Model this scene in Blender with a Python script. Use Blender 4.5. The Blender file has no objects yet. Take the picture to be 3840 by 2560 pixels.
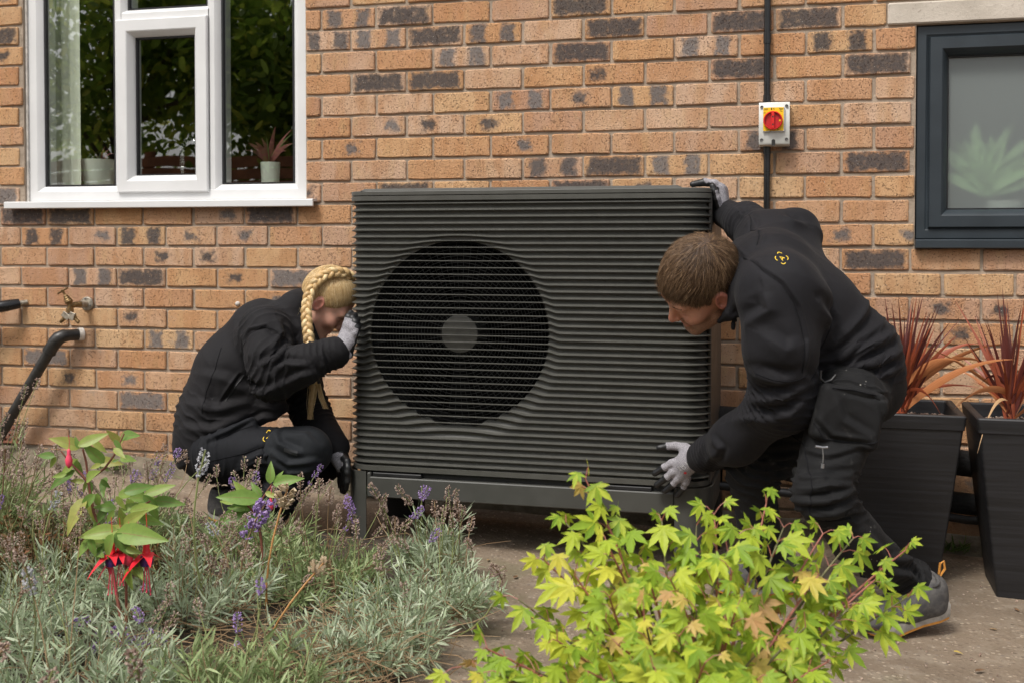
import bpy, math, random
import numpy as np
from mathutils import Vector, Matrix, noise as mnoise
from mathutils.bvhtree import BVHTree
R=math.radians
scene=bpy.context.scene
col=scene.collection
# ---------------------------------------------------------------- camera
cd=bpy.data.cameras.new('camera'); cam=bpy.data.objects.new('camera',cd); col.objects.link(cam)
cam.location=(0,-4.12,0.93); cam.rotation_euler=(R(90-1.5),0,R(14.6))
cd.lens=40; cd.sensor_width=36; cd.shift_y=-0.0683; cd.clip_start=0.05; cd.clip_end=400
cd.dof.use_dof=True; cd.dof.focus_distance=3.35; cd.dof.aperture_fstop=6.3
scene.camera=cam
# ---------------------------------------------------------------- daylight, bright overcast
SUN_EL, SUN_AZ = R(56), R(204)      # azimuth from +Y clockwise: behind the camera, a little left
w=bpy.data.worlds.new('World'); scene.world=w; w.use_nodes=True
nt=w.node_tree; nt.nodes.clear()
sky=nt.nodes.new('ShaderNodeTexSky'); sky.sky_type='NISHITA'; sky.sun_disc=False
sky.sun_elevation=SUN_EL; sky.sun_rotation=SUN_AZ; sky.air_density=1.0; sky.dust_density=4.0; sky.ozone_density=1.0
hs=nt.nodes.new('ShaderNodeHueSaturation'); hs.inputs['Saturation'].default_value=0.22
bg=nt.nodes.new('ShaderNodeBackground'); bg.inputs['Strength'].default_value=0.10
wo=nt.nodes.new('ShaderNodeOutputWorld')
nt.links.new(sky.outputs[0],hs.inputs['Color']); nt.links.new(hs.outputs[0],bg.inputs['Color']); nt.links.new(bg.outputs[0],wo.inputs[0])
sl=bpy.data.lights.new('sun','SUN'); sl.energy=1.5; sl.angle=R(13); sl.color=(1.0,0.95,0.88)
so=bpy.data.objects.new('sun',sl); col.objects.link(so)
sd=Vector((math.sin(SUN_AZ)*math.cos(SUN_EL), math.cos(SUN_AZ)*math.cos(SUN_EL), math.sin(SUN_EL)))
so.rotation_euler=sd.to_track_quat('Z','Y').to_euler(); so.location=sd*20
vs=scene.view_settings; vs.view_transform='Standard'; vs.look='None'; vs.gamma=1; vs.exposure=0.84; vs.use_curve_mapping=False
scene.cycles.max_bounces=8; scene.cycles.transparent_max_bounces=12
# ---------------------------------------------------------------- helpers
WM={}
def world_of(o): return WM.get(o.name, Matrix.Identity(4))
def link(o,parent=None,local=None):
    col.objects.link(o)
    m=local if local is not None else Matrix.Identity(4)
    o.matrix_world=m
    if parent is not None:
        o.parent=parent; o.matrix_parent_inverse=world_of(parent).inverted()
        o.matrix_basis=m
    WM[o.name]=m.copy()
    return o
def tag(o,label=None,cat=None,group=None,kind=None):
    if label: o['label']=label
    if cat: o['category']=cat
    if group: o['group']=group
    if kind: o['kind']=kind
    return o
def thing(name,label,cat,loc=(0,0,0),group=None):
    o=bpy.data.objects.new(name,None); o.empty_display_size=0.1
    link(o,None,Matrix.Translation(Vector(loc))); return tag(o,label,cat,group)
def inst(name,mesh,parent,m,mat=None):
    o=bpy.data.objects.new(name,mesh); link(o,parent,m); return o
class MB:
    def __init__(s): s.v=[]; s.f=[]; s.m=[]; s.mats=[]
    def add(s,vs,fs,mi=0):
        b=len(s.v); s.v.extend([tuple(float(q) for q in a) for a in vs]); s.f.extend([tuple(b+i for i in f) for f in fs]); s.m.extend([mi]*len(fs)); return s
    def box(s,lo,hi,mi=0,M=None):
        x0,y0,z0=lo;x1,y1,z1=hi
        v=[(x0,y0,z0),(x1,y0,z0),(x1,y1,z0),(x0,y1,z0),(x0,y0,z1),(x1,y0,z1),(x1,y1,z1),(x0,y1,z1)]
        if M is not None: v=[M@Vector(a) for a in v]
        return s.add(v,[(0,3,2,1),(4,5,6,7),(0,1,5,4),(1,2,6,5),(2,3,7,6),(3,0,4,7)],mi)
    def bbox(s,lo,hi,b=.003,mi=0,M=None):
        # box with chamfered edges
        x0,y0,z0=lo;x1,y1,z1=hi; c=Vector(((x0+x1)/2,(y0+y1)/2,(z0+z1)/2)); h=Vector(((x1-x0)/2,(y1-y0)/2,(z1-z0)/2))
        b=min(b,h.x*.9,h.y*.9,h.z*.9); V=[];idx={}
        for sx in(-1,1):
            for sy in(-1,1):
                for sz in(-1,1):
                    for k in range(3):
                        e=[h.x-b,h.y-b,h.z-b]; e[k]=h[k]
                        idx[(sx,sy,sz,k)]=len(V); p=c+Vector((sx*e[0],sy*e[1],sz*e[2])); V.append(M@p if M is not None else p)
        F=[]
        S=(-1,1)
        for k in range(3):
            a,bb=(k+1)%3,(k+2)%3
            for sg in S:
                q=[]
                for (u,v_) in((-1,-1),(1,-1),(1,1),(-1,1)):
                    t=[0,0,0]; t[k]=sg; t[a]=u; t[bb]=v_; q.append(idx[(t[0],t[1],t[2],k)])
                F.append(tuple(q if sg>0 else q[::-1]))
            for u in S:
                for v_ in S:   # edge between faces a and bb, along k
                    q=[]
                    for (sg,kk) in((-1,a),(1,a),(1,bb),(-1,bb)):
                        t=[0,0,0]; t[k]=sg; t[a]=u; t[bb]=v_; q.append(idx[(t[0],t[1],t[2],kk)])
                    F.append(tuple(q if u*v_>0 else q[::-1]))
        for sx in S:
            for sy in S:
                for sz in S:
                    q=[idx[(sx,sy,sz,k)] for k in range(3)]; F.append(tuple(q if sx*sy*sz>0 else q[::-1]))
        return s.add(V,F,mi)
    def tube(s,pts,rad,seg=10,mi=0,caps=True,closed=False,flat=1.0):
        pts=[Vector(p) for p in pts]; n=len(pts)
        if not hasattr(rad,'__len__'): rad=[rad]*n
        t=[(pts[min(i+1,n-1)]-pts[max(i-1,0)]).normalized() for i in range(n)]
        if closed: t=[(pts[(i+1)%n]-pts[i-1]).normalized() for i in range(n)]
        a=Vector((0,0,1)) if abs(t[0].z)<.9 else Vector((1,0,0))
        u=(a-t[0]*a.dot(t[0])).normalized(); V=[]
        for i in range(n):
            u=(u-t[i]*u.dot(t[i])).normalized(); w_=t[i].cross(u)
            for k in range(seg):
                th=2*math.pi*k/seg; V.append(pts[i]+u*math.cos(th)*rad[i]+w_*math.sin(th)*rad[i]*flat)
        F=[]
        for i in range(n if closed else n-1):
            j=(i+1)%n
            for k in range(seg):
                k2=(k+1)%seg; F.append((i*seg+k,i*seg+k2,j*seg+k2,j*seg+k))
        if caps and not closed: F.append(tuple(range(seg))[::-1]); F.append(tuple((n-1)*seg+k for k in range(seg)))
        return s.add(V,F,mi)
    def lathe(s,prof,center,axis=(0,0,1),seg=24,mi=0,caps=True):
        ax=Vector(axis).normalized(); a=Vector((0,0,1)) if abs(ax.z)<.9 else Vector((1,0,0))
        u=(a-ax*a.dot(ax)).normalized(); w_=ax.cross(u); c=Vector(center); V=[]
        for (r,h) in prof:
            for k in range(seg):
                th=2*math.pi*k/seg; V.append(c+ax*h+(u*math.cos(th)+w_*math.sin(th))*r)
        F=[]
        for i in range(len(prof)-1):
            for k in range(seg):
                k2=(k+1)%seg; F.append((i*seg+k,i*seg+k2,(i+1)*seg+k2,(i+1)*seg+k))
        if caps: F.append(tuple(range(seg))[::-1]); F.append(tuple((len(prof)-1)*seg+k for k in range(seg)))
        return s.add(V,F,mi)
    def grid(s,rows,mi=0,closed_u=False):
        # rows: list of lists of points
        n=len(rows[0]); V=[p for r in rows for p in r]; F=[]
        for i in range(len(rows)-1):
            for k in range(n if closed_u else n-1):
                k2=(k+1)%n; F.append((i*n+k,i*n+k2,(i+1)*n+k2,(i+1)*n+k))
        return s.add(V,F,mi)
    def mesh(s,name,mats,smooth=None):
        me=bpy.data.meshes.new(name); me.from_pydata(s.v,[],s.f); me.update()
        for m_ in (mats if isinstance(mats,(list,tuple)) else [mats]): me.materials.append(m_)
        if any(s.m): me.polygons.foreach_set('material_index',s.m)
        if smooth is not None:
            me.polygons.foreach_set('use_smooth',[True]*len(me.polygons))
            if smooth<180: me.set_sharp_from_angle(angle=R(smooth))
        return me
    def build(s,name,mats,parent=None,smooth=None,local=None):
        o=bpy.data.objects.new(name,s.mesh(name,mats,smooth)); link(o,parent,local); return o
# ---------------------------------------------------------------- materials
def srgb(r,g,b):
    f=lambda c:(c/255/12.92) if c/255<=.04045 else ((c/255+.055)/1.055)**2.4
    return (f(r),f(g),f(b))
class NT:
    def __init__(s,name):
        s.m=bpy.data.materials.new(name); s.m.use_nodes=True; s.t=s.m.node_tree; s.t.nodes.clear()
        s.out=s.n('ShaderNodeOutputMaterial'); s.p=s.n('ShaderNodeBsdfPrincipled'); s.l(s.p.outputs[0],s.out.inputs[0])
    def n(s,t,**k):
        x=s.t.nodes.new(t)
        for a,b in k.items(): setattr(x,a,b)
        return x
    def l(s,a,b): s.t.links.new(a,b)
    def put(s,inp,v):
        if isinstance(v,bpy.types.NodeSocket): s.l(v,inp)
        elif v is not None:
            if inp.type=='RGBA' and len(v)==3: v=(*v,1)
            inp.default_value=v
    def set(s,**k):
        for a,b in k.items(): s.put(s.p.inputs[a.replace('_',' ')],b)
    def math(s,op,a,b=None,c=None,clamp=False):
        x=s.n('ShaderNodeMath',operation=op,use_clamp=clamp)
        s.put(x.inputs[0],a)
        if b is not None: s.put(x.inputs[1],b)
        if c is not None: s.put(x.inputs[2],c)
        return x.outputs[0]
    def vmath(s,op,a,b=None):
        x=s.n('ShaderNodeVectorMath',operation=op); s.put(x.inputs[0],a)
        if b is not None: s.put(x.inputs[1],b)
        return x.outputs[0]
    def mix(s,f,a,b,mode='MIX'):
        x=s.n('ShaderNodeMix',data_type='RGBA',blend_type=mode); s.put(x.inputs[0],f); s.put(x.inputs[6],a); s.put(x.inputs[7],b); return x.outputs[2]
    def noise(s,scale,vec=None,detail=3,rough=.55,dist=0,out=0):
        x=s.n('ShaderNodeTexNoise'); x.inputs['Scale'].default_value=scale; x.inputs['Detail'].default_value=detail; x.inputs['Roughness'].default_value=rough; x.inputs['Distortion'].default_value=dist
        if vec is not None: s.l(vec,x.inputs['Vector'])
        return x.outputs[out]
    def vor(s,scale,vec=None,feature='F1',out=0,rand=1):
        x=s.n('ShaderNodeTexVoronoi',feature=feature); x.inputs['Scale'].default_value=scale; x.inputs['Randomness'].default_value=rand
        if vec is not None: s.l(vec,x.inputs['Vector'])
        return x.outputs[out]
    def sm(s,v,a,b):
        x=s.n('ShaderNodeMapRange',interpolation_type='SMOOTHSTEP'); s.put(x.inputs[0],v); x.inputs[1].default_value=a; x.inputs[2].default_value=b; return x.outputs[0]
    def ramp(s,f,stops,interp='LINEAR'):
        x=s.n('ShaderNodeValToRGB'); x.color_ramp.interpolation=interp; e=x.color_ramp.elements
        while len(e)>1: e.remove(e[-1])
        e[0].position=stops[0][0]; e[0].color=(*stops[0][1],1)
        for p,c in stops[1:]:
            q=e.new(p); q.color=(*c,1)
        s.put(x.inputs[0],f); return x.outputs[0]
    def coord(s,k='Object'): return s.n('ShaderNodeTexCoord').outputs[k]
    def pos(s): return s.n('ShaderNodeNewGeometry').outputs['Position']
    def bump(s,h,strength=.5,dist=.002,prev=None):
        x=s.n('ShaderNodeBump'); x.inputs['Strength'].default_value=strength; x.inputs['Distance'].default_value=dist; s.l(h,x.inputs['Height'])
        if prev is not None: s.l(prev,x.inputs['Normal'])
        return x.outputs[0]
def simple(name,c,rough=.5,metal=0,var=.15,vscale=30,bump=0,bscale=400,spec=.5,coat=0,c2=None,bdist=.0006):
    m=NT(name); p=m.pos(); nz=m.noise(vscale,p,4)
    d=c2 if c2 else tuple(q*(1-var) for q in c); u=c if c2 else tuple(q*(1+var) for q in c)
    m.set(Base_Color=m.mix(m.sm(nz,.3,.7),d,u),Roughness=rough,Metallic=metal); m.p.inputs['Specular IOR Level'].default_value=spec; m.p.inputs['Coat Weight'].default_value=coat
    m.set(Roughness=m.math('MULTIPLY_ADD',nz,.25,rough-.12))
    if bump: m.l(m.bump(m.noise(bscale,p,3),bump,bdist),m.p.inputs['Normal'])
    return m.m
rng=random.Random(7)
nrg=np.random.default_rng(11)
def GZ(x): return -0.01-0.034*(x+2.76)

# ================================================================ brick house
house=thing('brick_house','buff and orange brick house wall with two windows behind the workers','house',(-1.0,0.1,0))
def brick_material(attr):
    m=NT('brick_'+('mass' if attr else 'piece'))
    lc=m.n('ShaderNodeAttribute',attribute_name='lc').outputs['Vector']
    if attr: pc=m.n('ShaderNodeAttribute',attribute_name='bp').outputs['Color']
    else: pc=m.n('ShaderNodeObjectInfo').outputs['Color']
    sp=m.n('ShaderNodeSeparateColor'); m.l(pc,sp.inputs[0]); tint,typ,seed=sp.outputs
    off=m.n('ShaderNodeCombineXYZ'); m.put(off.inputs[0],m.math('MULTIPLY',seed,37.0)); m.put(off.inputs[1],m.math('MULTIPLY',seed,91.0)); m.put(off.inputs[2],m.math('MULTIPLY',tint,13.0))
    v=m.vmath('ADD',lc,off.outputs[0])
    sx=m.n('ShaderNodeSeparateXYZ'); m.l(lc,sx.inputs[0]); X,_,Zc=sx.outputs
    base=m.ramp(tint,[(0,(.62,.41,.235)),(.22,(.60,.355,.185)),(.42,(.52,.275,.145)),(.6,(.59,.375,.235)),(.8,(.60,.405,.28)),(1,(.47,.265,.165))])
    # smoky vertical bands from the kiln
    vb=m.vmath('MULTIPLY',v,(1,1,.35)); nb=m.noise(16,vb,2)
    base=m.mix(m.math('MULTIPLY',m.sm(nb,.38,.68),.55),base,(.46,.225,.10))
    base=m.mix(m.math('MULTIPLY',m.sm(m.noise(22,vb,2,out=0),.5,.8),.35),base,(.56,.38,.19))
    # dark fired patches
    nz=m.noise(38,v,4); wob=m.math('MULTIPLY',m.math('SUBTRACT',nz,.5),.055)
    ax=m.math('ABSOLUTE',X); az=m.math('ABSOLUTE',Zc)
    full=m.math('MULTIPLY',m.sm(m.math('ADD',m.math('SUBTRACT',ax,.098),wob),.012,-.012),m.sm(m.math('ADD',m.math('SUBTRACT',az,.031),wob),.012,-.01))
    dx=m.math('ABSOLUTE',m.math('SUBTRACT',ax,.058))
    two=m.math('MULTIPLY',m.sm(m.math('ADD',m.math('SUBTRACT',dx,.026),wob),.012,-.008),m.sm(m.math('ADD',m.math('SUBTRACT',az,.034),wob),.012,-.01))
    one=m.math('MULTIPLY',m.sm(m.math('ADD',m.math('SUBTRACT',m.math('ABSOLUTE',m.math('SUBTRACT',X,m.math('MULTIPLY_ADD',seed,.12,-.06))),.025),m.math('MULTIPLY',wob,1.6)),.015,-.01),m.sm(m.math('ADD',m.math('SUBTRACT',az,.016),wob),.014,-.01))
    isf=m.math('COMPARE',typ,1.0,.1); ist=m.math('COMPARE',typ,.5,.1); iso=m.math('COMPARE',typ,.25,.1)
    msk=m.math('ADD',m.math('ADD',m.math('MULTIPLY',full,isf),m.math('MULTIPLY',two,ist)),m.math('MULTIPLY',one,iso),clamp=True)
    msk=m.math('MULTIPLY',msk,m.sm(nz,.08,.42))
    dark=m.mix(m.sm(seed,.2,.9),(.075,.068,.068),(.19,.172,.165))
    dark=m.mix(m.math('MULTIPLY',m.sm(m.noise(70,v,3),.45,.8),.6),dark,(.21,.15,.11))
    base=m.mix(m.math('MULTIPLY',msk,.94),base,dark)
    # grit, pits, pale flecks
    pit=m.sm(m.noise(175,v,3,.7),.585,.655); pit2=m.sm(m.vor(150,v),.17,.08); pit2=m.math('MULTIPLY',pit2,m.sm(m.noise(60,v,1),.5,.6))
    base=m.mix(m.math('MULTIPLY',m.math('MAXIMUM',pit,pit2),m.math('MULTIPLY_ADD',nz,.9,.15)),base,(.095,.055,.040))
    fl=m.math('MULTIPLY',m.sm(m.vor(110,v),.16,.08),m.sm(m.noise(34,v,1),.52,.60)); base=m.mix(m.math('MULTIPLY',fl,.7),base,(.7,.66,.6))
    # old mortar smears at the edges and damp staining near the ground and under the sill
    edge=m.math('MULTIPLY',m.sm(m.math('MAXIMUM',m.math('SUBTRACT',ax,.070),m.math('SUBTRACT',az,.0)),.026,.038),m.sm(m.noise(60,v,3),.5,.72)); base=m.mix(m.math('MULTIPLY',edge,.55),base,(.38,.3,.23))
    wp=m.n('ShaderNodeSeparateXYZ'); m.l(m.pos(),wp.inputs[0])
    low=m.math('MULTIPLY',m.sm(wp.outputs[2],.42,-.03),m.sm(m.noise(5,m.pos(),4),.30,.62)); base=m.mix(m.math('MULTIPLY',low,.62),base,(.17,.125,.088))
    smr=m.math('MULTIPLY',m.sm(m.noise(11,m.pos(),5,.6),.60,.70),m.math('MULTIPLY',m.sm(wp.outputs[0],-1.6,-2.4),m.sm(wp.outputs[2],.75,.45))); base=m.mix(m.math('MULTIPLY',smr,.6),base,(.36,.29,.23))
    hgt=m.math('SUBTRACT',m.math('MULTIPLY',m.noise(170,v,5,.75),1.0),m.math('MULTIPLY',m.math('MAXIMUM',pit,pit2),1.1))
    m.set(Base_Color=base,Roughness=.92,Normal=m.bump(hgt,1.0,.005)); m.p.inputs['Specular IOR Level'].default_value=.2
    return m.m
M_brick=brick_material(False); M_brickmass=brick_material(True)
def mortar_mat():
    m=NT('mortar'); p=m.pos(); n=m.noise(9,p,5); n2=m.noise(150,p,5,.7)
    c=m.mix(m.sm(n,.3,.7),(.30,.238,.182),(.40,.325,.255)); c=m.mix(m.math('MULTIPLY',m.sm(n2,.55,.75),.5),c,(.39,.315,.25))
    wp=m.n('ShaderNodeSeparateXYZ'); m.l(p,wp.inputs[0]); c=m.mix(m.math('MULTIPLY',m.sm(wp.outputs[2],.25,-.1),.6),c,(.13,.105,.075))
    m.set(Base_Color=c,Roughness=.95,Normal=m.bump(m.math('ADD',n2,m.math('MULTIPLY',m.noise(38,p,3),1.5)),.8,.004)); m.p.inputs['Specular IOR Level'].default_value=.15; return m.m
M_mortar=mortar_mat()
OPEN=[(-3.196,-1.910,1.074,2.45),(.352,1.75,.905,1.668)]   # white window, grey window
LINT=(.256,1.85,1.671,1.748)
X0,X1,ZB,ZT=-5.6,3.2,-.26,2.62
xs=sorted({X0,X1,*[a for o in OPEN for a in o[:2]]}); zs=sorted({ZB,ZT,*[a for o in OPEN for a in o[2:]]})
mb=MB()
for i in range(len(xs)-1):
    z=ZB
    cx=(xs[i]+xs[i+1])/2
    hol=sorted([(o[2],o[3]) for o in OPEN if o[0]<cx<o[1]])
    for h in hol+[(ZT,ZT)]:
        if h[0]>z: mb.box((xs[i],.008,z),(xs[i+1],.28,h[0]))
        z=h[1]
mb.build('wall',M_mortar,house)
def brick_mesh(wd,seed,hh=.0735,dep=.10):
    r=random.Random(seed); b=.0035
    hx,hz=wd/2,hh/2; nx=max(2,int(wd/.045)); out=[]
    j=lambda s=.0011: r.uniform(-s,s)
    # irregular outline: corners knocked off
    cc=[r.uniform(.002,.006) for _ in range(4)]
    def side(p,q,n): return [(p[0]+(q[0]-p[0])*k/n,p[1]+(q[1]-p[1])*k/n) for k in range(n)]
    P=[(-hx+cc[0],-hz),(hx-cc[1],-hz),(hx,-hz+cc[1]),(hx,hz-cc[2]),(hx-cc[2],hz),(-hx+cc[3],hz),(-hx,hz-cc[3]),(-hx,-hz+cc[0])]
    for k in range(8): out+=side(P[k],P[(k+1)%8],nx if k in(0,4) else 1)
    out=[(a+j(),c+j(.0014)) for a,c in out]; n=len(out)
    V=[(a,dep-.001,c) for a,c in out]+[(a,b*.9+j(.0006),c) for a,c in out]+[(a*(1-b/hx)+j(.0005),j(.0009),c*(1-b/hz)+j(.0005)) for a,c in out]
    F=[]
    for k in range(n):
        k2=(k+1)%n; F+= [(k,k2,n+k2,n+k),(n+k,n+k2,2*n+k2,2*n+k)]
    # front cap as a strip between bottom and top halves
    bot=[2*n+i for i in range(nx+1)]; rest=[2*n+i for i in range(nx+1,n)]
    F.append(tuple(bot+rest))
    return V,F
variants={}
def brick_data(wd):
    q=round(wd/.004)*.004
    key=(q,rng.randrange(7 if q>.2 else 2))
    if key not in variants:
        V,F=brick_mesh(q,hash(key)%1000); me=bpy.data.meshes.new('brick'); me.from_pydata(V,[],F); me.update(); me.materials.append(M_brick)
        a=me.attributes.new('lc','FLOAT_VECTOR','POINT'); a.data.foreach_set('vector',[c for v in V for c in v]); variants[key]=me
    return variants[key]
DARK=[(-1.719,1.798,1),(-1.499,1.792,1),(-0.823,1.788,1),(-1.384,1.709,1),(-0.698,1.710,1),(-0.801,1.626,1),(-1.608,1.539,1),(-1.378,1.542,1),(-0.686,1.206,1),(-1.495,1.147,1),(-0.809,1.141,1),(-1.613,1.708,2),(-1.157,1.712,2),(-1.255,1.620,2),(-1.035,1.458,2),(-0.589,1.458,2),(-0.917,1.207,2),(-0.530,1.206,2),(-1.809,1.714,2),(-0.686,1.541,3),(-1.137,1.371,3),(-1.041,1.289,3),(-0.247,1.704,1),(-0.012,1.707,1),(-0.249,1.537,1),(0.233,1.536,1),(0.236,1.200,1),(0.217,0.851,1),(-0.338,1.625,2),(0.130,1.621,2),(-0.138,1.284,2),(-0.400,1.205,2),(0.108,0.947,3),(-2.636,0.796,1),(-2.085,1.031,1),(-3.155,1.037,1),(-2.960,1.036,1),(-1.954,0.795,4),(-2.634,0.286,4),(-3.099,0.460,4),(-2.657,0.965,2),(-3.089,0.962,2),(-2.863,0.795,2),(-2.520,0.541,5),(-2.407,0.954,3),(-2.513,0.879,3),(-2.185,0.796,3),(-2.429,0.454,3),(-2.693,0.371,3),(-2.914,0.364,3),(-2.115,0.710,3),(-3.249,1.808,1),(-1.781,1.791,2),(-1.837,1.717,2),(-3.248,1.141,4),(0.548,0.701,3),(0.617,0.651,3),(0.353,0.698,3)]
L_=.2285; H_=.0841; bricks=[]
for n in range(-17,17):
    zb=1.167+H_*n; ph=-1.0325 if n%2==0 else -1.1563
    k=math.floor((X0-ph)/L_)
    while ph+k*L_<X1:
        a=ph+k*L_; k+=1
        segs=[(a+.0053+rng.uniform(-.0015,.0015),a+L_-.0053+rng.uniform(-.0015,.0015))]
        zc=zb+.0735/2
        for o in OPEN+[LINT]:
            if o[2]-.03<zc<o[3]+.02:
                ns=[]
                for s in segs:
                    if s[1]<=o[0] or s[0]>=o[1]: ns.append(s)
                    else:
                        if s[0]<o[0]-.025: ns.append((s[0],o[0]-.003))
                        if s[1]>o[1]+.025: ns.append((o[1]+.003,s[1]))
                segs=ns
        for s in segs: bricks.append(((s[0]+s[1])/2,zc,s[1]-s[0],n))
BP=[]
for (x,z,wd,n) in bricks:
    t=0
    for (a,c,ty) in DARK:
        if abs(a-x)<wd/2 and abs(c-z)<.042: t=ty
    if t==0 and not(-3.4<x<.75): t=rng.choice([0,0,0,0,0,1,2,3])
    if t==0 and rng.random()<.12: t=3
    tint=rng.random(); seed=rng.random()
    if t==4: seed=.97
    if t==1: seed*=.35
    if t==5: tint=.03; t=2; seed=.9
    BP.append((tint,{0:0,1:1,2:.5,3:.25,4:1}[t],seed))
def vis_area(b):
    x,z,wd,n=b
    inside=(-3.33<x<.71 and -.06<z<(1.96 if x<-1.9 else 1.86)); hid=(-1.72<x<-.36 and z<1.06)or(-.30<x<.38 and z<.85)or(-2.75<x<-2.1 and z<.45)
    return (0 if (not inside or hid) else wd)*(1/(4.1-.25*x))
order=sorted(range(len(bricks)),key=lambda i:-vis_area(bricks[i]))
single=set(i for i in order[:300] if vis_area(bricks[i])>0)
mass=MB(); lcs=[]; bps=[]
for i,(x,z,wd,n) in enumerate(bricks):
    yo=rng.uniform(-.002,.0025); rot=Matrix.Rotation(rng.uniform(-.006,.006),4,'Y')@Matrix.Rotation(rng.uniform(-.008,.008),4,'X')
    M=Matrix.Translation((x,yo,z+rng.uniform(-.0015,.0015)))@rot
    if i in single:
        o=inst('brick',brick_data(wd),house,M); o.color=(*BP[i],1)
    else:
        V,F=brick_mesh(wd,i); mass.add([M@Vector(v) for v in V],F); lcs+= [c for v in V for c in v]; bps+=list((*BP[i],1))*len(V)
me=mass.mesh('bricks',M_brickmass)
a=me.attributes.new('lc','FLOAT_VECTOR','POINT'); a.data.foreach_set('vector',lcs)
a=me.attributes.new('bp','FLOAT_COLOR','POINT'); a.data.foreach_set('color',bps)
o=bpy.data.objects.new('bricks',me); link(o,house); tag(o,kind='stuff')
# lintel
M_lint=NT('cast_stone'); p=M_lint.pos(); n_=M_lint.noise(7,p,5); n2=M_lint.noise(120,p,4,.65)
c_=M_lint.mix(M_lint.sm(n_,.3,.7),(.42,.37,.31),(.56,.50,.43)); c_=M_lint.mix(M_lint.math('MULTIPLY',M_lint.sm(n2,.6,.7),.6),c_,(.22,.18,.15))
M_lint.set(Base_Color=c_,Roughness=.9,Normal=M_lint.bump(n2,.6,.003)); M_lint=M_lint.m
mb=MB(); mb.bbox((LINT[0]+.002,-.004,LINT[2]),(LINT[1],.2,LINT[3]-.002),.005); mb.build('lintel',M_lint,house)
# ---- windows
M_upvc=simple('white_upvc',(.66,.66,.66),.32,0,.03,6); M_grey=simple('anthracite_foil',(.018,.026,.033),.45,0,.12,8,bump=.25,bscale=500)
M_gask=simple('black_gasket',(.012,.012,.014),.5)
M_cement=simple('sealant',(.62,.58,.53),.8,0,.2,40,bump=.6,bscale=90,bdist=.003)
def pane_mat(name,rough,tint,frost=False):
    m=NT(name); t=m.t
    gl=m.n('ShaderNodeBsdfGlossy'); gl.inputs['Roughness'].default_value=rough; gl.inputs['Color'].default_value=(1,1,1,1)
    ge=m.n('ShaderNodeNewGeometry'); dt=m.n('ShaderNodeVectorMath',operation='DOT_PRODUCT'); m.l(ge.outputs['Incoming'],dt.inputs[0]); m.l(ge.outputs['Normal'],dt.inputs[1]); ca=m.math('ABSOLUTE',dt.outputs['Value']); fr_=m.math('MULTIPLY_ADD',m.math('POWER',m.math('SUBTRACT',1.0,ca),5.0),.5,.042)
    if frost:
        tr=m.n('ShaderNodeBsdfRefraction'); tr.inputs['IOR'].default_value=1.25; tr.inputs['Roughness'].default_value=.55; tr.inputs['Color'].default_value=(*tint,1)
        df=m.n('ShaderNodeBsdfTranslucent'); df.inputs['Color'].default_value=(.6,.65,.62,1); mx0=m.n('ShaderNodeMixShader'); mx0.inputs[0].default_value=.42
        df2=m.n('ShaderNodeBsdfDiffuse'); df2.inputs['Color'].default_value=(.30,.34,.33,1)
        m.l(tr.outputs[0],mx0.inputs[1]); m.l(df2.outputs[0],mx0.inputs[2]); trn=mx0.outputs[0]
    else:
        tr=m.n('ShaderNodeBsdfTransparent'); tr.inputs['Color'].default_value=(*tint,1); trn=tr.outputs[0]
        b=m.bump(m.noise(2.2,m.pos(),1),.12,.01); m.l(b,gl.inputs['Normal'])
    f=m.math('MULTIPLY',fr_,1.4 if frost else 5.5,clamp=True)
    mx=m.n('ShaderNodeMixShader'); m.l(f,mx.inputs[0]); m.l(trn,mx.inputs[1]); m.l(gl.outputs[0],mx.inputs[2]); m.l(mx.outputs[0],m.out.inputs[0]); t.nodes.remove(m.p)
    return m.m
M_glass=pane_mat('window_glass',.0,(.86,.9,.87)); M_frost=pane_mat('frosted_glass',.25,(.85,.9,.88),True)
def frame_mb(mb,x0,x1,z0,z1,prof):
    # prof: list of (inset, y) swept round the rectangle with mitred corners
    rows=[]
    for (i,y) in prof: rows.append([(x0+i,y,z0+i),(x1-i,y,z0+i),(x1-i,y,z1-i),(x0+i,y,z1-i)])
    mb.grid(rows,0,True); return mb
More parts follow.
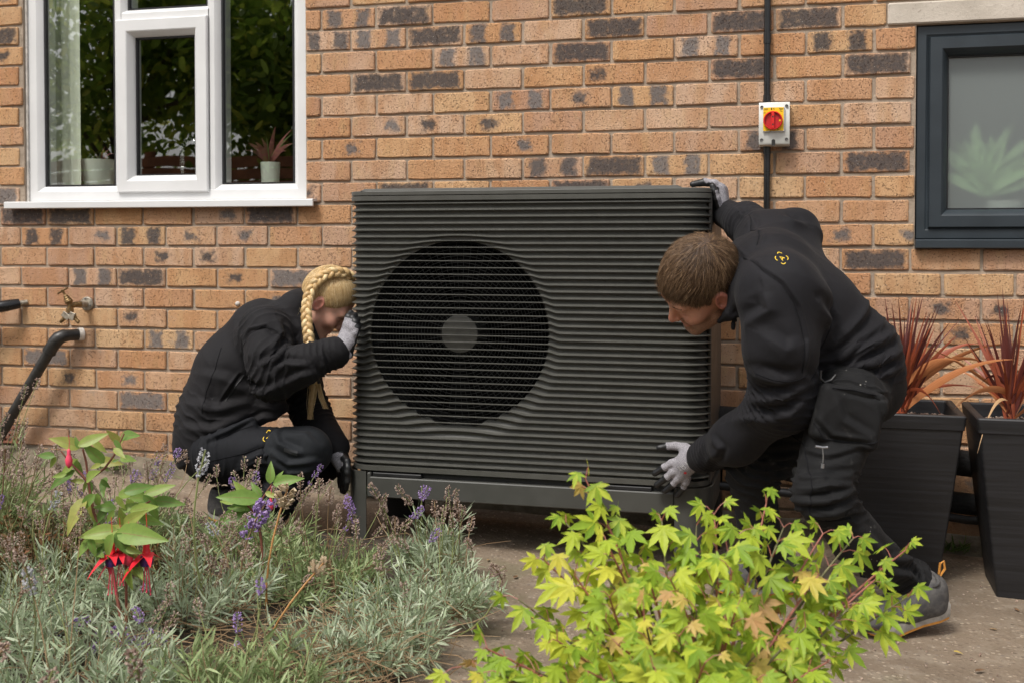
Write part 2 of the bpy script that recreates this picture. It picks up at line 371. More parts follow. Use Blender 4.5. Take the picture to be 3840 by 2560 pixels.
def window_white():
    wdw=MB().box((-3.188,.16,1.092),(-1.916,.17,1.098)).build('window',M_upvc,house); tag(wdw,'white three-light window frame with one casement')
    x0,x1,z0,z1=-3.189,-1.914,1.097,2.44
    mb=MB(); frame_mb(mb,x0,x1,z0,z1,[(0,.12),(0,.031),(.003,.028),(.040,.028),(.044,.030),(.062,.048),(.066,.060),(.066,.12)])
    for (a,b_) in((-2.790,-2.722),(-2.362,-2.295)):
        mb.grid([[(a,y,1.163-.02+.0) if False else (a+i,y,1.14),(a+i,y,2.40)] for i,y in [(0,.12),(0,.060),(.004,.049),(.020,.031),(.024,.0285),(b_-a-.024,.0285),(b_-a-.020,.031),(b_-a-.004,.049),(b_-a,.060),(b_-a,.12)]][::-1])
    ys=[(0,.12),(0,.060),(.004,.049),(.016,.0312),(.020,.0292),(.050,.0292),(.054,.0312),(.066,.049),(.070,.06),(.070,.12)]
    mb.grid([[(-2.74,y,1.815+i),(-2.345,y,1.815+i)] for i,y in ys])
    mb.build('frame',M_upvc,wdw,smooth=25)
    mb=MB(); frame_mb(mb,-2.760,-2.344,1.131,1.838,[(0,.030),(0,.017),(.004,.013),(.046,.013),(.050,.015),(.066,.036),(.070,.048),(.070,.09)]); mb.build('casement',M_upvc,wdw,smooth=25)
    P=[(-3.124,-2.788,1.161,2.376),(-2.690,-2.414,1.201,1.768),(-2.724,-2.358,1.883,2.376),(-2.297,-1.979,1.161,2.376)]
    P[3]=(-2.297,-1.980,1.161,2.376)
    for (a,b_,c,d) in P:
        mb=MB(); frame_mb(mb,a,b_,c,d,[(-.004,.075),(-.002,.050),(.006,.0495),(.007,.066)]); mb.build('gasket',M_gask,wdw)
        mb=MB(); mb.add([(a-.003,.0625,c-.003),(b_+.003,.0625,c-.003),(b_+.003,.0625,d+.003),(a-.003,.0625,d+.003)],[(0,1,2,3)]); mb.build('pane',M_glass,wdw)
    mb=MB(); prof=[(.05,1.097),(-.035,1.0955),(-.040,1.092),(-.040,1.069),(-.036,1.066),(-.030,1.066),(-.030,1.086),(.05,1.088)]
    mb.grid([[(-3.262,y,z),(-1.862,y,z)] for y,z in prof]); mb.add([(-3.262,y,z) for y,z in prof],[tuple(range(8))[::-1]]); mb.add([(-1.862,y,z) for y,z in prof],[tuple(range(8))])
    mb.build('sill',M_upvc,wdw)
    mb=MB()
    for (xa,xb) in((-3.200,-3.187),(-1.9165,-1.906)):
        rows=[]
        for k in range(40):
            z=1.092+k*.034; j=rng.uniform(-.004,.004); rows.append([(xa+(j if xa<-2.5 else 0),.020,z),(xb+(0 if xa<-2.5 else j),.018,z),(xb+(0 if xa<-2.5 else j),.06,z)])
        mb.grid(rows)
    mb.build('sealant',M_cement,wdw)
def window_grey():
    wdw=MB().box((.36,.18,.93),(1.74,.19,.94)).build('window',M_grey,house); tag(wdw,'dark grey window frame with frosted pane')
    x0,x1,z0,z1=.355,1.74,.938,1.666
    mb=MB(); frame_mb(mb,x0,x1,z0,z1,[(0,.12),(0,.023),(.003,.020),(.030,.020),(.036,.024),(.044,.026),(.052,.05),(.052,.12)]); mb.build('frame',M_grey,wdw,smooth=25)
    mb=MB(); frame_mb(mb,.396,1.70,.977,1.626,[(0,.026),(0,.013),(.003,.009),(.040,.009),(.044,.012),(.058,.034),(.062,.044),(.062,.09)]); mb.build('casement',M_grey,wdw,smooth=25)
    mb=MB(); frame_mb(mb,.4575,1.639,1.0385,1.565,[(-.004,.075),(-.002,.050),(.005,.0495),(.006,.066)]); mb.build('gasket',M_gask,wdw)
    mb=MB(); mb.add([(.455,.0625,1.036),(1.641,.0625,1.036),(1.641,.0625,1.567),(.455,.0625,1.567)],[(0,1,2,3)]); mb.build('pane',M_frost,wdw)
    mb=MB(); prof=[(.06,.938),(-.028,.9365),(-.032,.933),(-.032,.909),(-.028,.906),(.05,.906)]
    mb.grid([[(.352,y,z),(1.75,y,z)] for y,z in prof]); mb.add([(.352,y,z) for y,z in prof],[tuple(range(6))[::-1]]); mb.build('sill',M_grey,wdw)
window_white(); window_grey()
# air brick low on the wall
M_terra=simple('terracotta',(.26,.11,.065),.85,0,.25,25,bump=.5,bscale=160,bdist=.002)
mb=MB(); ax0,ax1,az0,az1=-3.335,-3.222,.075,.150
mb.box((ax0,.0,az0),(ax1,.05,az1))
for i in range(5):
    xx=ax0+.008+i*.0215; mb.box((xx,-.010,az0+.004),(xx+.008,.0,az1-.004))
for i in range(4):
    zz=az0+.004+i*.0205; mb.box((ax0+.004,-.0095,zz),(ax1-.004,-.0005,zz+.008))
mb.build('air_brick',M_terra,house)
# rough foundation edge at the foot of the wall
rows=[]
for k in range(120):
    x=-5.6+k*8.8/119; g=GZ(x); a=mnoise.noise(Vector((x*3,0,0)))*.014; b_=mnoise.noise(Vector((x*5,3,0)))*.015
    rows.append([(x,.012,g+.062+a+b_),(x,-.020+a*.5,g+.058+a),(x,-.050+b_,g+.045+a),(x,-.065+b_,g+.03),(x,-.075+b_*1.3,g-.05)])
M_found=simple('weathered_concrete',(.20,.165,.12),.95,0,.35,14,bump=.9,bscale=70,bdist=.006,c2=(.10,.085,.055))
mb=MB(); mb.grid(rows); mb.build('foundation',M_found,house,smooth=180)
# ================================================================ rooms behind the windows
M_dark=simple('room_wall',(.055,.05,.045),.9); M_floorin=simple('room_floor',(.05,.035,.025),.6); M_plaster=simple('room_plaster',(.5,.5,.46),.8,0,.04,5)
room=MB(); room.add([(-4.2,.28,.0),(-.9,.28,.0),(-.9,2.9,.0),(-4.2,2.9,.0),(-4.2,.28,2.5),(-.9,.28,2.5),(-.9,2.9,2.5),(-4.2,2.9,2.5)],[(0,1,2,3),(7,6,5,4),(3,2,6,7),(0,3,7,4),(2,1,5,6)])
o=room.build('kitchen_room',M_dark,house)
mb=MB(); mb.bbox((-3.19,.13,1.10),(-1.915,.42,1.135),.004); mb.build('inner_sill',M_plaster,house)
mb=MB(); mb.add([(-.2,.28,.0),(2.4,.28,.0),(2.4,2.3,.0),(-.2,2.3,.0),(-.2,.28,2.5),(2.4,.28,2.5),(2.4,2.3,2.5),(-.2,2.3,2.5)],[(0,1,2,3),(7,6,5,4),(3,2,6,7),(0,3,7,4),(2,1,5,6)])
mb.build('bathroom_room',M_plaster,house); mb=MB(); mb.bbox((.36,.13,.93),(1.73,.30,.96),.004); mb.build('inner_sill',M_plaster,house)
# ================================================================ ground
def ground_mat():
    m=NT('old_concrete'); p=m.pos(); n1=m.noise(1.3,p,5,.6); n2=m.noise(14,p,5,.65); n3=m.noise(140,p,4,.7)
    ag=m.vor(62,p); agc=m.vor(62,p,out=1)
    c=m.mix(m.sm(n1,.35,.65),(.17,.128,.090),(.27,.21,.152)); c=m.mix(m.math('MULTIPLY',m.sm(n2,.45,.7),.55),c,(.30,.25,.19))
    ac=m.n('ShaderNodeSeparateColor'); m.l(agc,ac.inputs[0])
    st=m.ramp(ac.outputs[0],[(0,(.10,.075,.058)),(.4,(.27,.20,.14)),(.75,(.46,.38,.29)),(1,(.14,.11,.095))])
    c=m.mix(m.math('MULTIPLY',m.sm(ag,.40,.25),m.math('MULTIPLY',m.sm(n2,.38,.55),.75)),c,st)
    c=m.mix(m.math('MULTIPLY',m.sm(n3,.58,.70),.65),c,(.06,.048,.038))
    c=m.mix(m.math('MULTIPLY',m.sm(m.noise(3.1,p,4),.58,.72),.35),c,(.12,.12,.055))
    cr=m.sm(m.vor(1.1,m.vmath('ADD',p,m.vmath('MULTIPLY',m.noise(4,p,4,out=1),(.25,.25,.25))),'DISTANCE_TO_EDGE'),.010,.003)
    c=m.mix(m.math('MULTIPLY',cr,.0),c,(.03,.025,.02))
    h=m.math('ADD',m.math('MULTIPLY',n3,.6),m.math('MULTIPLY',m.sm(ag,.5,.1),.5))
    m.set(Base_Color=c,Roughness=.9,Normal=m.bump(h,.8,.004)); m.p.inputs['Specular IOR Level'].default_value=.3; return m.m
M_ground=ground_mat()
xs=[-160,-60,-20]+list(np.linspace(-6,4,61))+[20,60,160]; ysn=[-300,-100,-30,-12]+list(np.linspace(-5,.3,54))
rows=[]
for y in ysn:
    r=[]
    for x in xs:
        g=GZ(max(-7,min(5,x)))+mnoise.noise(Vector((x*1.7,y*1.7,0)))*.006+mnoise.noise(Vector((x*6,y*6,4)))*.0015
        r.append((x,y,g))
    rows.append(r)
mb=MB(); mb.grid(rows); g_=mb.build('ground',M_ground,smooth=180); tag(g_,kind='structure')

# ================================================================ heat pump
M_pump=simple('powder_coat_grey',(.068,.067,.059),.42,0,.05,20,bump=.35,bscale=900,bdist=.0003)
M_pside=simple('side_panel_grey',(.056,.049,.042),.5,0,.06,12,bump=.3,bscale=900,bdist=.0003)
M_black=simple('black_plastic',(.010,.010,.011),.45,0,.2,20); M_coil=simple('coil_fins',(.004,.004,.004),.9,spec=.05)
XL,XR,YF,YB=-1.468,-.285,-.66,-.195
pump=thing('heat_pump','large dark grey heat pump with louvred front and round fan grille','heat pump',((XL+XR)/2,-.43,.18))
FX,FZ,FR=-1.083,.634,.299
PI=.0160      # panel inset behind slat tips
def plan_path(inset,back):
    """front path in plan: left return, left corner arc, front, right corner arc, right return -> (x,y,nx,ny)"""
    r=.080; pts=[]
    for t in np.linspace(0,1,3)[:-1]: pts.append((XL,back+(YF+r-back)*t,-1,0))
    for k in range(9):
        a=math.pi+ (math.pi/2)*k/8; pts.append((XL+r+r*math.cos(a),YF+r+r*math.sin(a),math.cos(a),math.sin(a)))
    xs=sorted(set(list(np.linspace(XL+r,FX+FR+.08,130)[1:])+list(np.linspace(FX+FR+.08,XR-r,10)[:-1])))
    for x in xs: pts.append((x,YF,0,-1))
    for k in range(9):
        a=1.5*math.pi+(math.pi/2)*k/8; pts.append((XR-r+r*math.cos(a),YF+r+r*math.sin(a),math.cos(a),math.sin(a)))
    pts.append((XR,back,1,0))
    return [(x-nx*inset,y-ny*inset,nx,ny) for x,y,nx,ny in pts]
def sstep(a,b,x): t=min(1,max(0,(x-a)/(b-a))); return t*t*(3-2*t)
NS=40; Z_TOP,Z_BOT=1.0515,.2115; PITCH=(Z_TOP-Z_BOT)/(NS-1)
path=plan_path(PI,-.585)
PROF=[(0,.0155),(.0022,.0105),(.0056,.0062),(.0100,.0032),(.0136,.0019),(.0154,.0013),(.0158,0),(.0152,-.0013),(.0136,-.0020),(.0005,-.0056)]
BAR=[(.0060,.0018),(.0072,.0018),(.0085,.0018),(.0110,.0018),(.0136,.0018),(.0154,.0013),(.0158,0),(.0152,-.0013),(.0136,-.0020),(.0060,-.0020)]
for s in range(NS):
    z0=Z_TOP-s*PITCH; rows=[]
    for i,(x,y,nx,ny) in enumerate(path):
        d=math.hypot(x-FX,z0+.006-FZ); front=(ny<-.99)
        sh=.0100*(1-sstep(FR-.004,FR+.040,d)) if front else 0
        w_=(1-sstep(FR-.002,FR+.005,d)) if front else 0
        end=min(1,1*(len(path)-1-i)/1.0); end=1 if end>=1 else .15
        if i==0: end=.15
        r=[]
        for (o1,h1),(o2,h2) in zip(PROF,BAR):
            o_=(o1+(o2-o1)*w_)*end; h_=h1+(h2-h1)*w_; r.append((x+nx*o_,y+ny*o_,z0+h_+sh))
        rows.append(r)
    mb=MB(); mb.grid(rows); mb.build('slat',M_pump,pump,smooth=50)
# panel behind the slats, with the round opening
def ring_panel():
    mb=MB(); seg=96; y=YF+PI-.0008
    inner=[(FX+FR*math.cos(2*math.pi*k/seg),y,FZ+FR*math.sin(2*math.pi*k/seg)) for k in range(seg)]
    def to_rect(a):
        x0,x1,z0,z1=XL+.082-FX,XR-.082-FX,.19-FZ,1.066-FZ; c,s_=math.cos(a),math.sin(a)
        t=min((x1/c) if c>1e-6 else ((x0/c) if c<-1e-6 else 1e9),(z1/s_) if s_>1e-6 else ((z0/s_) if s_<-1e-6 else 1e9)); return (FX+c*t,y,FZ+s_*t)
    outer=[to_rect(2*math.pi*k/seg) for k in range(seg)]
    back=[(a,y+.03,c) for a,_,c in inner]
    mb.grid([back,inner,outer],0,True); return mb
ring_panel().build('front_panel',M_pump,pump,smooth=40)
def rrect(x0,x1,y0,y1,r,n=7):
    P=[]
    for (cx,cy,a0) in((x1-r,y1-r,0),(x0+r,y1-r,90),(x0+r,y0+r,180),(x1-r,y0+r,270)):
        for k in range(n+1):
            a=R(a0+90*k/n); P.append((cx+r*math.cos(a),cy+r*math.sin(a)))
    return P
def extr(mb,levels,cap=True,mi=0):
    # levels: (plan outline, z)
    rows=[[(x,y,z) for x,y in P] for P,z in levels]; mb.grid(rows,mi,True)
    n=len(rows[0]); 
    if cap: mb.add(rows[-1],[tuple(range(n))],mi); mb.add(rows[0],[tuple(range(n))[::-1]],mi)
# casing core (sides and back) behind the louvres
mb=MB()
side=[(XL+PI+.001,-.60),(XL+PI+.001,YB),(XR-PI-.001,YB),(XR-PI-.001,-.60)]
mb.grid([[(x,y,.19) for x,y in side],[(x,y,1.066) for x,y in side]]); mb.build('casing',M_pside,pump)
mb=MB(); xs_=XR-.0012
mb.bbox((xs_-.012,-.598,.188),(xs_,YB,1.064),.003); mb.build('side_panel',M_pside,pump)
# lid
mb=MB(); o0=rrect(XL+.004,XR-.004,YF+.004,YB-.004,.078); o1=rrect(XL,XR,YF,YB,.080); o2=rrect(XL+.003,XR-.003,YF+.003,YB-.003,.078)
extr(mb,[(o0,1.0605),(o1,1.0620),(o1,1.0765),(rrect(XL+.003,XR-.003,YF+.003,YB-.003,.078),1.0772)]); mb.build('top_band',M_pump,pump,smooth=35)
mb=MB(); t1=rrect(XL+.055,XR-.085,YF+.002,YB-.002,.004); t2=rrect(XL+.067,XR-.100,YF+.010,YB-.010,.004)
extr(mb,[(o2,1.0785),(o1,1.0795),(o1,1.0905),(rrect(XL+.0015,XR-.0015,YF+.0015,YB-.0015,.079),1.0925),(rrect(XL+.004,XR-.004,YF+.004,YB-.004,.076),1.0930)])
extr(mb,[(t1,1.0931),(t2,1.1005)]); mb.build('lid',M_pump,pump,smooth=30)
# bottom skirt
mb=MB(); b1=rrect(XL+.003,XR-.003,YF+.003,YB-.003,.078); b2=rrect(XL+.010,XR-.010,YF+.010,YB-.010,.072)
extr(mb,[(b2,.1835),(b1,.1855),(b1,.2005),(b2,.203)]); mb.build('base_band',M_pump,pump,smooth=35)
# fan: shroud, guard, hub badge, blades, coil
mb=MB(); seg=64
pr=[(FR+.002,-.030),(FR-.004,0),(FR-.010,.05),(FR-.012,.12)]
mb.grid([[(FX+r*math.cos(2*math.pi*k/seg),YF+PI+.03+h,FZ+r*math.sin(2*math.pi*k/seg)) for k in range(seg)] for r,h in pr],0,True); mb.build('fan_shroud',M_black,pump,smooth=60)
mb=MB(); gy=YF+PI+.016
for k in range(22):
    r=.066+k*.0108; n=max(40,int(r*420)); mb.tube([(FX+r*math.cos(2*math.pi*i/n),gy,FZ+r*math.sin(2*math.pi*i/n)) for i in range(n)],.00105,4,closed=True)
for k in range(72):
    a=2*math.pi*k/72; lo=.060 if k%2==0 else .15; tw=.16
    mb.tube([(FX+r*math.cos(a+tw*(r-.06)),gy-.002,FZ+r*math.sin(a+tw*(r-.06))) for r in np.linspace(lo,FR,5)],.0011,4)
mb.build('fan_guard',simple('guard_grey',(.017,.017,.016),.6),pump)
mb=MB(); mb.lathe([(.001,-.004),(.055,-.004),(.0605,-.0015),(.061,.004)],(FX,gy-.003,FZ),(0,1,0),48); mb.build('hub_badge',simple('hub_grey',(.085,.083,.074),.5),pump,smooth=40)
fan=MB(); fan.lathe([(.001,-.02),(.05,-.02),(.062,0),(.062,.05)],(FX,YF+.10,FZ),(0,1,0),32)
fan=fan.build('fan',M_black,pump,smooth=40)
M_blade=simple('fan_blade_grey',(.004,.004,.004),.9,spec=.08)
for b in range(3):
    rows=[]
    for r in np.linspace(.055,FR-.02,10):
        t=(r-.055)/(FR-.075); wd=.55+.30*t; sk=.35*t*t; row=[]
        for u in np.linspace(-1,1,9):
            a=b*2*math.pi/3-1.35+sk+u*wd; row.append((FX+r*math.cos(a),YF+.105-u*.030+(.008*u*u),FZ+r*math.sin(a)))
        rows.append(row)
    mb=MB(); mb.grid(rows); mb.build('blade',M_blade,fan,smooth=180)
mb=MB(); mb.box((FX-FR-.05,YF+.19,FZ-FR-.05),(FX+FR+.05,YF+.20,FZ+FR+.05))
for k in range(60):
    x=FX-FR+k*(2*FR/59); mb.box((x-.0006,YF+.18,FZ-FR),(x+.0006,YF+.19,FZ+FR))
mb.build('coil',M_coil,pump)
# ================================================================ stand
M_stand=simple('stand_grey',(.054,.054,.048),.45,0,.05,20,bump=.3,bscale=900,bdist=.0003)
stand=thing('heat_pump_stand','grey metal floor stand with rounded corner legs under the heat pump','stand',((XL+XR)/2,-.43,-.07))
def corner_leg(xa,xb,left,ztop):
    # curved sheet: front face, quarter round corner, side face
    r=.080; y0=YF-.006; P=[]
    if left:
        P=[(xb,y0),(xa+r,y0)]+[(xa+r-r*math.sin(R(a)),y0+r-r*math.cos(R(a))) for a in range(10,90,10)]+[(xa,y0+r),(xa,y0+.12)]
    else:
        P=[(xa,y0),(xb-r,y0)]+[(xb-r+r*math.sin(R(a)),y0+r-r*math.cos(R(a))) for a in range(10,90,10)]+[(xb,y0+r),(xb,y0+.12)]
    th=.004; mb=MB()
    cx=sum(p[0] for p in P)/len(P)
    Q=[]
    for i,p in enumerate(P):
        a=P[max(0,i-1)]; b=P[min(len(P)-1,i+1)]; t=Vector((b[0]-a[0],b[1]-a[1],0)).normalized(); n=Vector((-t.y,t.x,0)); 
        if (n.x*((xb if left else xa)-p[0])+n.y*(y0+.12-p[1]))<0: n=-n
        Q.append((p[0]+n.x*th,p[1]+n.y*th))
    loop=P+Q[::-1]; g=GZ((xa+xb)/2)-.004
    rows=[[(x,y,z) for x,y in loop] for z in (g,g+.05,ztop-.002,ztop)]
    mb.grid(rows,0,True); n=len(P); top=len(rows)-1
    F=[(i,i+1,2*n-2-i,2*n-1-i) for i in range(n-1)]; mb.add(rows[-1],F)
    return mb
corner_leg(-1.474,-1.392,True,.1825).build('leg',M_stand,stand,smooth=40)
corner_leg(-.3895,-.279,False,.1825).build('leg',M_stand,stand,smooth=40)
mb=MB(); mb.bbox((-1.390,YF-.004,.099),(-.3915,YF+.05,.1655),.003); mb.bbox((-1.390,YF-.004,.160),(-1.377,YF+.05,.1790),.003); mb.build('front_rail',M_stand,stand)
mb=MB(); mb.box((-1.395,YF+.02,.150),(-.395,YF+.30,.1825)); mb.bbox((-1.372,YF+.002,.1658),(-1.205,YF+.03,.1785),.002); mb.bbox((-.62,YF+.002,.1658),(-.46,YF+.03,.1785),.002); mb.build('tray',M_black,stand)
for xa,xb in((-1.463,-1.449),(-.293,-.279)):
    mb=MB(); mb.bbox((xa,YF+.116,.10),(xb,YB+.0,.180),.003); mb.build('side_rail',M_stand,stand)
for xa,xb in((-1.463,-1.350),(-.392,-.279)):
    mb=MB(); mb.bbox((xa,YB-.10,GZ(xa)-.01),(xb,YB,.1795),.004); mb.build('rear_leg',M_black,stand)
# ================================================================ insulated pipework behind the pump
M_foam=simple('pipe_foam',(.014,.014,.014),.9,0,.3,60,bump=.8,bscale=150,bdist=.003)
def pipe(name,label,cat,pts,r,mat,seg=14,group=None):
    mb=MB(); mb.tube(pts,r,seg); o=mb.build(name,mat,smooth=50); return tag(o,label,cat,group)
pipe('insulated_pipe','thick black foam insulated pipe leaving the rear of the heat pump, upper one','pipe',[(-.30,-.24,.335),(-.20,-.225,.33),(-.05,-.20,.30),(.08,-.18,.27),(.2,-.16,.235),(.6,-.12,.19),(1.4,-.1,.12)],.043,M_foam)
pipe('insulated_pipe','black foam insulated pipe running low behind the planters, lower one','pipe',[(-.30,-.24,.20),(-.1,-.22,.175),(.2,-.17,.10),(.6,-.13,.06),(1.4,-.1,.03)],.036,M_foam)
pipe('water_pipe','thin black pipe low along the wall behind the planters','pipe',[(-.29,-.30,.12),(.1,-.24,.085),(.5,-.2,.03),(1.4,-.16,.0)],.014,M_black)

# ================================================================ conduit and isolator switch
M_cond=simple('black_conduit',(.012,.012,.013),.28,0,.2,15)
cnd=thing('cable_conduit','black round cable conduit fixed vertically up the brick wall','conduit',(-.144,-.02,1.0))
def tubeobj(name,pts,r,mat,parent,seg=14,smooth=50):
    mb=MB(); mb.tube(pts,r,seg); return mb.build(name,mat,parent,smooth=smooth)
tubeobj('upper_pipe',[(-.144,-.016,1.40),(-.144,-.016,2.6)],.0115,M_cond,cnd)
tubeobj('lower_pipe',[(-.142,-.016,.16),(-.143,-.016,1.28)],.0115,M_cond,cnd)
for z in(1.425,1.64,1.255): tubeobj('coupling',[(-.144,-.016,z-.018),(-.144,-.016,z+.018)],.0138,M_cond,cnd)
M_abs=simple('grey_white_abs',(.60,.60,.565),.45,0,.04,30); M_yel=simple('yellow_label',(.80,.50,.006),.4,0,.03,30); M_red=simple('red_plastic',(.62,.018,.014),.35,0,.05,30); M_redd=simple('red_plastic_recess',(.45,.010,.014),.4,0,.05,30)
M_ink=simple('black_print',(.015,.014,.012),.6); M_screw=simple('screw_steel',(.16,.155,.15),.4,.8)
iso=thing('isolator_switch','pale grey isolator switch box with red rotary knob on yellow plate','switch',(-.118,0,1.262))
ix0,ix1,iz0,iz1=-.170,-.066,1.262,1.414; ixc=(ix0+ix1)/2
mb=MB(); mb.bbox((ix0,-.042,iz0),(ix1,-.001,iz1),.003); mb.build('back_box',M_abs,iso)
rows=[]
for u in np.linspace(0,1,9):
    x=ix0+(ix1-ix0)*u; y=-.058-.006*math.sin(math.pi*u)
    rows.append([(x,-.042,iz0+.002),(x,y+.004,iz0+.004),(x,y,iz0+.010),(x,y,iz1-.008),(x,y+.004,iz1-.002),(x,-.042,iz1-.002)])
mb=MB(); mb.grid(rows); n=len(rows[0]); mb.add(rows[0],[tuple(range(n))]); mb.add(rows[-1],[tuple(range(n))[::-1]]); mb.build('cover',M_abs,iso,smooth=35)
px0,px1,pz0,pz1=-.1545,-.0855,1.312,1.393
mb=MB(); mb.bbox((px0-.001,-.0715,pz0-.003),(px1+.003,-.058,pz1+.001),.0015); mb.build('plate_rim',simple('plate_rim_grey',(.5,.51,.53),.4),iso)
mb=MB(); mb.bbox((px0,-.0725,pz0),(px1,-.0705,pz1),.0004); mb.build('yellow_plate',M_yel,iso)
kx,kz=-.1215,1.347; kn=MB(); kn.lathe([(.031,0),(.0325,-.004),(.0325,-.012),(.0305,-.0145),(.0285,-.0145),(.0275,-.006),(.001,-.006)],(kx,-.0725,kz),(0,1,0),40); knob=kn.build('knob',M_red,iso,smooth=35)
mb=MB(); mb.lathe([(.0272,-.0064),(.001,-.0064)],(kx,-.0725,kz),(0,1,0),40,caps=False); mb.build('knob_recess',M_redd,knob)
mb=MB(); mb.bbox((kx-.0050,-.0725-.0155,kz-.0275),(kx+.0050,-.0725-.006,kz+.0275),.0012); mb.build('knob_grip',M_red,knob)
mb=MB()
for dz in(-.014,.0125): mb.box((kx-.0026,-.0725-.0160,kz+dz-.0026),(kx+.0026,-.0725-.0156,kz+dz+.0026))
mb.build('lock_hole',M_ink,knob)
mb=MB(); mb.box((kx+.0205,-.0725-.0072,kz-.003),(kx+.0265,-.0725-.0068,kz+.003)); mb.build('mark',M_yel,knob)
for (x,z) in((ix0+.010,iz1-.018),(ix1-.010,iz1-.016),(ix0+.010,iz0+.020),(ix1-.010,iz0+.021)):
    mb=MB(); mb.lathe([(.001,-.0005),(.0032,-.0005),(.0055,-.0025),(.0055,.003)],(x,-.0605,z),(0,1,0),16); mb.build('screw',M_screw,iso,smooth=30)
mb=MB(); pts=[(ixc-.002-.006,iz0-.0005)]+[(ixc-.002+.006*math.cos(R(a)),iz0+.016+.006*math.sin(R(a))) for a in range(180,-1,-20)]+[(ixc-.002+.006,iz0-.0005)]
mb.add([(x,-.0645,z) for x,z in pts],[tuple(range(len(pts)))]); mb.build('cable_slot',M_ink,iso)
def text(name,body,size,loc,rot,mat,parent,align='CENTER',ext=.0001):
    c=bpy.data.curves.new(name,'FONT'); c.body=body; c.size=size; c.align_x=align; c.align_y='CENTER'; c.extrude=ext
    t=bpy.data.objects.new(name,c); col.objects.link(t)
    me=bpy.data.meshes.new_from_object(t.evaluated_get(bpy.context.evaluated_depsgraph_get())); col.objects.unlink(t); bpy.data.objects.remove(t)
    me.materials.clear(); me.materials.append(mat)
    o=bpy.data.objects.new(name,me); link(o,parent,Matrix.Translation(loc)@rot); return o
RX=Matrix.Rotation(R(90),4,'X')
text('lettering','ON',.006,(-.0945,-.0728,1.379),Matrix.Rotation(R(28),4,'Y')@RX,M_ink,iso)
text('lettering','OFF',.005,(-.104,-.0728,1.3155),Matrix.Rotation(R(-14),4,'Y')@RX,M_ink,iso)
text('lettering','CE',.0062,(-.1495,-.0728,1.374),RX,M_ink,iso)
text('lettering','X',.009,(-.1195,-.0728,1.3875),RX,M_ink,iso)
mb=MB()
for (x,z,wd) in((-.1515,1.3885,.013),(-.1515,1.385,.013),(-.1015,1.3885,.014),(-.0995,1.385,.011)): mb.box((x,-.0728,z-.0008),(x+wd,-.0724,z+.0008))
mb.box((-.1285,-.0728,1.3835),(-.1250,-.0724,1.3915)); mb.build('print',M_ink,iso)
# ================================================================ outside tap
M_brass=simple('weathered_brass',(.24,.16,.075),.45,.75,.4,90,bump=.5,bscale=300,bdist=.001); M_galv=simple('grey_brass',(.35,.31,.25),.5,.6,.3,80,bump=.4,bscale=200,bdist=.001)
tap=thing('garden_tap','weathered brass garden tap with two hose outlets on the wall','tap',(-2.885,0,.66))
fx,fz=-2.893,.672
mb=MB(); mb.lathe([(.029,-.001),(.029,-.006),(.026,-.009),(.012,-.011),(.0115,-.035),(.014,-.036),(.014,-.050)],(fx,0,fz),(0,1,0),28); mb.build('wall_flange',M_galv,tap,smooth=30)
for a in(60,180,300):
    mb=MB(); mb.lathe([(.004,-.008),(.004,-.0115),(.001,-.0125)],(fx+.021*math.cos(R(a+40)),0,fz+.021*math.sin(R(a+40))),(0,1,0),10); mb.build('screw',M_screw,tap)
bx,by,bz=fx-.020,-.090,fz-.004
mb=MB(); mb.tube([(fx,-.045,fz),(fx-.008,-.065,fz),(bx,by,bz)],[.013,.012,.011],14); mb.tube([(bx,by,bz+.022),(bx,by,bz-.020)],.0105,14); mb.tube([(bx,by,bz-.010),(bx,by,bz-.026)],.0155,8)
mb.build('body',M_brass,tap,smooth=40)
d=Vector((-.35,-.30,.90)).normalized(); b0=Vector((bx,by,bz+.010))
mb=MB(); mb.lathe([(.0125,0),(.0165,.006),(.0165,.012),(.0145,.014),(.0150,.018),(.0125,.021),(.0125,.027),(.0095,.030),(.0090,.036),(.0045,.040),(.0045,.054),(.0065,.056),(.0065,.062),(.001,.063)],b0,d,16); mb.build('bonnet',M_brass,tap,smooth=35)
hc=b0+d*.058; hd=Vector((.86,-.2,.38)).normalized(); mb=MB(); mb.tube([hc-hd*.030,hc-hd*.012,hc,hc+hd*.012,hc+hd*.030],[.0042,.0036,.0055,.0036,.0042],10); mb.build('handle',M_brass,tap,smooth=40)
mb=MB(); yc=Vector((bx,by,bz-.026)); mb.bbox((bx-.026,by-.010,bz-.050),(bx+.026,by+.010,bz-.030),.004); mb.build('splitter',M_galv,tap)
for sx in(-1,1):
    e=Vector((sx*.72,-.1,-.69)).normalized(); s0=Vector((bx+sx*.018,by,bz-.044)); mb=MB()
    mb.lathe([(.0095,0),(.0095,.010),(.0070,.011),(.0070,.015),(.0080,.016),(.0068,.021),(.0080,.022),(.0068,.027),(.0080,.028),(.0066,.034),(.0045,.034),(.0045,.02)],s0,e,14); mb.build('outlet',M_brass,tap,smooth=30)
mb=MB(); mb.bbox((-.018,-.0135,-.012),(.018,-.010,.012),.002,M=Matrix.Translation((bx-.012,by,bz-.040))@Matrix.Rotation(R(35),4,'Y')); mb.build('valve_lever',M_galv,tap)
mb=MB(); mb.bbox((-.012,-.0135,-.016),(.012,-.010,.016),.002,M=Matrix.Translation((bx+.017,by,bz-.042))@Matrix.Rotation(R(20),4,'Y')); mb.build('valve_lever',M_galv,tap)
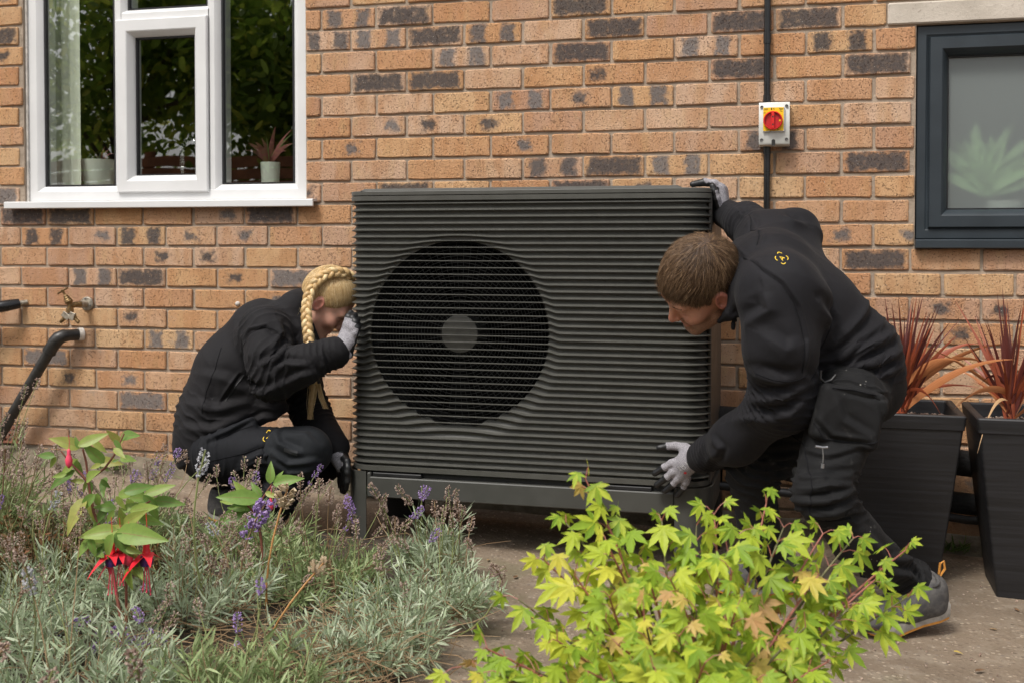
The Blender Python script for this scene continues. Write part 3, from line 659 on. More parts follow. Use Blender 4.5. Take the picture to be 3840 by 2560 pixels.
# ================================================================ waste pipes
M_wpipe=simple('old_black_pipe',(.012,.0115,.011),.42,0,.4,35,bump=.4,bscale=60,bdist=.002,c2=(.032,.030,.027))
wp=thing('waste_pipe','black waste pipe with elbow slanting down the wall to the ground','pipe',(-2.93,-.05,.0))
e0=Vector((-2.925,.0,.545)); e1=Vector((-2.965,-.055,.543)); e2=Vector((-3.005,-.075,.505)); dn=Vector((-3.30,-.085,.06))
mb=MB(); mb.tube([e0,e0+(e1-e0)*.7,e1+Vector((-.002,-.004,-.001)),e1+Vector((-.018,-.014,-.010)),e2+Vector((.008,.002,.012)),e2,e2+(dn-e2).normalized()*.03],[.0235,.0235,.027,.028,.028,.027,.027],18); mb.build('elbow',M_wpipe,wp,smooth=60)
mb=MB(); mb.tube([e0+Vector((.004,.006,0)),e0+(e1-e0)*.18],[.027,.026],18); mb.build('collar',M_cement,wp,smooth=40)
mb=MB(); mb.tube([e2,e2+(dn-e2)*.5,dn,dn+(dn-e2)*.3],.0225,18); mb.build('straight_pipe',M_wpipe,wp,smooth=60)
mb=MB(); q=e2+(dn-e2).normalized()*.03; mb.tube([q,q+(dn-e2).normalized()*.006],.0285,18); mb.build('joint_ring',M_wpipe,wp,smooth=60)
op=thing('overflow_pipe','short black pipe end with grey stub poking from wall beside window corner','pipe',(-3.25,0,.66))
mb=MB(); mb.tube([(-3.185,.002,.675),(-3.215,-.03,.668)],.011,12); mb.build('stub',M_galv,op,smooth=40)
mb=MB(); mb.tube([(-3.208,-.022,.669),(-3.235,-.060,.662),(-3.275,-.085,.655),(-3.33,-.09,.648),(-3.38,-.09,.60),(-3.40,-.09,.30)],[.021,.024,.025,.025,.025,.024],16); mb.build('bend',M_cond,op,smooth=60)
mb=MB(); mb.tube([(-3.19+0,-.001,.0),(-3.19,-.006,.0)],.002,6)
plug=MB(); plug.lathe([(.010,.0),(.009,-.004),(.006,-.008),(.002,-.009),(.0005,-.0092)],(-2.2062,0.0000,0.6811),(0,1,0),14); plug=plug.build('wall_plug',M_cement,smooth=60); tag(plug,'small white plug stuck in the brick above the crouching worker','plug')
# ================================================================ planters
def plant_mat():
    m=NT('black_planter'); p=m.pos(); st=m.noise(1,m.vmath('MULTIPLY',p,(3,3,110)),3); n=m.noise(300,p,3)
    m.set(Base_Color=m.mix(m.sm(st,.35,.7),(.0085,.0085,.0095),(.016,.016,.0185)),Roughness=m.math('MULTIPLY_ADD',st,.25,.42),Normal=m.bump(m.math('ADD',st,m.math('MULTIPLY',n,.3)),.35,.0012)); return m.m
M_plt=plant_mat()
def gravel_mat():
    m=NT('planter_gravel'); o=m.n('ShaderNodeNewGeometry').outputs['Random Per Island']
    m.set(Base_Color=m.ramp(o,[(0,(.16,.10,.075)),(.35,(.36,.25,.19)),(.7,(.50,.40,.32)),(1,(.24,.17,.14))]),Roughness=.85); return m.m
M_grav=gravel_mat(); M_soil=simple('soil',(.035,.024,.016),.98,0,.4,25,bump=1,bscale=60,bdist=.01)
def planter(x0,x1,y0,y1,zt,label):
    xc=(x0+x1)/2; g=GZ(xc); t=thing('planter',label,'planter',(xc,(y0+y1)/2,g),'tapered planters by the wall')
    tp=.068; rim=.020; mb=MB()
    def rect(i,z): return rrect(x0+i,x1-i,y0+i,y1-i,.008,3),z
    lv=[rect(tp,g),rect(tp*.5,g+(zt-g)*.5),rect(.008,zt-.045),rect(.004,zt-.043),rect(.0,zt-.004),rect(.003,zt),rect(rim,zt),rect(rim+.003,zt-.004),rect(rim+.010,zt-.07),rect(tp,g+.02)]
    rows=[[(x,y,z) for x,y in P] for P,z in lv]; mb.grid(rows,0,True); mb.add(rows[0],[tuple(range(len(rows[0])))[::-1]]); mb.build('pot',M_plt,t,smooth=30)
    P,z=rect(rim+.006,zt-.048); rows=[(x,y,z) for x,y in P]; mb=MB(); mb.add(rows,[tuple(range(len(rows)))]); mb.build('soil',M_soil,t)
    mb=MB()
    for k in range(900):
        x=rng.uniform(x0+rim+.01,x1-rim-.01); y=rng.uniform(y0+rim+.01,y1-rim-.01); s_=rng.uniform(.003,.007)
        M=Matrix.Translation((x,y,zt-.046+rng.uniform(0,.006)))@Matrix.Rotation(rng.uniform(0,6.28),4,(rng.uniform(-1,1),rng.uniform(-1,1),rng.uniform(-1,1)))
        v=[M@Vector(q) for q in((s_,0,0),(-s_,0,0),(0,s_*.8,0),(0,-s_*.8,0),(0,0,s_*.7),(0,0,-s_*.7))]
        mb.add(v,[(0,2,4),(2,1,4),(1,3,4),(3,0,4),(2,0,5),(1,2,5),(3,1,5),(0,3,5)])
    o=mb.build('gravel',M_grav,t); tag(o,kind='stuff'); return t
planter(.095,.459,-.523,-.160,.412,'tall tapered black planter directly behind the bending man')
planter(.480,.850,-.580,-.215,.416,'tall tapered black planter at the right edge of the picture')
# ---- cordylines
def cord_mat(name,a,b):
    m=NT(name); g=m.n('ShaderNodeTexCoord').outputs['UV']; sx=m.n('ShaderNodeSeparateXYZ'); m.l(g,sx.inputs[0]); r=m.n('ShaderNodeObjectInfo').outputs['Random']
    c=m.mix(m.sm(m.noise(1,m.vmath('MULTIPLY',g,(30,1,1)),2),.35,.65),a,b); c=m.mix(m.math('MULTIPLY',r,.4),c,tuple(q*.6 for q in a))
    m.set(Base_Color=c,Roughness=.42); m.p.inputs['Transmission Weight'].default_value=0; m.p.inputs['Subsurface Weight'].default_value=0
    return m.m
M_cd=cord_mat('cordyline_dark',(.085,.018,.016),(.14,.035,.025)); M_cm=cord_mat('cordyline_red',(.24,.048,.022),(.36,.09,.035)); M_co=cord_mat('cordyline_orange',(.48,.16,.055),(.58,.26,.11)); M_cdry=cord_mat('cordyline_dry',(.45,.27,.13),(.55,.36,.19))
def strap_leaf(base,tip,sag,wd,roll=0,n=12,lateral=None):
    b=Vector(base); t=Vector(tip); rows=[]; ax=(t-b); side=ax.cross(Vector((0,1,0)) if lateral is None else Vector(lateral)).normalized()
    side=(Matrix.Rotation(roll,3,ax.normalized())@side); nrm=side.cross(ax.normalized()).normalized(); uv=[]
    for i in range(n+1):
        u=i/n; c=b+ax*u+Vector((0,0,sag))*(4*u*(1-u)); w_=wd*(.62+.38*math.sin(math.pi*min(1,u*1.5+.0)))*(1-u**3.2)+.0004
        rows.append([c-side*w_/2,c+nrm*(-w_*.10),c+side*w_/2])
    mb=MB(); mb.grid(rows); return mb
def leaf_obj(name,mb,mat,parent,cols=3):
    o=mb.build(name,mat,parent,smooth=180); me=o.data; uvl=me.uv_layers.new(name='UVMap'); n=cols
    for p in me.polygons:
        for li in p.loop_indices:
            vi=me.loops[li].vertex_index; uvl.data[li].uv=((vi%n)/(n-1),(vi//n)/12)
    return o
def cordyline(c,label,spec,nrand,seed):
    t=thing('cordyline',label,'plant',c,'red cordylines in the planters'); r=random.Random(seed); c=Vector(c)
    mb=MB(); mb.tube([c,c+Vector((0,0,.05)),c+Vector((.002,0,.10))],[.013,.012,.008],10); mb.build('stem',M_cm,t,smooth=60)
    for (tip,sag,wd,mat) in spec: leaf_obj('leaf',strap_leaf(c+Vector((r.uniform(-.012,.012),r.uniform(-.012,.012),r.uniform(.03,.10))),tip,sag,wd,r.uniform(-.5,.5)),mat,t)
    for k in range(nrand):
        el=R(r.choice([80,75,66,58,48,38])+r.uniform(-6,6)); az=r.uniform(0,6.28); L=r.uniform(.20,.36)*(1.0 if el>.9 else .85)
        d=Vector((math.cos(el)*math.cos(az),math.cos(el)*math.sin(az)*.8,math.sin(el)))
        b=c+Vector((r.uniform(-.014,.014),r.uniform(-.014,.014),r.uniform(.0,.09)))
        leaf_obj('leaf',strap_leaf(b,b+d*L,.012 if el>.9 else r.uniform(-.0,.025),r.uniform(.008,.014),r.uniform(-.9,.9)),r.choice([M_cd,M_cd,M_cm,M_cm,M_cm]) if el>.8 else r.choice([M_cm,M_co,M_cm]),t)
C1=Vector((.288,-.340,.364)); C2=Vector((.600,-.40,.368))
cordyline(C1,'red cordyline with long orange drooping leaves, left of the two',
 [((0.3208,-0.3400,0.7450),.0,.014,M_cd),((0.3402,-0.3400,0.7548),.0,.017,M_cd),((0.3139,-0.3000,0.7290),0,.015,M_cd),((0.2544,-0.3600,0.7383),0,.013,M_cd),((0.4009,-0.3400,0.7324),0,.010,M_cd),((0.4227,-0.4000,0.6823),.01,.016,M_cd),((0.4628,-0.4200,0.5580),.05,.019,M_co),((0.5804,-0.4200,0.5281),.08,.020,M_co),((0.6152,-0.3500,0.6153),.05,.020,M_co),((0.5912,-0.5000,0.5827),.04,.024,M_co),((0.5220,-0.3000,0.6088),.05,.024,M_cm),((0.4517,-0.3500,0.6387),.02,.02,M_cm),((0.3911,-0.5200,0.4035),.05,.012,M_cm),((0.5070,-0.4200,0.4861),.02,.013,M_cm)],46,3)
cordyline(C2,'red cordyline cut off by the right edge of the picture',
 [((0.5678,-0.4200,0.7917),0,.014,M_cd),((0.5563,-0.4000,0.7749),.0,.012,M_cd),((0.4166,-0.5600,0.4363),.04,.022,M_co),((0.4783,-0.6000,0.3176),.07,.010,M_cdry),((0.5199,-0.4500,0.6218),.0,.016,M_cm),((0.4907,-0.4500,0.4761),.06,.013,M_cd),((0.5367,-0.4200,0.5931),.02,.02,M_cm),((0.5708,-0.4000,0.5655),.0,.018,M_co)],46,5)
# ================================================================ things on the inner sill, seen through the white window
M_curt=simple('curtain_cloth',(.78,.79,.68),.85,0,.04,10,bump=.3,bscale=500)
rows=[]
for k in range(25):
    x=-3.235+k*.0088; y=.155+.007*math.sin(k*1.25)+.003*math.sin(k*2.9); rows.append([(x,y,1.14),(x,y,2.44)])
mb=MB(); mb.grid(rows); o=mb.build('curtain',M_curt,smooth=180); tag(o,'pale green curtain hanging inside the left pane of the white window','curtain')
M_potw=simple('white_ceramic',(.74,.77,.68),.35,0,.04,10)
wpo=thing('plant_pot','plain white flared plant pot on the sill inside the white window','plant pot',(-3.015,.25,1.136),'pots on the inner window sill')
mb=MB(); mb.lathe([(.055,0),(.062,.02),(.072,.10),(.080,.150),(.077,.150),(.066,.09),(.06,.08)],(-3.01,.25,1.136),(0,0,1),32); mb.build('pot',M_potw,wpo,smooth=50)
M_redleaf=simple('dark_red_leaf',(.16,.03,.03),.5); M_grleaf=simple('indoor_leaf',(.10,.13,.04),.5); M_pinkleaf=simple('pink_leaf',(.27,.09,.085),.5)
def indoor_plant(parent,c,n,h,mats,seed,wd=.02):
    r=random.Random(seed)
    for k in range(n):
        a=r.uniform(0,6.28); el=r.uniform(.3,1.35); L=h*r.uniform(.6,1); d=Vector((math.cos(a)*math.cos(el),math.sin(a)*math.cos(el)*.5,math.sin(el)))
        strap_leaf(Vector(c),Vector(c)+d*L,.02,wd,r.uniform(-1,1),8).build('leaf',r.choice(mats),parent,smooth=180)
indoor_plant(wpo,(-3.0,.25,1.26),12,.10,[M_redleaf,M_grleaf],4,.012)
ppo=thing('plant_pot','embossed white pot with a pink leafed plant inside the white window','plant pot',(-2.185,.25,1.136),'pots on the inner window sill')
mb=MB(); mb.lathe([(.033,0),(.036,.03),(.041,.125),(.039,.125),(.034,.09)],(-2.185,.25,1.136),(0,0,1),28)
for k in range(8):
    for i in range(7):
        a=(i+.5*(k%2))*2*math.pi/7-1.2; z=1.142+k*.0148; r_=.0345+.0055*(k*.0148/.125); 
        mb.tube([(-2.185+(r_+.0005)*math.cos(a+q),.25+(r_+.0005)*math.sin(a+q),z+.013-.013*(1-abs(q)/.42)**.5) for q in(-.42,-.25,0,.25,.42)],.0014,4)
mb.build('pot',M_potw,ppo,smooth=50); indoor_plant(ppo,(-2.19,.25,1.25),16,.20,[M_pinkleaf,M_redleaf,M_grleaf,M_pinkleaf],9,.024)
M_chr=simple('chrome',(.75,.75,.75),.12,1,.02)
kt=thing('kitchen_tap','chrome spring neck kitchen tap standing inside the casement','tap',(-2.60,.27,1.136))
mb=MB(); mb.tube([(-2.607,.27,1.13),(-2.607,.27,1.30)],.008,10); mb.build('post',M_chr,kt,smooth=60)
mb=MB(); P=[]
for i in range(240):
    u=i/239; 
    if u<.55: c=Vector((-2.607,.27,1.23+.10*u/.55)); ax=Vector((0,0,1))
    else: a=(u-.55)/.45*math.pi; c=Vector((-2.607+.035*(1-math.cos(a)),.27,1.33+.035*math.sin(a)))
    th=u*2*math.pi*17
    if u<.55: off=Vector((math.cos(th),math.sin(th),0))*.011
    else: rad=Vector((-math.cos(a),0,math.sin(a))); off=(rad*math.cos(th)+Vector((0,1,0))*math.sin(th))*.011
    P.append(c+off)
mb.tube(P,.0022,5); mb.build('spring',M_chr,kt,smooth=60)
# a leafy house plant behind the frosted pane
fp=thing('house_plant','green leafy plant blurred behind the frosted pane','plant',(.62,.20,.962))
mb=MB(); mb.lathe([(.05,0),(.065,.11),(.06,.11)],(.66,.21,.962),(0,0,1),24); mb.build('pot',M_potw,fp,smooth=50)
M_frl=simple('fresh_leaf',(.42,.62,.30),.5)
r_=random.Random(2)
for k in range(26):
    a=r_.uniform(0,6.28); el=r_.uniform(.1,1.4); L=r_.uniform(.12,.26); d=Vector((math.cos(a)*math.cos(el)*1.0,math.sin(a)*math.cos(el)*.14,math.sin(el))); b=Vector((.60,.17,1.10))
    strap_leaf(b,b+d*L*1.2,.02,.06,r_.uniform(-1,1),8).build('leaf',M_frl,fp,smooth=180)

# ================================================================ people: signed distance modelling
CR=Vector((.9677,.2521,0)); CF=Vector((-.2520,.9674,-.0262)); CU=Vector((-.0066,.0253,.9997))   # picture-plane axes used for posing
class Vol:
    def __init__(s,lo,hi,h):
        s.h=h; s.lo=np.array(lo,float); s.n=np.ceil((np.array(hi)-s.lo)/h).astype(int)+1
        s.ax=[s.lo[i]+h*np.arange(s.n[i]) for i in range(3)]; s.f=np.full(s.n,9.0,np.float32)
    def _sub(s,lo,hi,m):
        a=np.clip(np.floor((np.array(lo)-m-s.lo)/s.h).astype(int),0,s.n); b=np.clip(np.ceil((np.array(hi)+m-s.lo)/s.h).astype(int)+1,0,s.n)
        sl=tuple(slice(a[i],b[i]) for i in range(3)); X,Y,Z=np.meshgrid(*[s.ax[i][sl[i]].astype(np.float32) for i in range(3)],indexing='ij',sparse=True); return sl,X,Y,Z
    def _put(s,sl,d,k,mode):
        if d.size==0: return
        f=s.f[sl]
        if mode=='u':
            if k>0:
                h=np.clip(.5+.5*(f-d)/k,0,1); s.f[sl]=f+(d-f)*h-k*h*(1-h)
            else: s.f[sl]=np.minimum(f,d)
        else:
            d=-d
            if k>0:
                h=np.clip(.5-.5*(f-d)/k,0,1); s.f[sl]=f+(d-f)*h+k*h*(1-h)
            else: s.f[sl]=np.maximum(f,d)
    def cone(s,a,b,ra,rb,k=.03,mode='u'):
        a=np.array(a,float); b=np.array(b,float); m=k+3*s.h+.01
        sl,X,Y,Z=s._sub(np.minimum(a-ra,b-rb),np.maximum(a+ra,b+rb),m)
        ba=b-a; L2=float(ba@ba)+1e-12; px,py,pz=X-a[0],Y-a[1],Z-a[2]
        t=np.clip((px*ba[0]+py*ba[1]+pz*ba[2])/L2,0,1)
        d=np.sqrt((px-t*ba[0])**2+(py-t*ba[1])**2+(pz-t*ba[2])**2)-(ra+(rb-ra)*t); s._put(sl,d,k,mode); return s
    def chain(s,pts,rs,k=.03,mode='u'):
        for i in range(len(pts)-1): s.cone(pts[i],pts[i+1],rs[i],rs[i+1],k,mode)
        return s
    def ell(s,c,r,M=None,k=.03,mode='u'):
        c=np.array(c,float); R_=max(r); m=k+3*s.h+.01; M=np.eye(3) if M is None else np.array(M,float)   # rows of M are the axes
        sl,X,Y,Z=s._sub(c-R_,c+R_,m); px,py,pz=X-c[0],Y-c[1],Z-c[2]
        q=[px*M[i][0]+py*M[i][1]+pz*M[i][2] for i in range(3)]
        k0=np.sqrt(sum((q[i]/r[i])**2 for i in range(3)))+1e-9; k1=np.sqrt(sum((q[i]/r[i]**2)**2 for i in range(3)))+1e-9
        s._put(sl,k0*(k0-1)/k1,k,mode); return s
    def box(s,c,r,M=None,rd=.01,k=.01,mode='u'):
        c=np.array(c,float); R_=float(np.linalg.norm(r))+rd; m=k+3*s.h+.01; M=np.eye(3) if M is None else np.array(M,float)
        sl,X,Y,Z=s._sub(c-R_,c+R_,m); px,py,pz=X-c[0],Y-c[1],Z-c[2]
        q=[np.abs(px*M[i][0]+py*M[i][1]+pz*M[i][2])-(r[i]-rd) for i in range(3)]
        d=np.sqrt(sum(np.maximum(a,0)**2 for a in q))+np.minimum(np.maximum(np.maximum(q[0],q[1]),q[2]),0)-rd; s._put(sl,d,k,mode); return s
    def plane(s,p,n,k=.006):
        # keep the half space with (x-p).n<0
        n=np.array(n,float); n/=np.linalg.norm(n); p=np.array(p,float); X,Y,Z=np.meshgrid(*[a.astype(np.float32) for a in s.ax],indexing='ij',sparse=True)
        d=(X-p[0])*n[0]+(Y-p[1])*n[1]+(Z-p[2])*n[2]; s._put((slice(None),)*3,-d,k,'s'); return s
    def nets(s):
        f=s.f; neg=f<0; nx,ny,nz=f.shape
        c=[neg[i:nx-1+i,j:ny-1+j,k:nz-1+k] for i in(0,1) for j in(0,1) for k in(0,1)]
        cnt=sum(a.astype(np.int8) for a in c); act=(cnt>0)&(cnt<8); I=np.argwhere(act); idx=np.full(act.shape,-1,np.int64); idx[act]=np.arange(len(I))
        P=np.zeros((len(I),3)); W_=np.zeros(len(I))
        co=[(i,j,k) for i in(0,1) for j in(0,1) for k in(0,1)]
        v=np.stack([f[I[:,0]+i,I[:,1]+j,I[:,2]+k] for i,j,k in co],1)
        for a in range(8):
            for b in range(a+1,8):
                da=np.array(co[b])-np.array(co[a])
                if np.abs(da).sum()!=1: continue
                x=(v[:,a]<0)!=(v[:,b]<0)
                if not x.any(): continue
                t=v[x,a]/(v[x,a]-v[x,b]); P[x]+=np.array(co[a])+t[:,None]*da; W_[x]+=1
        P=(I+P/W_[:,None])*s.h+s.lo; F=[]
        for ax in range(3):
            n=[nx,ny,nz]; sa=[slice(0,n[i]-(1 if i==ax else 0)) for i in range(3)]; sb=[slice(1 if i==ax else 0,n[i]) for i in range(3)]
            a=neg[tuple(sa)]; b=neg[tuple(sb)]; E=np.argwhere(a!=b); o=[i for i in range(3) if i!=ax]
            ok=(E[:,o[0]]>0)&(E[:,o[1]]>0)&(E[:,o[0]]<n[o[0]]-1)&(E[:,o[1]]<n[o[1]]-1); E=E[ok]
            if not len(E): continue
            sg=a[tuple(E.T)]
            def cell(d0,d1):
                q=E.copy(); q[:,o[0]]-=d0; q[:,o[1]]-=d1; return idx[tuple(q.T)]
            q=np.stack([cell(1,1),cell(0,1),cell(0,0),cell(1,0)],1); 
            if ax==1: q=q[:,::-1]
            q[~sg]=q[~sg][:,::-1]; F.append(q)
        F=np.concatenate(F); F=F[(F>=0).all(1)]; return P,F
def vnormals(P,F):
    n=np.cross(P[F[:,2]]-P[F[:,0]],P[F[:,3]]-P[F[:,1]]); N=np.zeros_like(P)
    for i in range(4): np.add.at(N,F[:,i],n)
    return N/(np.linalg.norm(N,axis=1)[:,None]+1e-12)
def relax(P,F,it=2,lam=.5):
    for _ in range(it):
        S=np.zeros_like(P); C_=np.zeros(len(P))
        for i in range(4):
            for j in(1,3): np.add.at(S,F[:,i],P[F[:,(i+j)%4]]); np.add.at(C_,F[:,i],1)
        P=P+lam*(S/np.maximum(C_,1)[:,None]-P)
    return P
cr,cf,cu=np.array(CR),np.array(CF),np.array(CU)
def folds(P,N,lines,facing=.05):
    """cloth folds: each line is (points, height, width): a ridge (or valley if negative) raised along the normal"""
    uv=np.stack([P@cr,P@cu],1); w_=np.clip((-(N@cf)-facing)/.3,0,1); D=np.zeros(len(P))
    for pts,amp,wd in lines:
        q=np.array(pts,float); q=np.stack([q@cr,q@cu],1); best=np.full(len(P),9.0); sgn=np.zeros(len(P)); tt=np.zeros(len(P)); n=len(q)-1
        for i in range(n):
            a,b=q[i],q[i+1]; ba=b-a; L2=ba@ba+1e-9; t=np.clip(((uv-a)@ba)/L2,0,1); dv=uv-a-t[:,None]*ba; d=np.hypot(dv[:,0],dv[:,1]); m=d<best
            best[m]=d[m]; sgn[m]=(ba[0]*dv[m,1]-ba[1]*dv[m,0]); tt[m]=(i+t[m])/n
        e=np.sin(np.pi*np.clip(tt*.9+.05,0,1))**.6; x=best/wd*np.sign(sgn)
        D+=1.35*amp*e*(np.exp(-np.abs(x)**1.6)-.75*np.exp(-((x-1.35)/.8)**2)*(sgn>0))
    return P+N*(D*w_)[:,None]
def cloth_noise(P,N,amp=.003,seed=0,scale=1.0):
    r=np.random.default_rng(seed); D=np.zeros(len(P))
    for k in range(7):
        d=r.normal(size=3); d/=np.linalg.norm(d); f=r.uniform(14,42)*scale; e=r.normal(size=3); e/=np.linalg.norm(e)
        D+=np.sin(P@d*f+1.6*np.sin(P@e*f*.45+r.uniform(0,6))+r.uniform(0,6))/(1+.35*k)
    return P+N*(amp*D/3)[:,None]
def wrinkles(P,N,bends,seed=0):
    """sharp compression folds round a bend: (centre, axis, reach, spread, wavelength, height)"""
    r=np.random.default_rng(seed); D=np.zeros(len(P))
    for c,ax,reach,spread,wl,amp in bends:
        q=P-np.array(c); ax=unit(ax); s_=q@ax; e=r.normal(size=3); e-=ax*(e@ax); e/=np.linalg.norm(e); g=np.cross(ax,e)
        warp=.9*np.sin(q@e*26+r.uniform(0,6))+.7*np.sin(q@g*31+r.uniform(0,6))+.5*np.sin(q@(e+g)*52+s_*20+r.uniform(0,6))
        ph=s_*np.pi/wl+warp; rdg=(1-np.abs(np.sin(ph)))**1.7; msk=.35+.65*(np.sin(q@e*17+r.uniform(0,6)+s_*9)>-.3)
        rad=np.linalg.norm(q-s_[:,None]*ax,axis=1); D+=1.15*amp*(rdg-.28)*np.exp(-(s_/reach)**2)*np.exp(-(rad/spread)**4)*msk
    return P+N*D[:,None]
def crumple(P,N,amp=.004,seed=0,scale=1.0):
    """sparse drag lines of loose cloth"""
    r=np.random.default_rng(seed); D=np.zeros(len(P))
    for k in range(6):
        d=r.normal(size=3); d/=np.linalg.norm(d); e=r.normal(size=3); e/=np.linalg.norm(e); f=r.uniform(22,60)*scale; w_=np.sin(P@e*r.uniform(6,13)+r.uniform(0,6))
        D+=(1-np.abs(np.sin(P@d*f*.5+1.4*np.sin(P@e*f*.3+r.uniform(0,6))+r.uniform(0,6))))**2.2*np.clip(w_,0,1)
    return P+N*(amp*(D-.35))[:,None]
def unit(v): v=np.array(v,float); return v/np.linalg.norm(v)
def sdf_obj(name,P,F,mat,parent=None,attrs=None):
    me=bpy.data.meshes.new(name); me.vertices.add(len(P)); me.vertices.foreach_set('co',P.astype(np.float32).ravel()); me.loops.add(F.size); me.loops.foreach_set('vertex_index',F.astype(np.int32).ravel())
    me.polygons.add(len(F)); me.polygons.foreach_set('loop_start',np.arange(0,F.size,4,dtype=np.int32)); me.polygons.foreach_set('use_smooth',np.ones(len(F),bool)); me.update(calc_edges=True); me.validate()
    me.materials.append(mat)
    for k,v in (attrs or {}).items():
        a=me.attributes.new(k,'FLOAT','POINT'); a.data.foreach_set('value',v.astype(np.float32))
    o=bpy.data.objects.new(name,me); link(o,parent); return o
def bvh(P,F): return BVHTree.FromPolygons([Vector(p) for p in P],[tuple(int(i) for i in f) for f in F])
def drape(o,tree,direction,off=.0012):
    """lay a flat print onto a garment: move each vertex along direction to the cloth surface"""
    d=Vector(direction).normalized(); mw=WM[o.name]; inv=mw.inverted()
    for v in o.data.vertices:
        p=mw@v.co; h=tree.ray_cast(p-d*.3,d)
        if h[0] is not None: v.co=inv@(h[0]-d*off)
    o.data.update()
def seam(name,parent,tree,lines,mat,r=.0013):
    mb=MB()
    for pts in lines:
        q=[Vector(p) for p in pts]; fine=[]
        for a,b in zip(q[:-1],q[1:]): fine+=[a.lerp(b,t) for t in np.linspace(0,1,9)[:-1]]
        fine.append(q[-1]); d=Vector(cf); out=[]
        for p in fine:
            h=tree.ray_cast(p-d*.35,d)
            if h[0] is not None: out.append(h[0]-d*.0004)
        if len(out)>2: mb.tube(out,r,5)
    return mb.build(name,mat,parent,smooth=60)
# ---- cloth, skin, hair materials
def cloth_mat(name,c,c2,weave=1500,rough=.78,sheen=.25,dust=0):
    m=NT(name); p=m.pos(); n=m.noise(6,p,4); nf=m.noise(weave,p,1)
    cc=m.mix(m.sm(n,.3,.7),c,c2)
    if dust: cc=m.mix(m.math('MULTIPLY',m.sm(m.noise(17,p,5,.7),.60,.78),dust),cc,(.16,.15,.14)); cc=m.mix(m.math('MULTIPLY',m.math('MULTIPLY',m.sm(m.vor(70,p),.16,.08),m.sm(m.noise(7,p,2),.60,.68)),.8),cc,(.5,.48,.44))
    m.set(Base_Color=cc,Roughness=rough,Normal=m.bump(m.math('ADD',m.math('MULTIPLY',nf,.25),m.noise(55,p,4)),.35,.003)); m.p.inputs['Sheen Weight'].default_value=sheen; m.p.inputs['Sheen Roughness'].default_value=.5; m.p.inputs['Specular IOR Level'].default_value=.22
    return m.m
M_jack=cloth_mat('softshell_black',(.0078,.0074,.0092),(.0112,.0106,.0128),sheen=.03); M_jackw=cloth_mat('softshell_black_worn',(.0082,.0076,.0088),(.0120,.0110,.0124),sheen=.03)
M_trou=cloth_mat('work_trousers',(.0066,.0066,.0071),(.0102,.0100,.0105),sheen=.02,dust=.35); M_trouw=cloth_mat('work_trousers_clean',(.0062,.0066,.0085),(.0090,.0096,.0122),sheen=.02)
M_knee=cloth_mat('knee_pad_cloth',(.0105,.012,.0145),(.016,.018,.021),sheen=.03)
def skin_mat(name,base,red,shade):
    m=NT(name); p=m.pos(); t=m.n('ShaderNodeAttribute',attribute_name='tint').outputs['Fac']; b=m.n('ShaderNodeAttribute',attribute_name='beard').outputs['Fac']
    n=m.noise(60,p,4); c=m.mix(m.sm(n,.35,.7),base,red); c=m.mix(t,c,(.46,.13,.10)); c=m.mix(m.math('MULTIPLY',b,m.math('MULTIPLY_ADD',m.sm(m.noise(420,p,2),.35,.65),.5,.35)),c,shade)
    m.set(Base_Color=c,Roughness=.5,Normal=m.bump(m.noise(500,p,2),.15,.0008)); m.p.inputs['Subsurface Weight'].default_value=.12; m.p.inputs['Subsurface Radius'].default_value=(.01,.004,.002); m.p.inputs['Subsurface Scale'].default_value=.6
    return m.m
M_skin=skin_mat('skin_man',(.47,.235,.150),(.52,.24,.155),(.15,.085,.05)); M_skinw=skin_mat('skin_woman',(.56,.315,.225),(.60,.31,.225),(.4,.22,.15))
def hair_mat(name,stops):
    m=NT(name); r=m.n('ShaderNodeNewGeometry').outputs['Random Per Island']; m.set(Base_Color=m.ramp(r,stops),Roughness=.42); m.p.inputs['Specular IOR Level'].default_value=.45; return m.m
M_hairm=hair_mat('hair_brown',[(0,(.050,.028,.015)),(.4,(.105,.060,.031)),(.75,(.185,.110,.058)),(1,(.30,.19,.105))]); M_hairw=hair_mat('hair_blonde',[(0,(.42,.26,.11)),(.4,(.60,.41,.19)),(.8,(.72,.54,.29)),(1,(.80,.66,.42))])
M_scalpm=simple('scalp_brown',(.060,.033,.018),.7,0,.3,200); M_scalpw=simple('scalp_blonde',(.42,.24,.10),.7,0,.3,150)
def glove_mat():
    m=NT('work_glove'); p=m.pos(); c=m.n('ShaderNodeAttribute',attribute_name='coat').outputs['Fac']; k=m.noise(650,p,2)
    knit=m.mix(m.sm(k,.38,.62),(.13,.12,.135),(.40,.385,.41)); mk=m.sm(m.math('ADD',c,m.math('MULTIPLY',m.math('SUBTRACT',m.noise(160,p,2),.5),.25)),.44,.56)
    m.set(Base_Color=m.mix(mk,knit,(.010,.010,.011)),Roughness=m.math('MULTIPLY_ADD',mk,-.45,.9),Normal=m.bump(m.math('ADD',k,m.noise(120,p,3)),.3,.001)); return m.m
M_glove=glove_mat()
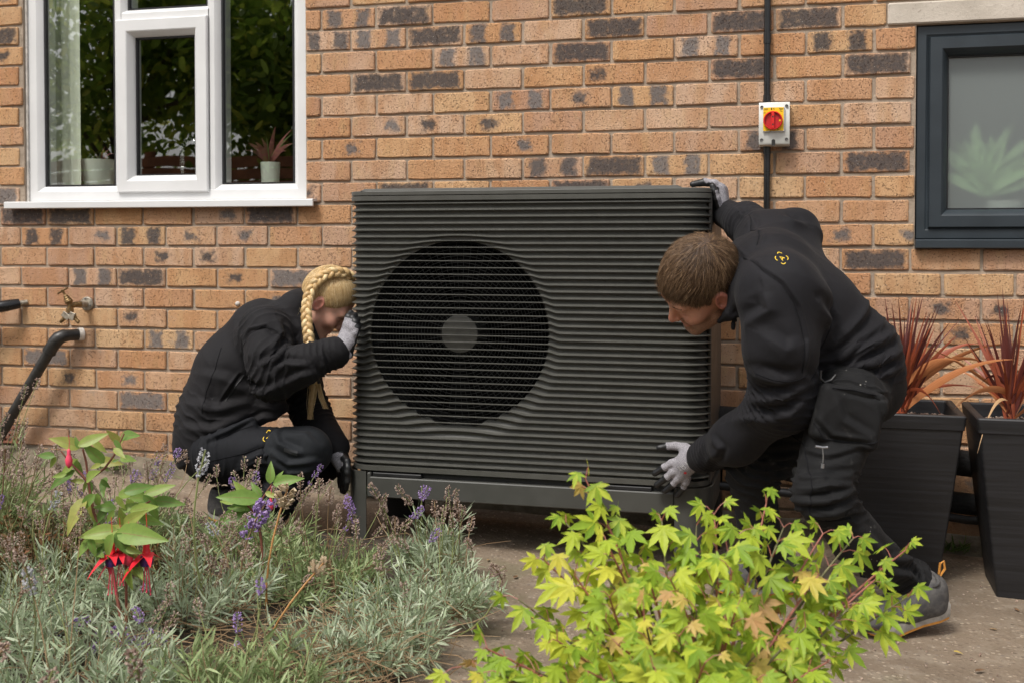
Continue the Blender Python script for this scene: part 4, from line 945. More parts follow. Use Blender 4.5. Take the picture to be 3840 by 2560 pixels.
# ---- head builder
def head(V,c,F,U,L,sc=1.0,fem=False,neck=None):
    c=np.array(c); F,U,L=[np.array(a) for a in(F,U,L)]; A=np.stack([F,L,U]); p=lambda f,l,u: c+sc*(f*F+l*L+u*U); s=sc
    V.ell(p(-.010,0,.022),(.098*s,.076*s,.098*s),A,.02); V.ell(p(.030,0,-.045),(.062*s,.056*s,.078*s),A,.03)
    V.cone(p(.020,.050,-.070),p(.074,.012,-.102),.020*s,.018*s,.02); V.cone(p(.020,-.050,-.070),p(.074,-.012,-.102),.020*s,.018*s,.02)
    V.cone(p(.078,-.010,-.103),p(.078,.010,-.103),.016*s,.016*s,.014)
    V.cone(p(.078,-.034,.016),p(.078,.034,.016),.016*s,.016*s,.02)
    for e in(-1,1):
        V.ell(p(.062,e*.042,-.032),(.030*s,.024*s,.024*s),A,.02); V.ell(p(.092,e*.032,-.004),(.015*s,.019*s,.011*s),A,.010,'s'); V.ell(p(.073,e*.031,-.004),(.0145*s,.0165*s,.0125*s),A,.004)
    V.cone(p(.088,0,.004),p(.109,0,-.034),.0075*s,.0105*s,.010); V.cone(p(.100,.009,-.038),p(.100,-.009,-.038),.0072*s,.0072*s,.006)
    V.cone(p(.088,-.014,-.0615),p(.088,.014,-.0615),.0075*s,.0075*s,.006); V.cone(p(.087,-.013,-.0745),p(.087,.013,-.0745),.0080*s,.0080*s,.006); V.cone(p(.0985,-.017,-.0682),p(.0985,.017,-.0682),.0022*s,.0022*s,.003,'s')
    for e in(-1,1):
        V.ell(p(-.004,e*.080,-.014),(.019*s,.0085*s,.031*s),A,.004); V.ell(p(.001,e*.089,-.010),(.0115*s,.0095*s,.020*s),A,.003,'s'); V.ell(p(.004,e*.084,-.020),(.006*s,.008*s,.008*s),A,.002,'s')
    if neck is not None: V.cone(p(-.022,0,-.055),neck,.054*s*(.9 if fem else 1),.058*s*(.9 if fem else 1.05),.03)
def head_attrs(P,c,F,U,L,sc,beard):
    q=(P-np.array(c))/sc; f,l,u=q@np.array(F),q@np.array(L),q@np.array(U)
    lip=np.exp(-(((u+.068)/.010)**2+((l)/.021)**2)**2)*(f>.075); ear=np.clip((np.abs(l)-.076)/.006,0,1)*.55; nose=np.exp(-(((f-.112)/.016)**2+((u+.034)/.016)**2+(l/.016)**2))*.5; chk=np.exp(-(((f-.07)/.03)**2+((u+.035)/.025)**2+((np.abs(l)-.05)/.025)**2))*.25
    b=np.zeros(len(P))
    if beard: b=np.clip((-u-.030-np.clip(f-.05,0,.1)*.25)/.02,0,1)*np.clip((f+.02)/.03,0,1)*np.clip((u+.16)/.03,0,1)*np.clip(1-lip*2,0,1)
    return dict(tint=np.clip(lip*.8+ear+nose+chk,0,1),beard=b)
def strand(mb,pts,r0,r1=None,seg=3): mb.tube(pts,[r0*(1-.75*i/(len(pts)-1)) for i in range(len(pts))],seg,caps=False)
# ---- glove builder
def glove(name,parent,palm,fingers,back,cuff=None,coat_dir=None,rf=.0105,h=.0028,tip=.66,mat=None,wrist_r=.033):
    """palm: list of (a,b,ra,rb); fingers: polylines root->tip; back: outward direction of the knit back of the hand"""
    al=[np.array(q) for pl in fingers for q in pl]+[np.array(q) for s_ in palm for q in s_[:2]]
    lo=np.min(al,0)-.05; hi=np.max(al,0)+.05; V=Vol(lo,hi,h)
    for a,b,ra,rb in palm: V.cone(a,b,ra,rb,.018)
    for pl in fingers:
        n=len(pl); V.chain(pl,[rf*(1.12-.30*i/(n-1)) for i in range(n)],.006)
    P,F=V.nets(); P=relax(P,F,1,.4); N=vnormals(P,F); bk=np.array(back)/np.linalg.norm(back)
    coat=np.clip(.5-(N@bk)*.9,0,1)
    for pl in fingers:
        q=np.array(pl); best=np.full(len(P),9.); tt=np.zeros(len(P)); n=len(q)-1
        for i in range(n):
            a,b=q[i],q[i+1]; ba=b-a; t=np.clip(((P-a)@ba)/(ba@ba),0,1); d=np.linalg.norm(P-a-t[:,None]*ba,axis=1); m=d<best; best[m]=d[m]; tt[m]=(i+t[m])/n
        near=best<rf*1.25; coat=np.where(near,np.maximum(coat+tt*.22,np.clip((tt-tip)/.12+.5,0,1)),coat)
    o=sdf_obj(name,P,F,mat or M_glove,parent,dict(coat=coat)); return o,P,F

# ================================================================ the bending man
def frame_from(th,ph,facing):
    """head axes: pitched down by th, rolled towards the viewer by ph; facing -1 looks to picture left"""
    F0=facing*math.cos(th)*cr-math.sin(th)*cu; U0=facing*math.sin(th)*cr+math.cos(th)*cu; L0=-cf
    U=math.cos(ph)*U0+math.sin(ph)*L0; L=math.cos(ph)*L0-math.sin(ph)*U0; return F0,U,L
HS=1.10; HC=np.array((-0.2828,-0.9921,0.8196)); HF,HU,HL=frame_from(R(40),R(40),-1)
neck=np.array((-0.1676,-0.9215,0.7942))
J=dict(fsh=(-0.1062,-0.7366,0.9236),hump=(-0.0395,-0.6976,0.9553),ub=(-0.0975,-0.9227,0.8356),nsh=(-0.0703,-1.0822,0.7929),mid=(0.0049,-0.8991,0.7234),waist=(0.1096,-0.8750,0.6065),hip=(0.1354,-0.8698,0.5516),
 ua=(-0.0687,-1.1165,0.6553),el=(-0.0568,-1.0654,0.5195),fa=(-0.1888,-0.9278,0.3817),wr=(-0.2967,-0.7720,0.3019),fel=(-0.1839,-0.6311,0.9862),fwr=(-0.2509,-0.5237,1.0152),
 nh=(0.1064,-0.9920,0.5154),nk=(0.0375,-1.1297,0.2921),ns=(0.1231,-1.0592,0.1626),na=(0.2632,-0.9285,0.0156),fh=(0.0546,-0.7688,0.4775),fk=(-0.1536,-0.8385,0.2874),fan=(-0.1220,-0.7660,-0.0105))
J={k:np.array(v) for k,v in J.items()}
# body: one continuous skin under the clothes
lo=np.min([*J.values(),HC],0)-.16; hi=np.max([*J.values(),HC],0)+.16; V=Vol(lo,hi,.0065)
V.chain([J['ub'],J['mid'],J['waist'],J['hip']],[.085,.10,.10,.10],.05).cone(J['fsh'],J['nsh'],.06,.06,.04)
V.chain([J['nsh'],J['ua'],J['el'],J['fa'],J['wr']],[.06,.052,.045,.04,.030],.02); V.chain([J['fsh'],J['fel'],J['fwr']],[.05,.042,.030],.02)
V.chain([J['nh'],J['nk'],J['ns'],J['na']],[.075,.055,.048,.035],.02); V.chain([J['fh'],J['fk'],J['fan']],[.075,.052,.035],.02); V.cone(neck,J['ub'],.055,.07,.03)
head(V,HC,HF,HU,HL,HS,False,neck)
P,F=V.nets(); P=relax(P,F,1,.3)
man=sdf_obj('person',P,F,M_skin,None,head_attrs(P,HC,HF,HU,HL,HS,True)); tag(man,'man with short brown hair bending over the right end of the heat pump','person')
# finer head surface over the same skull
Vh=Vol(HC-.18,HC+.18,.0030); head(Vh,HC,HF,HU,HL,HS*1.008,False,neck); Ph,Fh=Vh.nets(); Ph=relax(Ph,Fh,1,.35); sdf_obj('face',Ph,Fh,M_skin,man,head_attrs(Ph,HC,HF,HU,HL,HS,True))
# jacket
lo=np.min([J[k] for k in('fsh','hump','ub','nsh','mid','waist','hip','ua','el','fa','wr','fel','fwr')],0)-.16; hi=np.max([J[k] for k in('fsh','hump','ub','nsh','mid','waist','hip','fwr')],0)+.17
V=Vol(lo,hi,.0042)
V.chain([J['ub'],J['mid'],J['waist'],J['hip']],[.114,.130,.136,.120],.05)
V.cone(J['hump'],J['fsh'],.066,.086,.03).cone(J['fsh'],J['ub'],.085,.10,.05).cone(J['ub'],J['nsh'],.11,.092,.05).cone(J['hump'],J['mid'],.05,.11,.06)
V.cone(J['nsh'],J['mid'],.09,.10,.06)
V.plane((0.1382,-0.8905,0.5208),.93*(-cu)+.36*cr,.008)               # hem
V.chain([J['nsh'],J['ua'],J['el'],J['fa'],J['wr']],[.092,.084,.077,.060,.046],.06)
V.chain([J['fsh'],J['fel'],J['fwr']],[.082,.056,.045],.03)
V.cone((-0.1704,-0.8783,0.8873),(-0.1633,-1.0032,0.7883),.050,.058,.03)       # stand collar
V.chain([(-0.1728,-1.0371,0.7734),(-0.2024,-1.0355,0.7357),(-0.2308,-1.0227,0.7157)],[.030,.016,.007],.012)
V.cone((-0.1917,-1.0226,0.7257),(-0.1938,-1.0239,0.6966),.005,.004,.004)
V.cone(HC,neck+.2*(HC-neck),.088,.062,.008,'s')                  # room for neck and head
P,F=V.nets(); N=vnormals(P,F)
P=cloth_noise(P,N,.0014,1); P=crumple(P,N,.0030,2); P=wrinkles(P,N,[(J['el'],unit(J['fa']-J['ua']),.075,.12,.026,.013),(J['wr']-.06*unit(J['wr']-J['fa']),unit(J['wr']-J['fa']),.055,.08,.020,.008),(J['waist'],unit(J['hip']-J['mid']),.075,.18,.030,.014),(J['fel'],unit(J['fwr']-J['fsh']),.06,.09,.022,.010)],3); N=vnormals(P,F)
FM=[([(0.1722,-0.9575,0.7740),(0.1222,-0.9720,0.7220),(0.0499,-0.9925,0.6584)],.010,.016),([(0.2287,-0.9452,0.6873),(0.1506,-0.9663,0.6584),(0.0781,-0.9861,0.6238)],.012,.015),([(0.2402,-0.9434,0.6411),(0.1620,-0.9645,0.6145),(0.0895,-0.9838,0.5984)],.012,.014),([(0.2382,-0.9450,0.6007),(0.1456,-0.9700,0.5683),(0.0506,-0.9951,0.5545)],.011,.015),([(0.2061,-0.9503,0.7162),(0.1169,-0.9746,0.6758),(0.0503,-0.9940,0.6007)],.007,.012),
 ([(-0.1521,-1.1677,0.7136),(-0.1030,-1.1537,0.7580),(-0.1140,-1.1554,0.8001)],.013,.018),([(-0.1268,-1.1849,0.5961),(-0.0691,-1.1703,0.5807),(-0.0158,-1.1563,0.5873)],.012,.016),([(-0.1250,-1.1659,0.5195),(-0.0586,-1.1480,0.5417),(-0.0051,-1.1333,0.5694)],.012,.018),([(-0.1823,-1.0794,0.4479),(-0.1380,-1.0671,0.4766),(-0.1046,-1.0588,0.4594)],.009,.016),([(0.0204,-1.1212,0.7691),(0.0475,-1.1152,0.7302),(0.0681,-1.1106,0.7025)],.010,.016),([(0.0523,-1.1114,0.8245),(0.0634,-1.1100,0.7691),(0.0454,-1.1159,0.7247)],.008,.014),
 ([(-0.1615,-1.1129,0.9175),(-0.1328,-1.1070,0.8588),(-0.0888,-1.0966,0.8205),(-0.0524,-1.0887,0.7640),(-0.0322,-1.0855,0.6873),(-0.0360,-1.0889,0.5970)],-.005,.006),([(-0.1439,-0.8473,1.0119),(-0.1530,-0.8511,0.9605),(-0.1752,-0.8581,0.9164)],-.005,.006),([(-0.0611,-1.1383,0.9244),(-0.0068,-1.1265,0.8356),(0.0580,-1.1112,0.7802)],.004,.03),([(-0.0750,-0.7781,0.9983),(-0.0508,-0.7723,0.9796),(-0.0147,-0.7630,0.9734)],.010,.014),([(-0.2415,-1.0444,0.3991),(-0.2187,-1.0393,0.3699),(-0.2242,-1.0416,0.3384)],.007,.010),([(-0.2830,-0.9010,0.3668),(-0.2626,-0.8966,0.3362),(-0.2671,-0.8989,0.2934)],.006,.010),([(-0.0904,-1.1579,0.4806),(-0.0475,-1.1464,0.4917),(-0.0102,-1.1357,0.5306)],.011,.016),([(-0.2108,-0.6577,1.0248),(-0.1980,-0.6552,0.9949),(-0.2066,-0.6583,0.9624)],.008,.010),([(-0.1187,-1.1596,0.6914),(-0.0701,-1.1478,0.6581),(-0.0433,-1.1405,0.6692)],.008,.02),([(0.0165,-1.0755,0.5857),(0.0387,-1.0711,0.5350),(0.0771,-1.0619,0.5068)],.008,.012)]
P=folds(P,N,FM); jm=sdf_obj('jacket',P,F,M_jack,man); TJ=bvh(P,F)
M_seam=simple('seam_thread',(.010,.010,.0115),.9,spec=.1)
seam('seam',man,TJ,[[(-0.1615,-1.1129,0.9175),(-0.1405,-1.1085,0.8791),(-0.1218,-1.1045,0.8475),(-0.0888,-1.0966,0.8205),(-0.0612,-1.0906,0.7776),(-0.0445,-1.0875,0.7324),(-0.0332,-1.0860,0.6760),(-0.0340,-1.0875,0.6309),(-0.0360,-1.0889,0.5970)],[(-0.1427,-0.8471,1.0107),(-0.1472,-0.8490,0.9850),(-0.1542,-0.8516,0.9544),(-0.1752,-0.8581,0.9164)],[(-0.1309,-1.1653,0.5960),(-0.0965,-1.1567,0.5827),(-0.0588,-1.1470,0.5783),(-0.0320,-1.1399,0.5827),(-0.0106,-1.1341,0.5938)],[(-0.0186,-1.0539,0.5754),(0.0165,-1.0437,0.6164),(0.0382,-1.0368,0.6620),(0.0544,-1.0312,0.7133)]],M_seam)
# cuff bands
mb=MB(); d=Vector(unit(J['wr']-J['fa'])); mb.tube([Vector(J['wr'])-d*.022,Vector(J['wr'])-d*.012,Vector(J['wr'])+d*.004],[.0470,.0485,.0475],24); mb.build('cuff',M_jackw,man,smooth=60)
# trousers
KS=('hip','nh','nk','ns','na','fh','fk','fan'); lo=np.min([J[k] for k in KS],0)-.15; hi=np.max([J[k] for k in KS],0)+.15
V=Vol(lo,hi,.0042)
V.ell(J['hip']-.01*cu,(.125,.13,.12),None,.03)
V.chain([J['nh'],J['nk'],J['ns'],J['na']],[.098,.070,.062,.054],.03); V.chain([J['fh'],J['fk'],J['fan']],[.095,.068,.055],.03)
V.cone(J['na']+.01*cr,J['na']-.050*cu+.012*cr,.062,.056,.02)
V.box((0.0987,-1.1034,0.4854),(.086,.036,.075),np.stack([unit(cr*.97-cu*.22),-cf,unit(cu*.97+cr*.22)]),.020,.006)      # cargo holster pocket
P,F=V.nets(); N=vnormals(P,F); P=cloth_noise(P,N,.0018,5); P=crumple(P,N,.0030,6); P=wrinkles(P,N,[(J['nk'],unit(J['ns']-J['nh']),.075,.11,.024,.012),(J['na']+.03*cu,unit(J['na']-J['ns']),.06,.10,.022,.011),(J['fk'],unit(J['fan']-J['fh']),.08,.11,.026,.010),(J['nh'],unit(J['nk']-J['nh']),.05,.13,.03,.008)],7); N=vnormals(P,F)
FT=[([(-0.0211,-1.1423,0.3919),(0.0391,-1.1269,0.3808),(0.1302,-1.1025,0.4030)],-.005,.008),([(-0.0225,-1.1855,0.3337),(0.0389,-1.1694,0.3402),(0.1077,-1.1515,0.3392)],.010,.012),([(-0.0191,-1.1854,0.3063),(0.0443,-1.1684,0.3227),(0.1047,-1.1528,0.3206)],.010,.011),([(-0.0221,-1.1869,0.2790),(0.0392,-1.1707,0.2877),(0.1080,-1.1523,0.3063)],.011,.012),([(-0.0157,-1.1655,0.2458),(0.0503,-1.1480,0.2579),(0.1142,-1.1308,0.2766)],.011,.012),([(-0.0028,-1.1421,0.2200),(0.0669,-1.1235,0.2366),(0.1313,-1.1066,0.2421)],-.007,.009),([(0.1064,-1.0622,0.2134),(0.1724,-1.0471,0.1344),(0.2167,-1.0378,0.0554)],.006,.016),([(0.2088,-0.9867,0.1094),(0.2533,-0.9754,0.0979),(0.2813,-0.9690,0.0635)],.011,.013),([(0.2034,-0.9890,0.0750),(0.2479,-0.9777,0.0635),(0.2759,-0.9712,0.0348)],.011,.012),([(0.0448,-1.0174,0.5512),(0.1171,-0.9990,0.5340),(0.1949,-0.9789,0.5283)],-.006,.007),([(0.0595,-1.1172,0.5417),(0.0760,-1.1146,0.4806),(0.1461,-1.0975,0.4363)],.006,.012),([(0.0127,-1.1312,0.4751),(0.0495,-1.1228,0.4329),(0.1409,-1.0993,0.4196)],-.007,.008),([(0.1669,-1.0891,0.5472),(0.1802,-1.0874,0.4806),(0.1784,-1.0894,0.4252)],-.005,.008)]
P=folds(P,N,FT); sdf_obj('trousers',P,F,M_trou,man); TTM=bvh(P,F)
seam('seam',man,TTM,[[(0.0127,-1.1313,0.4718),(0.0334,-1.1270,0.4329),(0.0818,-1.1146,0.4230),(0.1462,-1.0979,0.4207),(0.1655,-1.0927,0.4252)],[(0.0540,-1.1181,0.5605),(0.1078,-1.1043,0.5550),(0.1615,-1.0906,0.5417)],[(0.0066,-1.1550,0.4176),(0.0028,-1.1578,0.3515),(-0.0032,-1.1611,0.2854),(-0.0007,-1.1617,0.2414)],[(-0.0007,-1.1618,0.2392),(0.0505,-1.1487,0.2282),(0.1038,-1.1346,0.2359)]],M_seam,.0016)
# belt loop / hanging strap and zip on the trousers
mb=MB(); mb.tube([(0.0323,-1.1227,0.6027),(0.0313,-1.1234,0.5827),(0.0421,-1.1209,0.5716),(0.0593,-1.1163,0.5783),(0.0699,-1.1131,0.5916)],.004,8); mb.build('strap',M_black,man,smooth=60)
M_zip=simple('zip_metal',(.30,.30,.31),.4,.7)
mb=MB(); mb.tube([(0.0201,-1.2185,0.4249),(0.0378,-1.2140,0.4217),(0.0493,-1.2110,0.4227)],.0035,8); mb.build('zip',M_zip,man,smooth=60)
mb=MB(); mb.tube([(0.0367,-1.2173,0.4222),(0.0389,-1.2173,0.4029),(0.0380,-1.2180,0.3846)],.0016,6); mb.tube([(0.0380,-1.2181,0.3824),(0.0371,-1.2186,0.3717)],.0042,8); mb.build('zip_pull',M_zip,man,smooth=60)
# ---- logo: letter A inside four corner brackets
M_logo=simple('yellow_print',(.75,.50,.03),.6,0,.03)
def logo(parent,tree,c,size,ang,off=.0014):
    mb=MB(); up_=math.cos(ang)*cu+math.sin(ang)*(-cr); rt_=math.cos(ang)*cr+math.sin(ang)*cu; c=np.array(c)
    def strip(pts,wd):
        pts=[np.array(p_,float) for p_ in pts]; q=[]
        for a,b in zip(pts[:-1],pts[1:]): q+= [a+(b-a)*t for t in(0,.5)]
        q.append(pts[-1]); rows=[]
        for i,p_ in enumerate(q):
            t=q[min(i+1,len(q)-1)]-q[max(i-1,0)]; t/=np.linalg.norm(t)+1e-9; n_=np.array([-t[1],t[0]]); rows.append([c+size*((p_+s_*n_*wd/2)[0]*rt_+(p_+s_*n_*wd/2)[1]*up_)-.05*cf for s_ in(-1,1)])
        mb.grid(rows)
    w_=.13
    strip([(-.36,-.42),(0,.42),(.36,-.42)],w_); strip([(-.26,-.16),(.26,-.16)],w_)
    for sx in(-1,1):
        for sy in(-1,1): strip([(sx*.35,sy*.95),(sx*.72,sy*.92),(sx*.92,sy*.72),(sx*.95,sy*.35)],w_)
    o=mb.build('logo',M_logo,parent); drape(o,tree,tuple(cf),off)
logo(man,TJ,(-0.0879,-1.0636,0.8855),.0130,R(48))
# ---- head hair: strands swirling out from the whorl
def man_hair():
    c=HC; A=(HF,HL,HU); r=random.Random(3)
    Vs=Vol(c-.16,c+.16,.0036); s=1.0; p=lambda f,l,u: c+HS*(f*HF+l*HL+u*HU)
    Vs.ell(p(-.010,0,.024),(.1035*HS,.0815*HS,.1035*HS),np.stack([HF,HL,HU]),.01)
    Vs.plane(p(.074,0,.030),unit(.75*HF-.66*HU),.02); Vs.plane(p(-.02,0,-.045),unit(-.55*HF*-.0-1.0*HU+.05*HF),.01)
    Vs.ell(p(.055,.0,-.060),(.094,.13,.082),np.stack([HF,HL,HU]),.01,'s')
    for e in(-1,1): Vs.ell(p(-.002,e*.085,-.016),(.031,.026,.042),np.stack([HF,HL,HU]),.006,'s')
    P,F=Vs.nets(); P=relax(P,F,2,.5); o=sdf_obj('hair',P,F,M_scalpm,man)
    wh=p(-.052,.012,.105); mb=MB(); N=vnormals(P,F); n=0
    # start strands on the cap's outer surface
    outer=[(P[i],N[i]) for i in range(len(P)) if (P[i]-c)@N[i]>0 and np.linalg.norm(P[i]-p(-.01,0,.024))>.07]
    for k in range(17000):
        q,nn=outer[r.randrange(len(outer))]; q=q+np.array([r.gauss(0,.0015) for _ in range(3)])
        f,l,u=(q-c)@HF/HS,(q-c)@HL/HS,(q-c)@HU/HS
        d=q-wh; dist=np.linalg.norm(d); d=d/(dist+1e-6)+np.array([r.gauss(0,1) for _ in range(3)])*.5*math.exp(-dist/.012); sw=np.cross(nn,d)
        sidef=min(1,max(0,(.055-u)/.07)); d=d+.55*sw*math.exp(-dist/.05)+.35*sidef*(-HU)-.25*sidef*HF+(1-sidef)*.35*HF; d=d-nn*(d@nn); d/=np.linalg.norm(d)+1e-9
        L_h=(.030-.018*sidef+.010*max(0,min(1,(f-.03)/.05)))*r.uniform(.6,1.2); lift=(.10+.16*r.random())*(1-.45*sidef); cl=mnoise.noise_vector(Vector(q)*60); g=np.array([r.gauss(0,.10)+.35*cl[i] for i in range(3)])
        pts=[]; x=q-nn*.002; dirv=unit(d+nn*lift*1.6+g)
        for i in range(4):
            pts.append(tuple(x)); x=x+dirv*L_h/3; dirv=unit(dirv-nn*.30*(1-.5*sidef)+np.array([0,0,-.06]))
        strand(mb,pts,.00062)
    mb.build('hair_strands',M_hairm,o,smooth=180)
    # eyebrows
    mb=MB()
    for k in range(110):
        e=1; t=r.random(); b=p(.0925-.010*t*t,e*(.016+.030*t),.018+.004*math.sin(t*3)); strand(mb,[tuple(b),tuple(b+.008*unit(e*HL*.8+.3*HU+.4*HF)+.002*HF)],.00035)
    mb.build('eyebrows',M_hairm,man)
man_hair()
# ---- gloves
bk=-cf*.85+cu*.45-cr*.2
G1,PG,FG=glove('glove',man,[((-0.3135,-0.7405,0.2902),(-0.3701,-0.7144,0.2695),.031,.018),((-0.3293,-0.7346,0.2779),(-0.3597,-0.7127,0.2357),.030,.020),((-0.3160,-0.7409,0.2979),(-0.3547,-0.7145,0.3121),.026,.017),((-0.3496,-0.7245,0.2725),(-0.3665,-0.7109,0.2507),.026,.020)],
 [[(-0.3522,-0.7137,0.3173),(-0.3841,-0.7064,0.3185),(-0.4075,-0.7074,0.3163),(-0.4309,-0.7085,0.3115)],[(-0.3696,-0.7193,0.2757),(-0.3918,-0.7171,0.2677),(-0.4159,-0.7113,0.2522),(-0.4442,-0.7048,0.2324)],[(-0.3719,-0.7206,0.2523),(-0.3879,-0.7167,0.2416),(-0.4069,-0.7098,0.2235),(-0.4379,-0.7020,0.1978)],[(-0.3630,-0.7187,0.2341),(-0.3739,-0.7136,0.2207),(-0.3877,-0.7053,0.2038),(-0.4149,-0.6965,0.1794)],[(-0.3478,-0.7150,0.2250),(-0.3511,-0.7080,0.2116),(-0.3586,-0.6980,0.1947),(-0.3789,-0.6896,0.1667)]],bk,rf=.0118,tip=.68)
tag(G1,'grey knit glove with black fingertips pressed on the louvres')
TG=bvh(PG,FG); M_pr=simple('white_print',(.85,.85,.85),.7,0,.02); M_prr=simple('red_print',(.62,.02,.03),.6,0,.02)
def print_on(body,size,c,ang,mat,parent,tree):
    rt_=math.cos(ang)*cr+math.sin(ang)*cu; up_=-math.sin(ang)*cr+math.cos(ang)*cu; M=Matrix.Identity(4)
    for i in range(3): M[i][0]=rt_[i]; M[i][1]=up_[i]; M[i][2]=-cf[i]
    o=text('print',body,size,(0,0,0),Matrix.Identity(4),mat,parent); m=Matrix.Translation(Vector(c))@M; o.matrix_basis=m; WM[o.name]=m; drape(o,tree,tuple(cf),.0008)
print_on('CE',.0130,(-0.3503,-0.7663,0.2661),R(135),M_pr,G1,TG); print_on('EN 388',.0060,(-0.3405,-0.7634,0.2751),R(130),M_pr,G1,TG); print_on('4X44E',.0055,(-0.3602,-0.7690,0.2597),R(130),M_pr,G1,TG)
mb=MB(); cc=np.array((-0.3417,-0.7748,0.2477)); mb.add([tuple(cc+.0042*(math.cos(a)*cr+math.sin(a)*cu)) for a in np.linspace(0,6.28,9)[:-1]],[tuple(range(8))]); o=mb.build('print',M_prr,G1); drape(o,TG,tuple(cf),.0008)
bk2=cr*.95+cu*.3-cf*.15
glove('glove',man,[((-0.2634,-0.5166,1.0155),(-0.2673,-0.5053,1.0865),.030,.024),((-0.2647,-0.5372,1.0312),(-0.2690,-0.5367,1.0906),.026,.022),((-0.2658,-0.4857,1.0326),(-0.2682,-0.4745,1.0878),.026,.022)],
 [[(-0.2647,-0.5407,1.0931),(-0.2840,-0.5505,1.1076),(-0.3140,-0.5581,1.1130),(-0.3478,-0.5671,1.1063)],[(-0.2639,-0.5146,1.0942),(-0.2838,-0.5193,1.1105),(-0.3153,-0.5274,1.1159),(-0.3469,-0.5358,1.1091)],[(-0.2658,-0.4892,1.0954),(-0.2858,-0.4940,1.1104),(-0.3149,-0.5014,1.1172),(-0.3414,-0.5084,1.1118)],[(-0.2690,-0.4642,1.0938),(-0.2864,-0.4684,1.1089),(-0.3118,-0.4748,1.1158),(-0.3357,-0.4811,1.1117)],[(-0.2671,-0.5584,1.0333),(-0.2752,-0.5752,1.0623),(-0.2814,-0.5815,1.0834),(-0.2854,-0.5821,1.0994)]],bk2,rf=.0118,tip=.70)
# ---- shoes
M_shoe=simple('shoe_grey_suede',(.105,.098,.092),.85,0,.3,60,bump=.5,bscale=200,bdist=.002,c2=(.055,.053,.054)); M_sole=simple('shoe_midsole',(.34,.32,.29),.7,0,.2,60,bump=.4,bscale=150,bdist=.002); M_gum=simple('shoe_orange_rubber',(.55,.24,.045),.6,0,.15,60); M_toe=simple('shoe_toe_rubber',(.018,.019,.023),.5,0,.4,120,c2=(.05,.05,.055))
def shoe(parent,heel,toe,upv,ankle,label=None):
    heel,toe=np.array(heel,float),np.array(toe,float); f=toe-heel; L=np.linalg.norm(f); f/=L; u=np.array(upv,float); u=u-f*(u@f); u/=np.linalg.norm(u); s=np.cross(u,f); q=lambda a,b,c: heel+f*a*L+s*b+u*c
    lo=np.min([heel,toe,ankle],0)-.10; hi=np.max([heel,toe,ankle],0)+.10; V=Vol(lo,hi,.0036); A=np.stack([f,s,u])
    V.ell(q(.80,0,.050),(.070,.050,.038),A,.02); V.cone(q(.72,0,.050),q(.40,0,.072),.036,.040,.03); V.cone(q(.40,0,.070),q(.16,0,.078),.042,.040,.03); V.cone(q(.13,0,.045),q(.13,0,.085),.036,.036,.02); V.cone(q(.50,0,.04),q(.2,0,.04),.038,.036,.03)
    V.plane(q(.5,0,.020),-u,.003); V.cone(np.array(ankle),np.array(ankle)+u*.08,.034,.04,.008,'s')
    P,F=V.nets(); P=relax(P,F,1,.4); o=sdf_obj('shoe',P,F,M_shoe,parent)
    if label: tag(o,label)
    out=[(-.03,0,.030),(.02,.030,.0),(.15,.037,0),(.35,.034,0),(.55,.040,0),(.75,.050,0),(.90,.042,0),(1.0,.022,0),(1.03,0,0),(1.0,-.022,0),(.90,-.042,0),(.75,-.048,0),(.55,-.040,0),(.35,-.036,0),(.15,-.036,0),(.02,-.030,0)]
    def ring(z,g=1.0,rock=True): return [tuple(q(.5+(a-.5)*g,b*g,z+(.014*max(0,(a-.72)/.28)**2 if rock else 0))) for a,b,_ in out]
    mb=MB(); rows=[ring(.008,.985),ring(.010,1.0),ring(.040,1.04),ring(.050,1.01),ring(.051,.8)]; mb.grid(rows,0,True); mb.build('sole',M_sole,o,smooth=50)
    mb=MB(); rows=[ring(.0,.93),ring(.001,.965),ring(.0098,.985)]; mb.grid(rows,0,True); mb.add(rows[0],[tuple(range(len(rows[0])))[::-1]]); mb.build('outsole',M_gum,o,smooth=40)
    Vt=Vol(q(.85,0,.05)-.1,q(.85,0,.05)+.1,.0036); Vt.ell(q(.81,0,.044),(.068,.0485,.034),A,.01); Vt.plane(q(.86,0,.05),-f*.9+u*.45,.004); Vt.plane(q(.5,0,.022),-u,.003); P,F=Vt.nets(); sdf_obj('toe_cap',P,F,M_toe,o)
    mb=MB()
    for k in range(4):
        a=.66-.085*k; mb.tube([q(a,-.020,.078+.014*(.66-a)/.3),q(a-.015,0,.090+.02*(.66-a)/.3),q(a-.03,.020,.078+.014*(.66-a)/.3)],.0026,6)
    mb.build('laces',M_black,o,smooth=60)
    mb=MB(); mb.tube([q(.02,0,.112),q(-.05,0,.128),q(-.045,0,.150),q(.0,0,.148),q(.03,0,.118)],.0035,6); mb.build('pull_tab',M_gum,o,smooth=60)
    mb=MB(); cring=[tuple(np.array(ankle)*0+q(.155+.062*math.cos(a),.036*math.sin(a),.112+.010*math.cos(a)*-1)) for a in np.linspace(0,6.28,25)[:-1]]; mb.tube(cring,.0055,8,closed=True); mb.build('collar',M_shoe,o,smooth=60)
    return o
shoe(man,(0.3624,-0.8997,-0.0653),np.array((0.1528,-0.9991,-0.1090))-np.array([0,0,.004]),cu*.96+cr*.25-cf*.10,J['na'],'grey suede shoe with orange sole, heel lifted')
fx=np.array((-0.0414,-0.7018,-0.1024)); tx=np.array((-0.2580,-0.8080,-0.0951)); shoe(man,fx+np.array([0,0,.004]),tx+np.array([0,0,.004]),(0,0,1),J['fan'])

